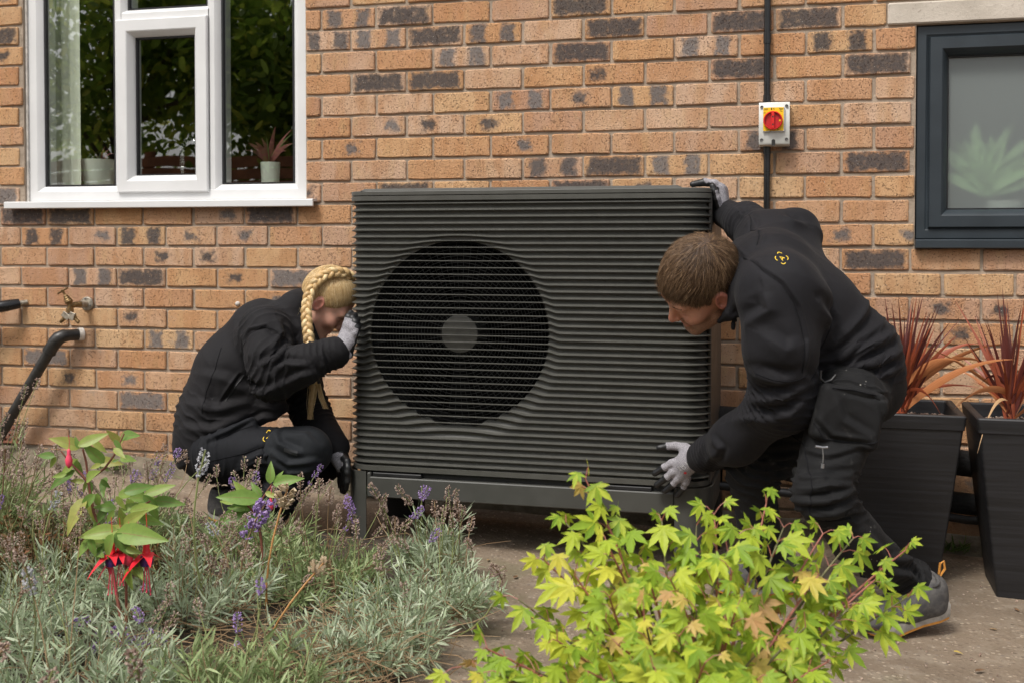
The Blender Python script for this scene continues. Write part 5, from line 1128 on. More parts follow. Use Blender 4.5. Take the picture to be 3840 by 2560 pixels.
# ================================================================ the crouching woman
WHC=np.array((-1.5795,-0.5467,0.7306)); WF,WU,WL=frame_from(R(48),R(6),1); WL=-WL if (WL@(-cf))<0 else WL
WS=.93; wneck=np.array((-1.6662,-0.5507,0.6523))
K=dict(fsh=(-1.7530,-0.4506,0.6009),nsh=(-1.7222,-0.7106,0.6280),ub=(-1.7918,-0.6047,0.6272),mid=(-1.8751,-0.6305,0.4795),low=(-1.9213,-0.6465,0.3319),hip=(-1.9379,-0.6532,0.2433),
 ua=(-1.6858,-0.7652,0.5540),el=(-1.6627,-0.7815,0.4945),fa=(-1.5569,-0.7734,0.5386),wr=(-1.4688,-0.7339,0.5762),fua=(-1.7167,-0.4659,0.4503),fel=(-1.6708,-0.4880,0.3406),fwr=(-1.5222,-0.6069,0.2453),
 nh=(-1.8736,-0.7401,0.2323),nk=(-1.5653,-0.7420,0.2528),ns=(-1.6483,-0.7466,0.1161),na=(-1.7390,-0.7530,-0.0093),fh=(-1.9655,-0.5377,0.1915),fk=(-1.6153,-0.5296,0.1765),fn=(-1.8764,-0.5819,-0.0073))
K={k:np.array(v) for k,v in K.items()}
lo=np.min([*K.values(),WHC],0)-.16; hi=np.max([*K.values(),WHC],0)+.16; V=Vol(lo,hi,.0068)
V.chain([K['ub'],K['mid'],K['low'],K['hip']],[.085,.09,.095,.10],.05).cone(K['fsh'],K['nsh'],.05,.05,.04)
V.chain([K['nsh'],K['ua'],K['el'],K['fa'],K['wr']],[.048,.044,.04,.036,.027],.02); V.chain([K['fsh'],K['fua'],K['fel'],K['fwr']],[.048,.042,.038,.028],.02)
V.chain([K['nh'],K['nk'],K['ns'],K['na']],[.08,.055,.05,.035],.02); V.chain([K['fh'],K['fk'],K['fn']],[.08,.055,.035],.02); V.cone(wneck,K['ub'],.05,.065,.03)
head(V,WHC,WF,WU,WL,WS,True,wneck); P,F=V.nets(); P=relax(P,F,1,.3)
woman=sdf_obj('person',P,F,M_skinw,None,head_attrs(P,WHC,WF,WU,WL,WS,False)); tag(woman,'woman with blonde braided hair crouching at the left end of the heat pump','person')
Vh=Vol(WHC-.17,WHC+.17,.0030); head(Vh,WHC,WF,WU,WL,WS*1.008,True,wneck); Ph,Fh=Vh.nets(); Ph=relax(Ph,Fh,1,.35); sdf_obj('face',Ph,Fh,M_skinw,woman,head_attrs(Ph,WHC,WF,WU,WL,WS,False))
# jacket
KJ=('fsh','nsh','ub','mid','low','hip','el','fa','wr','fel','fwr'); lo=np.min([K[k] for k in KJ],0)-.17; hi=np.max([K[k] for k in KJ],0)+.17; V=Vol(lo,hi,.0042)
V.chain([K['ub'],K['mid'],K['low'],K['hip']],[.110,.134,.142,.146],.05)
V.cone(K['fsh'],K['nsh'],.078,.082,.05).cone((-1.7083,-0.6536,0.3121),K['mid'],.06,.12,.05)
V.plane((-1.8488,-0.6913,0.2685),.88*(-cu)+.48*cr,.012)
V.chain([K['nsh'],K['ua'],K['el'],K['fa'],K['wr']],[.083,.074,.070,.060,.049],.03)
V.chain([K['fsh'],K['fua'],K['fel'],K['fwr']],[.075,.070,.062,.046],.03)
V.chain([(-1.6985,-0.6207,0.6669),(-1.6693,-0.5911,0.7169),(-1.6610,-0.5676,0.7394)],[.070,.052,.032],.02); V.cone((-1.6401,-0.6271,0.6319),(-1.6186,-0.6231,0.5738),.05,.05,.03)
V.cone(WHC,wneck+.1*(WHC-wneck),.085,.058,.006,'s')
P,F=V.nets(); N=vnormals(P,F); P=cloth_noise(P,N,.0015,21); P=crumple(P,N,.0030,22); P=wrinkles(P,N,[(K['el'],unit(K['fa']-K['nsh']),.075,.11,.024,.012),(K['wr']-.05*unit(K['wr']-K['fa']),unit(K['wr']-K['fa']),.05,.08,.02,.007),(K['low'],unit(K['hip']-K['mid']),.08,.18,.032,.010),(K['fel'],unit(K['fwr']-K['fua']),.08,.10,.024,.010),(K['nsh'],unit(K['ua']-K['ub']),.05,.10,.028,.008)],23); N=vnormals(P,F)
FW=[([(-1.8332,-0.7586,0.6880),(-1.8050,-0.7538,0.5955),(-1.7838,-0.7506,0.5101)],.007,.022),([(-1.9283,-0.7886,0.4959),(-1.8387,-0.7656,0.4817),(-1.7695,-0.7490,0.4319)],.006,.02),([(-1.9516,-0.8179,0.3991),(-1.8556,-0.7933,0.3850),(-1.7598,-0.7678,0.4062)],.008,.02),([(-1.9754,-0.8057,0.3180),(-1.8789,-0.7805,0.3180),(-1.7828,-0.7543,0.3607)],.007,.018),([(-1.6730,-0.8449,0.5402),(-1.6199,-0.8304,0.5650),(-1.6001,-0.8243,0.5994)],.012,.014),([(-1.6239,-0.8532,0.5259),(-1.5842,-0.8423,0.5465),(-1.5312,-0.8286,0.5424)],.011,.013),([(-1.5904,-0.8456,0.4848),(-1.5442,-0.8329,0.5095),(-1.5045,-0.8224,0.5150)],.008,.013),([(-1.4850,-0.8155,0.5807),(-1.4756,-0.8138,0.5533),(-1.4780,-0.8152,0.5259)],.007,.008),([(-1.7576,-0.8133,0.6130),(-1.7308,-0.8055,0.6437),(-1.6835,-0.7929,0.6548),(-1.6428,-0.7831,0.6227),(-1.6156,-0.7766,0.6018)],-.005,.006),([(-1.7711,-0.8169,0.6088),(-1.7502,-0.8140,0.5180),(-1.6958,-0.8013,0.4622)],-.005,.008),([(-1.8489,-0.7910,0.4062),(-1.8149,-0.7808,0.4558),(-1.7905,-0.7734,0.4954)],-.008,.006),([(-1.9006,-0.7821,0.4674),(-1.9071,-0.7854,0.4105),(-1.8930,-0.7830,0.3607)],.005,.018),([(-1.7730,-0.7733,0.3284),(-1.7184,-0.7583,0.3567),(-1.6635,-0.7442,0.3496)],.008,.012),([(-1.7506,-0.7847,0.4583),(-1.6824,-0.7671,0.4513),(-1.6281,-0.7522,0.4794)],.010,.014),([(-1.7323,-0.7610,0.3921),(-1.6911,-0.7507,0.3779),(-1.6501,-0.7394,0.3991)],.009,.014),([(-1.6657,-0.7360,0.6751),(-1.6517,-0.7335,0.6327),(-1.6651,-0.7383,0.5831)],.010,.012)]
P=folds(P,N,FW); sdf_obj('jacket',P,F,M_jackw,woman); TWJ=bvh(P,F)
seam('seam',woman,TWJ,[[(-1.7601,-0.8147,0.5878),(-1.7374,-0.8076,0.6297),(-1.6971,-0.7963,0.6576),(-1.6565,-0.7860,0.6479),(-1.6225,-0.7780,0.6158),(-1.6088,-0.7752,0.5878)],[(-1.7615,-0.8150,0.5878),(-1.7503,-0.8136,0.5320),(-1.7298,-0.8092,0.4971),(-1.6958,-0.8013,0.4622)],[(-1.8569,-0.7883,0.5831),(-1.8701,-0.7937,0.5124),(-1.8970,-0.8026,0.4416),(-1.9075,-0.8072,0.3708)]],M_seam)
seam('zip',woman,TWJ,[[(-1.8239,-0.8360,0.4119),(-1.7971,-0.8281,0.4482),(-1.7663,-0.8188,0.4957)]],M_black,.0026)
mb=MB(); d=Vector(unit(K['wr']-K['fa'])); w_=Vector(K['wr']); mb.tube([w_-d*.030,w_-d*.02,w_+d*.002],[.050,.0515,.050],24); mb.build('cuff',M_jackw,woman,smooth=60)
M_cuff=simple('glove_cuff_grey',(.10,.125,.15),.8); mb=MB(); mb.tube([w_-d*.004,w_+d*.010],[.044,.043],24); mb.build('glove_cuff',M_cuff,woman,smooth=60)
# trousers
KT=('hip','nh','nk','ns','na','fh','fk','fn'); lo=np.min([K[k] for k in KT],0)-.16; hi=np.max([K[k] for k in KT],0)+.15; V=Vol(lo,hi,.0042)
V.ell(K['hip']-.005*cu,(.135,.14,.128),None,.03); V.chain([K['nh'],K['nk']],[.098,.073],.03); V.chain([K['nk'],K['ns'],K['na']],[.070,.062,.052],.02); V.chain([K['fh'],K['fk'],K['fn']],[.095,.07,.052],.03)
V.box((-1.7958,-0.7749,0.2992),(.075,.022,.040),np.stack([unit(cr*.93+cu*.36),-cf,unit(cu*.93-cr*.36)]),.014,.01)
P,F=V.nets(); N=vnormals(P,F); P=cloth_noise(P,N,.0018,31); P=crumple(P,N,.0030,32); P=wrinkles(P,N,[(K['nk']-.08*cr,unit(K['nk']-K['nh']),.05,.12,.024,.010),(K['ns'],unit(K['na']-K['nk']),.08,.10,.024,.010),(K['nh'],unit(K['nk']-K['nh']),.06,.13,.03,.010)],33); N=vnormals(P,F)
FWT=[([(-1.6450,-0.8431,0.3378),(-1.6181,-0.8374,0.2896),(-1.5512,-0.8207,0.2620)],.009,.012),([(-1.6379,-0.8433,0.2620),(-1.5910,-0.8320,0.2276),(-1.5110,-0.8110,0.2345)],.010,.012),([(-1.6310,-0.8424,0.2276),(-1.5908,-0.8327,0.2000),(-1.5109,-0.8117,0.2069)],.009,.011),([(-1.7483,-0.8214,0.2248),(-1.6944,-0.8066,0.2527),(-1.6403,-0.7926,0.2499)],.009,.012),([(-1.7750,-0.8297,0.1759),(-1.7076,-0.8112,0.2109),(-1.6401,-0.7936,0.2081)],-.008,.010),([(-1.6607,-0.8272,0.3137),(-1.6645,-0.8293,0.2722),(-1.6804,-0.8342,0.2445)],-.007,.008),([(-1.6138,-0.8150,0.3137),(-1.5468,-0.7975,0.3137),(-1.4996,-0.7863,0.2722)],.008,.014),([(-1.8703,-0.8517,0.2807),(-1.8029,-0.8333,0.3086),(-1.7221,-0.8110,0.3575)],-.006,.008),([(-1.7339,-0.8211,0.0992),(-1.6933,-0.8108,0.0852),(-1.6393,-0.7964,0.0992)],.009,.012),([(-1.7471,-0.8260,0.0433),(-1.7065,-0.8156,0.0363),(-1.6593,-0.8029,0.0503)],.009,.012)]
P=folds(P,N,FWT); sdf_obj('trousers',P,F,M_trouw,woman); TT=bvh(P,F)
seam('seam',woman,TT,[[(-1.8699,-0.8531,0.2220),(-1.8294,-0.8423,0.2318),(-1.7485,-0.8207,0.2527),(-1.6811,-0.8024,0.2779)],[(-1.8298,-0.8407,0.2946),(-1.7692,-0.8242,0.3225),(-1.7085,-0.8078,0.3435)],[(-1.6745,-0.7999,0.3086),(-1.6783,-0.8020,0.2667),(-1.6970,-0.8078,0.2318)]],M_seam)
V=Vol(K['nk']-.13,K['nk']+.13,.0052); V.cone(K['nk']-.065*cr+.0*cu,K['nk'],.080,.0765,.02).cone(K['nk'],K['nk']-.03*cu-.02*cr,.0765,.072,.02); P,F=V.nets(); N=vnormals(P,F); P=cloth_noise(P,N,.003,41); N=vnormals(P,F); P=folds(P,N,FWT[:3]+FWT[6:7]); sdf_obj('knee_patch',P,F,M_knee,woman); TKP=bvh(P,F)
logo(woman,TT,(-1.6634,-0.8281,0.3054),.0165,R(-22))
def drape_quad(name,pts,mat,parent,tree,n=6):
    a,b,c,d=[np.array(p) for p in pts]; mb=MB(); mb.grid([[tuple((a*(1-u)+b*u)*(1-v)+(d*(1-u)+c*u)*v) for u in np.linspace(0,1,n)] for v in np.linspace(0,1,3)]); o=mb.build(name,mat,parent); drape(o,tree,tuple(cf),.0018); return o
M_refl=simple('grey_reflective_tape',(.045,.046,.05),.45)
drape_quad('reflective_tape',[(-1.5876,-0.8814,0.2822),(-1.5455,-0.8707,0.2713),(-1.5480,-0.8718,0.2550),(-1.5888,-0.8820,0.2686)],M_refl,woman,TKP)
# belt with buckle strap
mb=MB(); mb.tube([(-1.9068,-0.8101,0.2576),(-1.8850,-0.8039,0.2788),(-1.8550,-0.7954,0.3029),(-1.8141,-0.7841,0.3255)],.008,8,flat=.5); mb.build('belt_strap',M_black,woman,smooth=60)
# boots
shoe(woman,(-1.8252,-0.6951,-0.0978),(-1.6247,-0.8282,-0.0713),(0,0,1),K['na'])
shoe(woman,np.array((-1.9690,-0.6396,-0.0369))+np.array([0,0,.03]),np.array((-1.8075,-0.6361,-0.0424)),(0.1,0,1),K['fn'])
# gloves
glove('glove',woman,[((-1.4512,-0.7292,0.5818),(-1.4338,-0.7132,0.6215),.029,.021),((-1.4512,-0.7293,0.5790),(-1.4236,-0.7161,0.6079),.026,.019),((-1.4560,-0.7251,0.5869),(-1.4472,-0.7062,0.6277),.024,.018)],
 [[(-1.4500,-0.7067,0.6361),(-1.4409,-0.7067,0.6630),(-1.4367,-0.7019,0.6867),(-1.4345,-0.6855,0.6998)],[(-1.4377,-0.7108,0.6338),(-1.4261,-0.7132,0.6609),(-1.4188,-0.7087,0.6832),(-1.4189,-0.6868,0.6917)],[(-1.4280,-0.7126,0.6258),(-1.4152,-0.7179,0.6531),(-1.4079,-0.7134,0.6711),(-1.4087,-0.6897,0.6765)],[(-1.4195,-0.7149,0.6121),(-1.4071,-0.7193,0.6365),(-1.4016,-0.7143,0.6531),(-1.4025,-0.6937,0.6586)],[(-1.4417,-0.7268,0.5790),(-1.4254,-0.7229,0.5664),(-1.4260,-0.7070,0.5860),(-1.4379,-0.6891,0.5982)]],-cf*.75-cr*.55+cu*.1,rf=.0115,tip=.62)
glove('glove',woman,[((-1.5124,-0.6150,0.2326),(-1.4862,-0.6403,0.1921),.028,.024),((-1.5221,-0.6070,0.2394),(-1.5027,-0.6233,0.2142),.030,.028)],
 [[(-1.4681,-0.6612,0.1998),(-1.4537,-0.6736,0.1757),(-1.4549,-0.6747,0.1473),(-1.4628,-0.6671,0.1209)],[(-1.4775,-0.6535,0.1921),(-1.4651,-0.6614,0.1627),(-1.4663,-0.6625,0.1341),(-1.4742,-0.6549,0.1090)],[(-1.4904,-0.6415,0.1892),(-1.4812,-0.6452,0.1557),(-1.4824,-0.6462,0.1284),(-1.4857,-0.6424,0.1086)],[(-1.5034,-0.6293,0.1920),(-1.4976,-0.6286,0.1602),(-1.4974,-0.6292,0.1371),(-1.4973,-0.6296,0.1198)],[(-1.4797,-0.6481,0.2227),(-1.4593,-0.6638,0.2122),(-1.4525,-0.6728,0.1942),(-1.4532,-0.6786,0.1781)]],-cf*.1-cr*.9,rf=.0112,tip=.05)
# ---- blonde hair: scalp, swept strands, braid over the crown and down past the shoulder
def woman_hair():
    c=WHC; r=random.Random(8); p=lambda f,l,u: c+WS*(f*WF+l*WL+u*WU); A=np.stack([WF,WL,WU])
    Vs=Vol(c-.17,c+.17,.0036); Vs.ell(p(-.010,0,.024),(.103*WS,.081*WS,.103*WS),A,.01); Vs.plane(p(.064,0,.030),unit(.85*WF-.5*WU),.02); Vs.ell(p(.062,0,-.070),(.082,.13,.082),A,.01,'s'); Vs.plane(p(-.03,0,-.050),unit(-WU),.02)
    for e in(-1,1): Vs.ell(p(-.004,e*.085,-.016),(.023,.02,.034),A,.006,'s')
    P,F=Vs.nets(); P=relax(P,F,2,.5); o=sdf_obj('hair',P,F,M_scalpw,woman); N=vnormals(P,F)
    bp=[np.array(q) for q in [(-1.4850,-0.5407,0.8050),(-1.5046,-0.5763,0.8250),(-1.5318,-0.6039,0.8284),(-1.5627,-0.6227,0.8128),(-1.5863,-0.6400,0.7857),(-1.5985,-0.6545,0.7472),(-1.5966,-0.6760,0.7010),(-1.5857,-0.6900,0.6520),(-1.5757,-0.6990,0.6030),(-1.5706,-0.6937,0.5599),(-1.5830,-0.6570,0.5056),(-1.5939,-0.6198,0.4575)]]
    # resample path
    S=[0]; 
    for a,b in zip(bp[:-1],bp[1:]): S.append(S[-1]+np.linalg.norm(b-a))
    def at(s_):
        s_=min(max(s_,0),S[-1]-1e-6); i=next(j for j in range(len(S)-1) if S[j+1]>s_); t=(s_-S[i])/(S[i+1]-S[i]); return bp[i]*(1-t)+bp[i+1]*t
    mb=MB(); n=int(S[-1]/.003); base=[at(i*.003) for i in range(n)]
    for it in range(6): base=[base[0]]+[(base[i-1]+base[i]*2+base[i+1])/4 for i in range(1,n-1)]+[base[-1]]
    per=.072
    for k in range(3):
        line=[];rads=[]
        for i in range(n):
            s_=i*.003; t=unit(base[min(i+1,n-1)]-base[max(i-1,0)]); out=-cf-t*((-cf)@t); out=unit(out); sd=np.cross(t,out); th=2*math.pi*s_/per+k*2*math.pi/3
            wd=.0105*(1 if s_<S[-1]*.75 else .85); line.append(base[i]+sd*wd*math.sin(th)+out*.005*math.sin(2*th)); rads.append(.0085*(1 if s_<S[-1]*.7 else .85))
        mb.tube(line,rads,10)
        # fibres over each braid strand
        for q in range(110):
            a0=r.uniform(0,6.28); i0=r.randrange(0,n-8); ln=min(n-1,i0+r.randrange(6,16)); pts=[]
            for i in range(i0,ln,2):
                t=unit(line[min(i+1,n-1)]-line[max(i-1,0)]); out=unit(-cf-t*((-cf)@t)); sd=np.cross(t,out); a=a0+.05*(i-i0); pts.append(tuple(line[i]+(out*math.cos(a)+sd*math.sin(a))*(rads[i]+.0005)))
            if len(pts)>1: strand(mb,pts,.0008)
    mb.build('braid',M_hairw,o,smooth=180)
    # swept strands from hairline to the braid
    mb=MB(); outer=[(P[i],N[i]) for i in range(len(P)) if np.linalg.norm(P[i]-p(-.01,0,.024))>.07 and (P[i]-c)@WL>-.03]
    cen=p(-.01,0,.024)
    for k in range(6500):
        q,nn=outer[r.randrange(len(outer))]; d=.67*WU-.62*WF+.10*np.array([r.gauss(0,1) for _ in range(3)]); d=unit(d-nn*(d@nn)); L=.05*r.uniform(.6,1.2); pts=[]; x=q+nn*.0006; rad=np.linalg.norm(q-cen); lf=.0008+.0022*r.random()
        for i in range(5):
            pts.append(tuple(x)); y=x+d*L/4; yy=y-cen; x=cen+unit(yy)*(rad+lf)
        strand(mb,pts,.0007)
    for k in range(90):   # flyaway wisps at the nape and temples
        q=base[int(n*r.uniform(.35,.8))]; d=unit(np.array([r.gauss(0,1) for _ in range(3)])); strand(mb,[tuple(q+d*.007),tuple(q+d*.022+np.array([0,0,.004])),tuple(q+d*.030+np.array([0,0,-.012]))],.00022)
    mb.build('hair_strands',M_hairw,o,smooth=180)
    # loose tails hanging below the sleeve
    mb=MB()
    for (tp,w0) in(([(-1.5940,-0.6195,0.4691),(-1.5993,-0.6220,0.4284),(-1.6047,-0.6246,0.3848),(-1.6072,-0.6265,0.3383)],.013),([(-1.5856,-0.6172,0.4749),(-1.5783,-0.6162,0.4429),(-1.5725,-0.6155,0.4110),(-1.5568,-0.6124,0.3732)],.007)):
        tp=[np.array(a) for a in tp]
        for k in range(120):
            a=np.array([r.gauss(0,.5),r.gauss(0,.5),0]); strand(mb,[tuple(tp[i]+a*w0*(1.0,.9,.8,.5)[i]+np.array([r.gauss(0,.0015),0,0])*i) for i in range(r.choice([3,4,4]))],.0009)
    mb.build('hair_tail',M_hairw,o,smooth=180)
    mb=MB(); mb.tube([(-1.5792,-0.6208,0.4697),(-1.5778,-0.6208,0.4581)],.008,10); mb.build('hair_tie',M_black,o,smooth=60)
    mb=MB(); e=p(-.002,.086,-.040); mb.lathe([(.001,-.003),(.003,-.001),(.003,.001),(.001,.003)],e,tuple(-cf),8); mb.build('earring',M_zip,woman)
woman_hair()

# ================================================================ planting
def leaf_shader(name,stops,rough=.5,trans=.35,per='obj',vein=False,tcol=None):
    m=NT(name); r=m.n('ShaderNodeObjectInfo').outputs['Random'] if per=='obj' else m.n('ShaderNodeNewGeometry').outputs['Random Per Island']
    c=m.ramp(r,stops); n=m.noise(90,m.pos(),3); c=m.mix(m.math('MULTIPLY',m.sm(n,.3,.75),.45),c,m.mix(.5,c,tuple(q*.55 for q in stops[0][1])))
    if vein:
        u=m.n('ShaderNodeTexCoord').outputs['UV']; sx=m.n('ShaderNodeSeparateXYZ'); m.l(u,sx.inputs[0]); ax=m.math('ABSOLUTE',sx.outputs[0]); 
        w_=m.math('SINE',m.math('MULTIPLY',m.math('SUBTRACT',sx.outputs[1],m.math('MULTIPLY',ax,.55)),62.0)); v=m.math('MAXIMUM',m.sm(ax,.055,.02),m.math('MULTIPLY',m.sm(w_,.80,.97),.5)); c=m.mix(m.math('MULTIPLY',v,.55),c,(.34,.12,.08) if vein=='red' else tuple(min(1,q*1.5) for q in stops[-1][1]))
    m.set(Base_Color=c,Roughness=rough); m.p.inputs['Specular IOR Level'].default_value=.35
    t=m.n('ShaderNodeBsdfTranslucent'); m.l(c,t.inputs['Color']); mx=m.n('ShaderNodeMixShader'); mx.inputs[0].default_value=trans; m.l(m.p.outputs[0],mx.inputs[1]); m.l(t.outputs[0],mx.inputs[2]); m.l(mx.outputs[0],m.out.inputs[0]); return m.m
M_lav=leaf_shader('lavender_leaf',[(0,(.31,.39,.23)),(.5,(.45,.53,.35)),(1,(.60,.66,.50))],.75,.35,'island')
M_lavg=leaf_shader('lavender_leaf_green',[(0,(.22,.30,.115)),(.5,(.34,.43,.19)),(1,(.47,.54,.30))],.7,.3,'island')
M_stem=leaf_shader('green_stem',[(0,(.17,.20,.07)),(1,(.30,.33,.13))],.6,.1,'island'); M_dry=leaf_shader('dry_stem',[(0,(.16,.095,.045)),(.5,(.28,.185,.10)),(1,(.40,.29,.17))],.8,.1,'island'); M_ostem=simple('orange_dry_stem',(.38,.19,.06),.6)
M_purp=leaf_shader('purple_floret',[(0,(.26,.16,.40)),(.6,(.42,.28,.58)),(1,(.56,.42,.68))],.7,.3,'island'); M_tan=leaf_shader('dry_floret',[(0,(.20,.125,.095)),(.5,(.42,.30,.24)),(1,(.60,.48,.40))],.85,.2,'island'); M_whf=leaf_shader('pale_floret',[(0,(.40,.40,.44)),(1,(.66,.66,.68))],.7,.3,'island'); M_cream=leaf_shader('cream_seedhead',[(0,(.40,.29,.17)),(1,(.66,.54,.38))],.8,.2,'island')
M_rust=leaf_shader('rusty_small_leaf',[(0,(.055,.060,.022)),(.45,(.11,.105,.035)),(.8,(.17,.085,.03)),(1,(.24,.085,.03))],.6,.25,'island')
# soil bed
def bed_r(y): # right-hand edge of the bed as a function of depth
    return -1.03+.10*math.sin(y*3)+(-.10 if y>-1.25 else 0)+max(0,(-1.62-y))*.75
rows=[]
for y in np.linspace(-3.6,-.62,46):
    r=[]
    xr=bed_r(y)
    for t in np.linspace(0,1,50):
        x=-3.9+(xr+3.9)*t; e=min(1,(1-t)*9)*min(1,(-.60-y)*5+.05); r.append((x,y,GZ(x)+.004+.05*e+mnoise.noise(Vector((x*7,y*7,2)))*.018*e+mnoise.noise(Vector((x*23,y*23,2)))*.008*e))
    rows.append(r)
M_bed=simple('bed_soil',(.075,.052,.034),.98,0,.4,18,bump=1,bscale=55,bdist=.012,c2=(.035,.025,.017))
mb=MB(); mb.grid(rows); o=mb.build('flower_bed',M_bed,smooth=180); tag(o,kind='structure')
def leaves_mesh(B,D,L,Wd,curl,rg,mats,name):
    """narrow bent leaves: B base, D direction, arrays"""
    n=len(B); D=D/np.linalg.norm(D,axis=1)[:,None]; rv=rg.normal(size=(n,3)); S=np.cross(D,rv); S/=np.linalg.norm(S,axis=1)[:,None]+1e-9; Nn=np.cross(S,D)
    P=np.zeros((n,7,3)); Wd=Wd[:,None]; L=L[:,None]; curl=curl[:,None]
    c1=B+D*L*.35+Nn*curl*L*.10; c2=B+D*L*.72+Nn*curl*L*.32; c3=B+D*L+Nn*curl*L*.62
    P[:,0]=B-S*Wd*.22; P[:,1]=B+S*Wd*.22; P[:,2]=c1-S*Wd*.5; P[:,3]=c1+S*Wd*.5; P[:,4]=c2-S*Wd*.42; P[:,5]=c2+S*Wd*.42; P[:,6]=c3
    o=(np.arange(n)*7)[:,None]; Q=np.concatenate([o+np.array([[0,1,3,2]]),o+np.array([[2,3,5,4]])],0); T=o+np.array([[4,5,6]])
    me=bpy.data.meshes.new(name); me.vertices.add(n*7); me.vertices.foreach_set('co',P.astype(np.float32).ravel())
    me.loops.add(Q.size+T.size); me.loops.foreach_set('vertex_index',np.concatenate([Q.ravel(),T.ravel()]).astype(np.int32)); me.polygons.add(len(Q)+len(T))
    me.polygons.foreach_set('loop_start',np.concatenate([np.arange(len(Q))*4,Q.size+np.arange(len(T))*3]).astype(np.int32)); me.update(calc_edges=True); me.materials.append(mats); return me
def floret_head(mb,tip,d,ln,rad,n,rg,mi=0):
    d=Vector(d).normalized(); a=d.orthogonal().normalized(); b=d.cross(a)
    for k in range(n):
        u=rg.random(); th=rg.random()*6.28; gap=1 if (.28<u or rg.random()<.3) else .4; r=rad*(.55+.6*math.sin(math.pi*min(1,u*.85+.12)))*gap; s=rad*.42*(.6+.6*rg.random()); c=Vector(tip)-d*ln*(1-u)+(a*math.cos(th)+b*math.sin(th))*r*.72
        out=(a*math.cos(th)+b*math.sin(th)+d*.6).normalized(); w_=out.cross(d).normalized()
        mb.add([c-w_*s*.5,c+w_*s*.5,c+out*s*1.3+w_*s*.35,c+out*s*1.3-w_*s*.35,c+out*s*.6+d*s*.9],[(0,1,2,3),(0,1,4),(1,2,4),(2,3,4),(3,0,4)],mi)
def spike(parent,base,tip,kind,rg,bend=.02,thick=.0013,size=1.0):
    base,tip=np.array(base,float),np.array(tip,float); b=rg.normal(size=3)*bend; b[2]=0; pts=[tuple(base*(1-t)+tip*t+b*4*t*(1-t)+np.array([0,0,.015])*4*t*(1-t)*0) for t in np.linspace(0,1,7)]
    fl={'purple':M_purp,'tan':M_tan,'white':M_whf,'cream':M_cream}[kind]; mb=MB(); mb.tube(pts,[thick*1.2]*3+[thick]*4,5,mi=0,caps=False)
    d=Vector(pts[-1])-Vector(pts[-2]); ln=(.034 if kind!='cream' else .030)*1.45*size*rg.uniform(.8,1.2); floret_head(mb,pts[-1],d,ln,(.0100 if kind!='cream' else .017)*size,int(60*size),rg,1)
    if kind in('purple','tan') and rg.random()<.6: floret_head(mb,Vector(pts[-1])-d.normalized()*(ln+.016),d,0.013,.0080*size,16,rg,1)
    return mb.build('flower_spike',[M_ostem if kind=='cream' else (M_stem if rg.random()<.7 else M_dry),fl],parent)


def lavender(c,rad,hgt,nsh,label,mat,seed,spikes=(),nrand=0,lean=(0,0),leaf=(.036,.066),kinds=('tan','tan','tan','tan','purple')):
    rg=np.random.default_rng(seed); c=np.array(c,float); t=thing('lavender',label,'lavender',c,'lavender in the flower bed')
    B=[];D=[];L=[];W_=[];Cu=[]; st=MB(); tops=[]
    for s in range(nsh):
        az=rg.uniform(0,6.28); rr=rad*math.sqrt(rg.uniform(0,1)); h=hgt*(rg.uniform(.5,1.0) if rg.random()<.8 else rg.uniform(1.0,1.55))*(1-.35*(rr/rad)**2)
        b=c+np.array([math.cos(az)*rr*.35,math.sin(az)*rr*.35,0]); tp=c+np.array([math.cos(az)*rr+lean[0]*h,math.sin(az)*rr+lean[1]*h,h]); mid=(b+tp)/2+np.array([math.cos(az),math.sin(az),-.2])*rad*.12
        pts=[tuple(b*(1-u)**2+2*mid*u*(1-u)+tp*u*u) for u in np.linspace(0,1,6)]; st.tube(pts,[.0022,.002,.0017,.0014,.0011,.0009],4,caps=False); tops.append(tp)
        nl=int(rg.uniform(16,26))
        for k in range(nl):
            u=.25+.75*(k/nl)**.8; p=b*(1-u)**2+2*mid*u*(1-u)+tp*u*u; ax=unit(2*(1-u)*(mid-b)+2*u*(tp-mid)); a=rg.uniform(0,6.28); e1=np.cross(ax,[.3,.9,.1]); e1/=np.linalg.norm(e1); e2=np.cross(ax,e1); up_=.55+.9*u**3
            B.append(p); D.append(e1*math.cos(a)+e2*math.sin(a)+ax*up_*rg.uniform(.5,1.5)+rg.normal(0,.22,3)); L.append(rg.uniform(*leaf)*(1.1-.35*u)); W_.append(rg.uniform(.0034,.0056)); Cu.append(rg.normal(0,.35))
    me=leaves_mesh(np.array(B),np.array(D),np.array(L),np.array(W_),np.array(Cu),rg,mat,'foliage'); o=bpy.data.objects.new('foliage',me); link(o,t); tag(o,kind='stuff')
    st.build('stems',M_dry,t)
    for (tip,kind,*q) in spikes:
        tp=np.array(tip); b=c+np.array([rg.normal(0,rad*.3),rg.normal(0,rad*.3),hgt*.3]); b[:2]=.35*b[:2]+.65*(tp[:2]+np.array([rg.uniform(-.02,.06),rg.uniform(-.05,.03)])); b[2]=GZ(b[0])+.04; spike(t,b,tp,kind,rg,.03,.0014 if not(q and q[0]>1.15) else .0024,q[0] if q else 1.0)
    for k in range(nrand):
        tp=tops[rg.integers(len(tops))]; d=np.array([rg.normal(0,.05),rg.normal(0,.05),rg.uniform(.08,.20)]); spike(t,c*.5+tp*.5,tp+d,str(rg.choice(list(kinds))),rg,.015,.0011,.9)
    return t
def gp(x,y): return (x,y,GZ(x)+.03)
T='tan';Pp='purple';Wh='white'
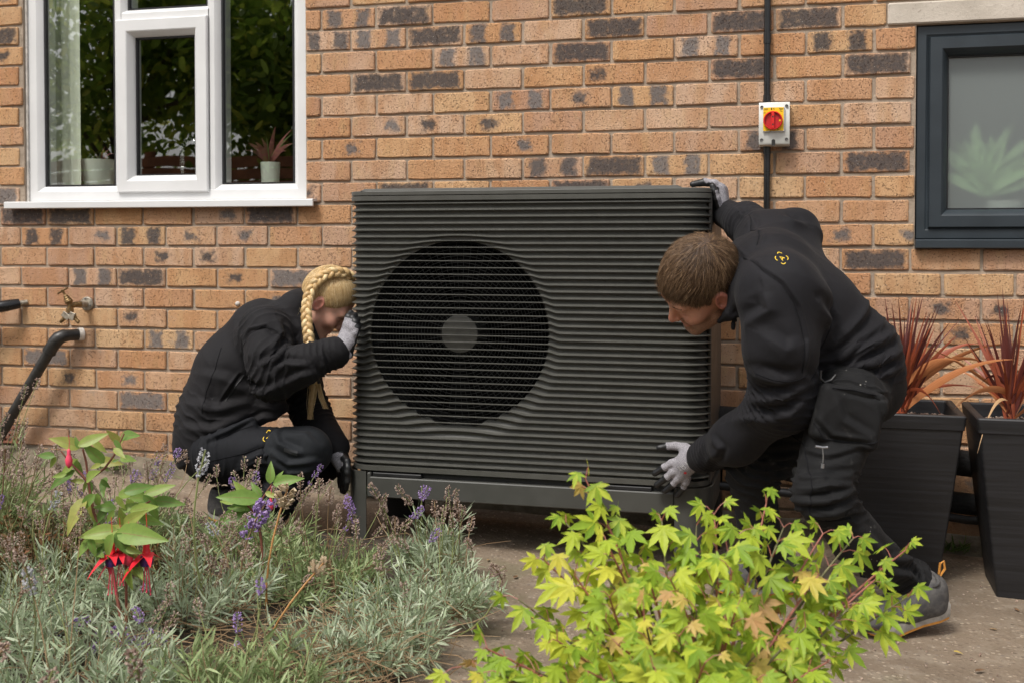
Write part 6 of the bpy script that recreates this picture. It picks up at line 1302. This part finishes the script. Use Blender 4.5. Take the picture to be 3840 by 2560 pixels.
lavender(gp(-1.05,-.98),.15,.13,45,'lavender clump with tan flower spikes right before the stand',M_lav,1,[((-1.1887,-1.1402,0.2481),T),((-1.1108,-1.0694,0.2026),T),((-1.1369,-1.0777,0.1467),T),((-1.0790,-1.1143,0.1465),T),((-1.0460,-1.0518,0.2300),Pp),((-1.0288,-1.0484,0.1902),T),((-0.9940,-1.0390,0.2026),T),((-0.9514,-1.0796,0.2016),T),((-0.9517,-1.0287,0.1778),T),((-0.9096,-1.0699,0.1587),T),((-0.9630,-1.0836,0.1649),T),((-1.0600,-1.0570,0.1716),Pp),((-1.0933,-1.1709,0.1045),T),((-0.9827,-1.1413,0.1346),Pp),((-1.1708,-1.0857,0.1778),T),((-0.9102,-1.1232,0.1045),T)],4,(.1,.05))
lavender(gp(-.96,-1.34),.21,.11,70,'low silvery lavender mound at the right end of the bed',M_lav,2,[((-0.7485,-1.4421,0.1320),T),((-0.7145,-1.4854,0.1147),T,.7)],3,(.1,0))
lavender(gp(-1.32,-1.28),.24,.11,75,'lavender bush in the middle of the bed with green shoots',M_lavg,3,[((-1.1753,-1.3431,0.2609),Pp,1.1),((-1.2798,-1.3181,0.2801),T),((-1.2630,-1.3133,0.2964),T),((-1.3247,-1.4348,0.2190),T),((-1.1562,-1.3389,0.2299),Pp,.8),((-1.2700,-1.4209,0.2077),T),((-1.2346,-1.3066,0.2707),T)],22,(.05,0),kinds=('tan',))
lavender(gp(-1.50,-1.62),.25,.18,85,'large silver green lavender at the centre left of the bed',M_lav,4,[((-1.3096,-1.5326,0.2791),Pp,2.0),((-1.2591,-1.5186,0.3118),'cream',1.3),((-1.0862,-1.6837,0.1849),'cream',1.2),((-1.4582,-1.5678,0.4099),Wh,1.3),((-1.4485,-1.5702,0.2267),Wh,1.0)],26,(0,0),kinds=('tan',))
lavender(gp(-1.00,-1.68),.22,.11,95,'pale lavender spreading low behind the maple',M_lav,5,[],3)
lavender(gp(-1.86,-1.66),.25,.15,80,'lavender bush with purple spikes below the red fuchsia',M_lav,6,[((-1.5999,-1.8518,0.0630),Pp,1.2),((-1.4835,-1.8735,0.0530),Pp,1.1),((-1.4405,-1.8629,0.0304),Pp,1.2),((-1.4044,-1.8534,0.0353),Pp,1.2),((-1.5346,-1.9393,0.0238),Pp,1.1),((-1.5355,-1.7306,0.1048),Pp),((-1.7311,-1.4672,0.2599),Wh,1.2),((-1.8566,-1.6025,0.2899),Wh),((-1.5360,-1.4139,0.3523),Wh,.5)],22,kinds=('tan',))
lavender(gp(-2.42,-1.22),.26,.25,95,'straggly lavender with dried heads at the left edge by the waste pipe',M_lavg,7,[((-2.1482,-1.4388,0.3576),T,1.2),((-2.1587,-1.3387,0.3394),T),((-2.1013,-1.4276,0.3214),T),((-2.1224,-1.3297,0.3207),T),((-2.0650,-1.5215,0.3232),T),((-2.0219,-1.4076,0.2973),T),((-2.0894,-1.5299,0.2474),Pp)],60,(0,0),kinds=('tan',))
lavender(gp(-2.02,-1.05),.22,.12,60,'thin lavender with dried heads behind the fuchsia',M_lavg,8,[],46,kinds=('tan','tan','tan','tan','purple'))
lavender(gp(-1.62,-1.02),.20,.11,60,'small lavender with tan heads in front of the crouching woman',M_lavg,9,[((-1.5735,-1.1925,0.1094),T),((-1.6278,-1.2059,0.1343),T),((-1.6618,-1.2671,0.1098),T),((-1.5539,-1.2912,0.0925),T)],20,kinds=('tan','tan','tan','tan','purple'))
lavender(gp(-1.78,-1.98),.24,.15,95,'silvery lavender in the bottom left corner',M_lav,10,[((-1.3934,-2.3284,0.3275),Wh),((-1.3219,-2.4672,0.2400),T,1.2)],5)
lavender(gp(-1.45,-2.10),.23,.14,95,'silvery lavender at the bottom edge, left of centre',M_lav,11,[((-1.1196,-2.4149,0.2251),T,1.2),((-1.2173,-2.4924,0.2141),T,1.2)],6)
lavender(gp(-1.10,-2.05),.22,.13,85,'lavender with long green leaves at the bottom edge near the centre',M_lavg,12,[],5,leaf=(.045,.075))
# rusty low shrub on the left
def low_shrub(c,rad,hgt,n,label,seed,mat,name='low_shrub'):
    rg=np.random.default_rng(seed); c=np.array(c,float); t=thing(name,label,'shrub',c); B=[];D=[];L=[];W_=[];Cu=[]; st=MB()
    for s in range(n):
        az=rg.uniform(0,6.28); rr=rad*math.sqrt(rg.uniform(0,1)); tp=c+np.array([math.cos(az)*rr,math.sin(az)*rr,hgt*rg.uniform(.5,1)]); b=c+np.array([math.cos(az)*rr*.5,math.sin(az)*rr*.5,0]); st.tube([tuple(b),tuple((b+tp)/2+rg.normal(0,.01,3)),tuple(tp)],[.0018,.0015,.001],4,caps=False)
        for k in range(34):
            u=.2+.8*k/34; p=b*(1-u)+tp*u; B.append(p+rg.normal(0,.003,3)); D.append(rg.normal(0,1,3)+np.array([0,0,.7])); L.append(rg.uniform(.010,.019)); W_.append(rg.uniform(.004,.007)); Cu.append(rg.normal(0,.4))
    me=leaves_mesh(np.array(B),np.array(D),np.array(L),np.array(W_),np.array(Cu),rg,mat,'foliage'); o=bpy.data.objects.new('foliage',me); link(o,t); tag(o,kind='stuff'); st.build('stems',M_dry,t); return t
low_shrub(gp(-2.02,-1.46),.28,.17,150,'low shrub with tiny rust brown leaves at the left of the bed',50,M_rust)
low_shrub(gp(-1.72,-1.36),.16,.12,60,'low shrub with tiny dark leaves between the lavender bushes',51,M_rust)
# fallen dry twigs and grass on the bed
rg=np.random.default_rng(77); mb=MB()
for k in range(1500):
    x=rg.uniform(-3.0,-.95) if k<900 else rg.normal(-1.05,.14); y=rg.uniform(-2.4,-.85) if k<900 else rg.normal(-1.80,.16); a=rg.uniform(0,6.28); l=rg.uniform(.05,.16); z=GZ(x)+.055+rg.uniform(0,.05); d=np.array([math.cos(a),math.sin(a),rg.normal(0,.25)])*l; p=np.array([x,y,z]); mb.tube([tuple(p),tuple(p+d*.5+rg.normal(0,.008,3)),tuple(p+d)],[.0012,.0012,.0006],3,caps=False)
o=mb.build('dry_twigs',M_dry); tag(o,'dry brown twigs and stalks lying among the lavender','dry twigs',kind='stuff')
# ================================================================ fuchsia
M_fu=leaf_shader('fuchsia_leaf',[(0,(.14,.27,.06)),(.45,(.22,.38,.08)),(.8,(.34,.46,.10)),(1,(.46,.44,.12))],.42,.4,'obj','red'); M_fus=simple('fuchsia_stem',(.22,.075,.05),.5); M_fred=simple('fuchsia_red',(.70,.018,.035),.4); M_fpur=simple('fuchsia_purple',(.055,.012,.10),.5); M_fpink=simple('fuchsia_pink',(.72,.06,.12),.4)
def ovate_mesh(name,mat,n=8,w_=.46,fold=.16,droop=.18):
    rows=[];uv=[]
    for i in range(n+1):
        u=i/n; wd=w_*.5*math.sin(math.pi*min(1,u**.80))**.85*(1-.45*u) if 0<u<1 else .004
        if i==n: wd=.0
        z=-droop*u*u; r=[]
        for s in(-1,-.5,0,.5,1): r.append((s*wd,u,z+fold*wd*abs(s)*1.3+ .010*math.sin(u*20)*abs(s))); uv.append((s,u))
        rows.append(r)
    mb=MB(); mb.grid(rows); me=mb.mesh(name,mat,180); l=me.uv_layers.new(name='UVMap')
    for p in me.polygons:
        for li in p.loop_indices: l.data[li].uv=uv[me.loops[li].vertex_index]
    return me
FUM=[ovate_mesh('leaf',M_fu,8,.42+.04*k,.14+.05*k,.10+.10*k) for k in range(3)]
def place_leaf(mesh,parent,base,tip,nrm,name='leaf'):
    b,t=Vector(base),Vector(tip); y=(t-b); L=y.length; y.normalize(); n=Vector(nrm); x=y.cross(n).normalized(); z=x.cross(y); M=Matrix.Identity(4)
    for i in range(3): M[i][0]=x[i]*L; M[i][1]=y[i]*L; M[i][2]=z[i]*L; M[i][3]=b[i]
    return inst(name,mesh,parent,M)
def fuchsia_flower(parent,top,size,seed,open_=True):
    r=random.Random(seed); top=Vector(top); s=size; f=MB(); f.tube([top+Vector((0,0,.035*s)),top+Vector((.002,0,.015*s)),top],.0008,5); f.lathe([(.002*s,0),(.0045*s,-.004*s),(.0045*s,-.014*s),(.006*s,-.020*s)],top,(0,0,1),10)
    if not open_:
        f.lathe([(.006*s,-.018*s),(.0095*s,-.028*s),(.0075*s,-.042*s),(.001,-.050*s)],top,(0,0,1),10); return f.build('bud',M_fpink,parent,smooth=60)
    fl=f.build('flower',M_fred,parent,smooth=60); c=top+Vector((0,0,-.020*s))
    for k in range(4):
        a=k*math.pi/2+r.uniform(-.3,.3)+.6; d=Vector((math.cos(a),math.sin(a),0)); up_=r.uniform(-1.3,.3); strap_leaf(c,c+(d+Vector((0,0,up_)))*.036*s,.006*s,.018*s,0,8,lateral=(0,0,1)).build('sepal',M_fred,fl,smooth=180)
    mb=MB(); mb.lathe([(.005*s,0),(.0085*s,-.006*s),(.0095*s,-.012*s),(.0085*s,-.018*s)],c,(0,0,1),12,caps=False); mb.build('corolla',M_fpur,fl,smooth=60)
    mb=MB()
    for k in range(6): a=k*1.05; e=c+Vector((math.cos(a)*.006*s,math.sin(a)*.006*s,-.050*s-r.uniform(0,.012)*s)); mb.tube([c,(c+e)/2,e],.0007*s,4); mb.lathe([(.0003,-.002*s),(.0014*s,0),(.0003,.002*s)],e,(0,0,1),6)
    mb.build('stamens',M_fpink,fl); return fl
def fuchsia(name,label,base,stems,leaves,flowers,seed,zj=.05):
    t=thing(name,label,'fuchsia',base); r=random.Random(seed)
    for pts,rad in stems: mb=MB(); mb.tube(pts,[rad*(1-.5*i/(len(pts)-1)) for i in range(len(pts))],8); mb.build('stem',M_fus,t,smooth=60)
    for a,b in leaves:
        a,b=np.array(a),np.array(b); off=-cf*r.uniform(-zj,zj); tipo=-cf*r.uniform(-.02,.05); nrm=unit(np.array([0,0,1])*.42-cf*.9+cr*r.uniform(-.35,.35)); b=a+(b-a)*1.18; place_leaf(FUM[r.randrange(3)],t,a+off,b+off+tipo,nrm)
        if r.random()<.75:
            dv=(b-a); pr=np.cross(dv,cf); pr=unit(pr)*np.linalg.norm(dv); k_=r.choice([-1,1])*r.uniform(.5,1.0); o2=-cf*r.uniform(-zj,zj); place_leaf(FUM[r.randrange(3)],t,a+o2,a+o2+dv*r.uniform(.25,.5)+pr*k_*.55-np.array([0,0,.012]),nrm)
    for p,s,op in flowers: fuchsia_flower(t,p,s,r.randrange(999),op)
    return t
FB=np.array((-1.5144,-1.8301,0.0430)); FB[2]=GZ(FB[0])+.04
fl=lambda s: s
fuchsia('fuchsia','tall fuchsia shrub with broad green leaves and red hanging flowers',FB,
 [([tuple(FB)]+[(-1.5781,-1.8008,0.2126),(-1.6131,-1.8076,0.2991),(-1.6234,-1.8087,0.3550),(-1.6307,-1.8090,0.4161),(-1.6387,-1.8102,0.4466)],.0042),([(-1.6244,-1.8087,0.3652)]+[(-1.6433,-1.8129,0.3906),(-1.6681,-1.8187,0.4161),(-1.6880,-1.8232,0.4415)],.0035),([(-1.6245,-1.8085,0.3754)]+[(-1.5892,-1.7986,0.4008),(-1.5677,-1.7922,0.4313),(-1.5454,-1.7850,0.4822)],.0035),([tuple(FB)]+[(-1.4922,-1.8613,0.2046),(-1.5003,-1.8616,0.2736),(-1.5033,-1.8619,0.2884)],.0036),([(-1.5085,-1.8453,0.1890)]+[(-1.5080,-1.8014,0.2786),(-1.4936,-1.7966,0.3190),(-1.4741,-1.7912,0.3291)],.004),([(-1.5035,-1.8448,0.1591)]+[(-1.4826,-1.8383,0.1989),(-1.4750,-1.8360,0.2089)],.003)],
 list(zip([(-1.6378,-1.8099,0.4517),(-1.6359,-1.8091,0.4598),(-1.5640,-1.7905,0.4568),(-1.5621,-1.7896,0.4710),(-1.6830,-1.8220,0.4364),(-1.6630,-1.8180,0.3927),(-1.6198,-1.8062,0.4130),(-1.5696,-1.7930,0.4181),(-1.5619,-1.7901,0.4517),(-1.6147,-1.8057,0.3815),(-1.6293,-1.8100,0.3662),(-1.6028,-1.8029,0.3733),(-1.6402,-1.8128,0.3662),(-1.6252,-1.8097,0.3347),(-1.5533,-1.7908,0.3428),(-1.5385,-1.7873,0.3306),(-1.4853,-1.7736,0.3235),(-1.5610,-1.7938,0.3072),(-1.5462,-1.7900,0.3042),(-1.5047,-1.7795,0.2919),(-1.5844,-1.7969,0.4161),(-1.6534,-1.8147,0.4212),(-1.6036,-1.8038,0.3449),(-1.5298,-1.7843,0.3550),(-1.5001,-1.7770,0.3398),(-1.5788,-1.7979,0.3245),(-1.5196,-1.7829,0.3092),(-1.5934,-1.8024,0.2991)],[(-1.6862,-1.8218,0.4771),(-1.5809,-1.7941,0.4853),(-1.5789,-1.7936,0.4853),(-1.5208,-1.7785,0.4832),(-1.7224,-1.8322,0.4405),(-1.7121,-1.8316,0.3642),(-1.5656,-1.7922,0.4110),(-1.5312,-1.7830,0.4181),(-1.5333,-1.7830,0.4364),(-1.5843,-1.7971,0.4069),(-1.6272,-1.8102,0.3367),(-1.5987,-1.8026,0.3428),(-1.6707,-1.8206,0.3703),(-1.6593,-1.8202,0.2767),(-1.5052,-1.7779,0.3540),(-1.4853,-1.7735,0.3265),(-1.4212,-1.7571,0.3153),(-1.6024,-1.8043,0.3153),(-1.5119,-1.7805,0.3235),(-1.4554,-1.7670,0.2808),(-1.6142,-1.8036,0.4568),(-1.6925,-1.8259,0.3856),(-1.6378,-1.8137,0.3092),(-1.4757,-1.7698,0.3703),(-1.4412,-1.7611,0.3601),(-1.6032,-1.8055,0.2787),(-1.4606,-1.7672,0.3245),(-1.6227,-1.8112,0.2584)]))+
 list(zip([(-1.4944,-1.8804,0.2856),(-1.4916,-1.8796,0.2856),(-1.4935,-1.8802,0.2826),(-1.4897,-1.8789,0.2934),(-1.4801,-1.8771,0.2670),(-1.5531,-1.8961,0.2709),(-1.4579,-1.8728,0.2151),(-1.4655,-1.8750,0.2072),(-1.5529,-1.8970,0.2337),(-1.4906,-1.8797,0.2738),(-1.4714,-1.8754,0.2493),(-1.5283,-1.8901,0.2542)],[(-1.5551,-1.9169,0.2838),(-1.3896,-1.8738,0.2838),(-1.5388,-1.9139,0.2391),(-1.4397,-1.8857,0.3246),(-1.4431,-1.8881,0.2722),(-1.5727,-1.9229,0.2313),(-1.4323,-1.8873,0.1944),(-1.4537,-1.8937,0.1643),(-1.5191,-1.9088,0.2352),(-1.4904,-1.8993,0.3130),(-1.4317,-1.8858,0.2449),(-1.5634,-1.9199,0.2547)])),
 [((-1.5014,-1.9034,0.2644),1.5,True),((-1.4638,-1.8936,0.2644),1.2,False),((-1.4262,-1.8837,0.2692),1.6,True),((-1.4894,-1.8900,0.2637),1.4,True),((-1.6451,-1.8531,0.4539),.9,False),((-1.4712,-1.8958,0.2547),.9,False)],5)
FB2=np.array((-1.3888,-1.3832,0.0693)); FB2[2]=GZ(FB2[0])+.04
fuchsia('fuchsia','small fuchsia sprig with few leaves in front of the woman\'s boots',FB2,
 [([tuple(FB2)]+[(-1.4004,-1.3844,0.1386),(-1.4121,-1.3855,0.2079),(-1.3956,-1.3800,0.2541),(-1.3735,-1.3733,0.2888)],.004),([(-1.4098,-1.3851,0.2021)]+[(-1.4458,-1.3934,0.2426),(-1.4795,-1.4018,0.2541)],.003)],
 list(zip([(-1.4012,-1.3815,0.2518),(-1.3768,-1.3741,0.2911),(-1.3679,-1.3718,0.2911),(-1.4145,-1.3855,0.2310),(-1.4345,-1.3909,0.2252),(-1.4009,-1.3826,0.2079),(-1.4626,-1.3977,0.2426),(-1.3879,-1.3776,0.2680),(-1.4291,-1.3890,0.2426)],[(-1.4885,-1.4039,0.2657),(-1.3749,-1.3722,0.3408),(-1.3054,-1.3549,0.3119),(-1.4792,-1.4028,0.2137),(-1.5070,-1.4107,0.1906),(-1.4454,-1.3950,0.1790),(-1.5073,-1.4094,0.2426),(-1.3565,-1.3696,0.2599),(-1.4685,-1.3980,0.2888)])),[((-1.3675,-1.3931,0.2609),.8,False)],6,.02)
# ================================================================ Japanese maple
M_mp=leaf_shader('maple_leaf',[(0,(.27,.42,.035)),(.30,(.40,.53,.045)),(.62,(.56,.63,.06)),(.86,(.70,.67,.08)),(.94,(.68,.50,.14)),(1,(.60,.33,.15))],.5,.42,'obj'); M_mpi=leaf_shader('maple_leaf_mass',[(0,(.20,.34,.03)),(.5,(.34,.48,.045)),(1,(.55,.62,.06))],.5,.42,'island')
M_twig=simple('maple_twig',(.30,.10,.07),.5); M_bark=simple('maple_bark',(.14,.13,.06),.7,0,.3,40)
def maple_leaf_data(seed):
    r=random.Random(seed); lobes=[(0,1.0),(38,.88),(-38,.88),(78,.62),(-78,.62),(118,.30),(-118,.30)]; lobes.sort(); out=[]
    for i,(a,l) in enumerate(lobes):
        a=R(a+r.uniform(-5,5)); l*=r.uniform(.88,1.1); d=Vector((math.sin(a),math.cos(a))); s=Vector((d.y,-d.x)); w_=.125*l+.035
        seq=[(.30,-.75),(.48,-1.0),(.60,-.78),(.66,-.80),(.80,-.42),(1.0,0),(.80,.42),(.66,.80),(.60,.78),(.48,1.0),(.30,.75)]
        if l<.4: seq=[(.3,-.8),(.6,-.6),(1,0),(.6,.6),(.3,.8)]
        for (t,q) in seq: p=d*l*t+s*w_*q; out.append((p.x,p.y,i))
    V=[(0,0,0)]; 
    dr=r.uniform(.05,.30); cu_=r.uniform(-.12,.22)
    for x,y,i in out: rr=math.hypot(x,y); V.append((x,y,-dr*rr*rr+cu_*abs(x)*.4+r.uniform(-.012,.012)))
    n=len(out); F=[(0,k+1,(k+1)%n+1) for k in range(n)]; return V,F
MPV=[maple_leaf_data(k) for k in range(7)]; MPM=[]
for V_,F_ in MPV:
    mb=MB(); mb.add(V_,F_); MPM.append(mb.mesh('leaf',M_mp,60))
def maple():
    r=random.Random(12); bx=np.array((-0.1840,-2.2071,0.0449)); bx[2]=GZ(bx[0]); t=thing('japanese_maple','bright yellow green Japanese maple with pointed leaves in front of the stand','maple',tuple(bx))
    tr=MB(); tr.tube([tuple(bx+np.array([0,0,-.02])),tuple(bx+np.array([.01,0,.05])),tuple(bx+np.array([.0,.01,.13]))],[.016,.014,.011],10); tr.build('trunk',M_bark,t,smooth=60)
    tips=[(-0.3764,-2.1619,0.5130),(-0.4092,-2.1725,0.4365),(-0.4391,-2.2128,0.3798),(-0.4776,-2.2452,0.3183),(-0.5140,-2.3082,0.2504),(-0.3237,-2.1292,0.4509),(-0.3217,-2.2534,0.4248),(-0.2463,-2.1300,0.4403),(-0.2506,-2.3179,0.4113),(-0.1870,-2.1147,0.4327),(-0.1615,-2.0562,0.4398),(-0.1172,-2.1484,0.4265),(-0.0715,-2.0014,0.4526),(-0.0398,-2.0251,0.4163),(0.0290,-1.9767,0.3969),(0.0837,-1.9422,0.3837),(0.1789,-1.8974,0.3566),(0.1834,-1.8986,0.2690),(0.1202,-1.9860,0.3222),(0.0732,-2.0509,0.2873),(0.0209,-2.0629,0.3447),(-0.0006,-2.1735,0.2867),(0.0340,-2.2172,0.2471),(-0.0604,-2.2923,0.2930),(-0.1074,-2.3030,0.3481),(-0.1600,-2.3987,0.3740),(-0.2054,-2.3478,0.4023),(-0.2363,-2.4190,0.3608),(-0.3009,-2.3529,0.3688),(-0.3302,-2.3823,0.3274),(-0.3804,-2.3754,0.2999),(-0.4088,-2.4046,0.2593),(-0.3186,-2.4425,0.2819),(-0.2153,-2.4769,0.3108),(-0.1416,-2.4575,0.3172),(-0.0685,-2.4187,0.2841),(-0.2711,-2.4496,0.3284),(-0.1831,-2.4263,0.3414),(-0.1177,-2.2527,0.3957),(-0.4797,-2.3515,0.2294),(-0.3741,-2.2684,0.3740),(-0.5414,-2.3673,0.2400)]
    L=[]; bm=MB(); tw=MB(); main=[tuple(bx+np.array([.0,.01,.10]))]
    for i,tp in enumerate(tips):
        tp=np.array(tp); b=bx+np.array([r.uniform(-.01,.01),r.uniform(-.01,.01),r.uniform(.06,.13)]); hor=tp-b; mid=b+hor*np.array([.42,.42,.62])+np.array([r.gauss(0,.02),r.gauss(0,.02),0]); pts=[b*(1-u)**2+2*mid*u*(1-u)+tp*u*u for u in np.linspace(0,1,14)]
        mb=MB(); mb.tube([tuple(p) for p in pts],[.0052*(1-.75*k/13) for k in range(14)],7); mb.build('branch',M_bark if i%2 else M_twig,t,smooth=60)
        ln=np.linalg.norm(hor); n=int(3+ln*14)
        for k in range(n):
            u=.38+.62*(k/(n-1)); p=b*(1-u)**2+2*mid*u*(1-u)+tp*u*u; ax=unit(2*(1-u)*(mid-b)+2*u*(tp-mid)); a=r.uniform(0,6.28)
            for s in(0,1):
                if r.random()<.12: continue
                aa=a+math.pi*s; e1=unit(np.cross(ax,[.2,.1,.97])+1e-6); e2=np.cross(ax,e1); d=unit(e1*math.cos(aa)+e2*math.sin(aa)*.7+ax*.5+np.array([0,0,.25])); pl=r.uniform(.022,.050)*(1.2-.5*u); q=p+d*pl
                tw.tube([tuple(p),tuple((p+q)/2+np.array([0,0,.004])),tuple(q)],[.0010,.0008,.0007],4,caps=False)
                sz=r.uniform(.030,.062)*(1.08-.25*u); 
                if u>.97: sz*=.7
                ydir=unit(d*np.array([1,1,.3])*.8+np.array([0,0,-r.uniform(.15,.95)])-cf*r.uniform(-.1,.45)); nr=unit(np.array([0,0,1.0])*.55-cf*r.uniform(.5,1.2)+np.array([r.gauss(0,.32),r.gauss(0,.2),0])); L.append((q,ydir,nr,sz))
    tag(tw.build('petioles',M_twig,t),kind='stuff')
    C=np.array([0,-4.12,.93]); L.sort(key=lambda l: np.linalg.norm(l[0]-C)-l[3]*4)
    mass=MB()
    for i,(q,yd,nr,sz) in enumerate(L):
        y=Vector(yd); n=Vector(nr); x=y.cross(n).normalized(); z=x.cross(y); M=Matrix.Identity(4)
        for k in range(3): M[k][0]=x[k]*sz; M[k][1]=y[k]*sz; M[k][2]=z[k]*sz; M[k][3]=q[k]
        if i%5<3 and i<500: inst('leaf',MPM[r.randrange(7)],t,M)
        else: V_,F_=MPV[r.randrange(7)]; mass.add([M@Vector(v) for v in V_],F_)
    o=mass.build('leaves',M_mpi,t,smooth=60); tag(o,kind='stuff'); print('maple leaves',len(L))
maple()

# ================================================================ garden behind the camera, mirrored in the window panes
M_tl=leaf_shader('garden_tree_leaf',[(0,(.10,.18,.02)),(.5,(.24,.36,.045)),(.85,(.42,.52,.07)),(1,(.60,.60,.09))],.5,.6,'island'); M_tb=simple('garden_bark',(.10,.07,.05),.9)
def garden_tree(c,h,rad,label,seed):
    rg=np.random.default_rng(seed); c=np.array(c,float); t=thing('garden_tree',label,'tree',tuple(c),'trees across the garden'); tr=MB(); tr.tube([tuple(c),tuple(c+np.array([.1,0,h*.3])),tuple(c+np.array([0,.1,h*.75]))],[.16,.12,.04],10)
    cl=[]
    for k in range(26):
        d=rg.normal(size=3); d/=np.linalg.norm(d); p=c+np.array([0,0,h*.60])+d*np.array([rad,rad*.8,h*.36])*rg.uniform(.35,.95); cl.append(p); tr.tube([tuple(c+np.array([0,0,h*rg.uniform(.25,.6)])),tuple(p)],[.04,.01],6)
    tr.build('trunk',M_tb,t,smooth=60)
    n=7000; i=rg.integers(0,26,n); B=np.array(cl)[i]+rg.normal(size=(n,3))*np.array([.42,.42,.34])*rad/1.8; D=rg.normal(size=(n,3))+np.array([0,0,-.3]); me=leaves_mesh(B,D,rg.uniform(.12,.24,n),rg.uniform(.05,.10,n),rg.normal(0,.3,n),rg,M_tl,'crown'); o=bpy.data.objects.new('crown',me); link(o,t); tag(o,kind='stuff')
garden_tree((-7.4,-10.9,-.1),6.2,1.9,'leafy tree across the garden mirrored in the casement',1)
garden_tree((-9.9,-10.6,-.1),6.6,2.1,'leafy tree across the garden mirrored in the left pane',2)
garden_tree((-5.6,-12.0,-.1),5.2,1.5,'smaller tree across the garden mirrored in the right pane',3)
garden_tree((-2.4,-11.6,-.1),5.8,1.8,'leafy tree across the garden, farthest right of the four trees',4)
fen=thing('garden_fence','orange brown board fence across the garden mirrored in the panes','fence',(-8,-9.5,-.1)); M_fen=simple('fence_board',(.24,.095,.04),.8,0,.3,6)
for k in range(13):
    mb=MB(); mb.bbox((-14,-9.5,.0+k*.16),(3.5,-9.47,.14+k*.16),.004); mb.build('board',M_fen,fen)
for k in range(11):
    mb=MB(); mb.bbox((-14+k*1.75,-9.62,-.2),(-13.9+k*1.75,-9.505,2.15),.004); mb.build('post',M_fen,fen)
# ================================================================ litter, grit and weeds on the concrete
rg=np.random.default_rng(5); mb=MB()
for k in range(2600):
    x=rg.uniform(-1.1,1.3); y=rg.uniform(-2.0,-.08); s_=rg.uniform(.0012,.0042)*(1.6 if rg.random()<.06 else 1)
    if rg.random()>.35+.65*abs(mnoise.noise(Vector((x*2.2,y*2.2,7))))*2: continue
    M=Matrix.Translation((x,y,GZ(x)+s_*.4))@Matrix.Rotation(rg.uniform(0,6.28),4,tuple(rg.normal(size=3)))
    v=[M@Vector(q) for q in((s_,0,0),(-s_,0,0),(0,s_*.8,0),(0,-s_*.8,0),(0,0,s_*.6),(0,0,-s_*.6))]; mb.add(v,[(0,2,4),(2,1,4),(1,3,4),(3,0,4),(2,0,5),(1,2,5),(3,1,5),(0,3,5)])
o=mb.build('grit',M_grav); tag(o,'loose grit and crumbs scattered on the concrete','grit',kind='stuff')
M_dead=[simple('dead_leaf_%s'%n,c,.7,0,.3,80) for n,c in(('brown',(.16,.085,.04)),('tan',(.30,.19,.09)),('yellow',(.42,.30,.06)))]
spots=[(-0.8432,-0.8622,-0.0752),(-0.9649,-0.7183,-0.0710),(-0.7226,-1.1644,-0.0793),(-0.8065,-1.1004,-0.0764),(0.4991,-0.8459,-0.1208),(0.3638,-1.0620,-0.1162),(0.3992,-1.1855,-0.1174),(0.0401,-0.1128,-0.1052),(-0.7885,-0.4374,-0.0770),(0.5778,-0.6291,-0.1235)]
where=['beside the lavender, farthest left','under the front rail','left of the maple, nearest the maple','between the maple and the lavender','just right of the lifted shoe','below the lifted shoe','at the bottom right corner','behind the near leg of the man','in the dark under the heat pump','near the right planter foot']
for i,(p,wh_) in enumerate(zip(spots,where)):
    a=rg.uniform(0,6.28); L=rg.uniform(.022,.036); y=Vector((math.cos(a),math.sin(a),.05)); n=Vector((rg.normal(0,.15),rg.normal(0,.15),1)); x=y.cross(n).normalized(); z=x.cross(y); M=Matrix.Identity(4)
    for k in range(3): M[k][0]=x[k]*L; M[k][1]=y[k]*L; M[k][2]=z[k]*L; M[k][3]=p[k]+(.006 if k==2 else 0)
    me=FUM[i%3].copy(); me.materials.clear(); me.materials.append(M_dead[i%3]); o=bpy.data.objects.new('fallen_leaf',me); link(o,None,M); tag(o,'small dry fallen leaf lying on the concrete '+wh_,'leaf','fallen leaves on the concrete')
M_weed=leaf_shader('weed_leaf',[(0,(.06,.11,.03)),(1,(.18,.26,.07))],.6,.3,'island')
for i,(x,y,nm) in enumerate([(-1.62,-.085,'between the woman and the stand'),(-2.30,-.085,'behind the fuchsia'),(-2.72,-.09,'below the waste pipe'),(.47,-.10,'in the gap between the two planters')]):
    n=60; B=np.array([x,y,GZ(x)+.02])+rg.normal(size=(n,3))*np.array([.03,.012,.004]); D=rg.normal(size=(n,3))*np.array([.8,.6,.3])+np.array([0,-.2,.9]); me=leaves_mesh(B,D,rg.uniform(.02,.06,n),rg.uniform(.003,.008,n),rg.normal(0,.5,n),rg,M_weed,'weed'); o=bpy.data.objects.new('weed',me); link(o); tag(o,'green weed tuft at the wall foot '+nm,'weed','weeds at the foot of the wall')
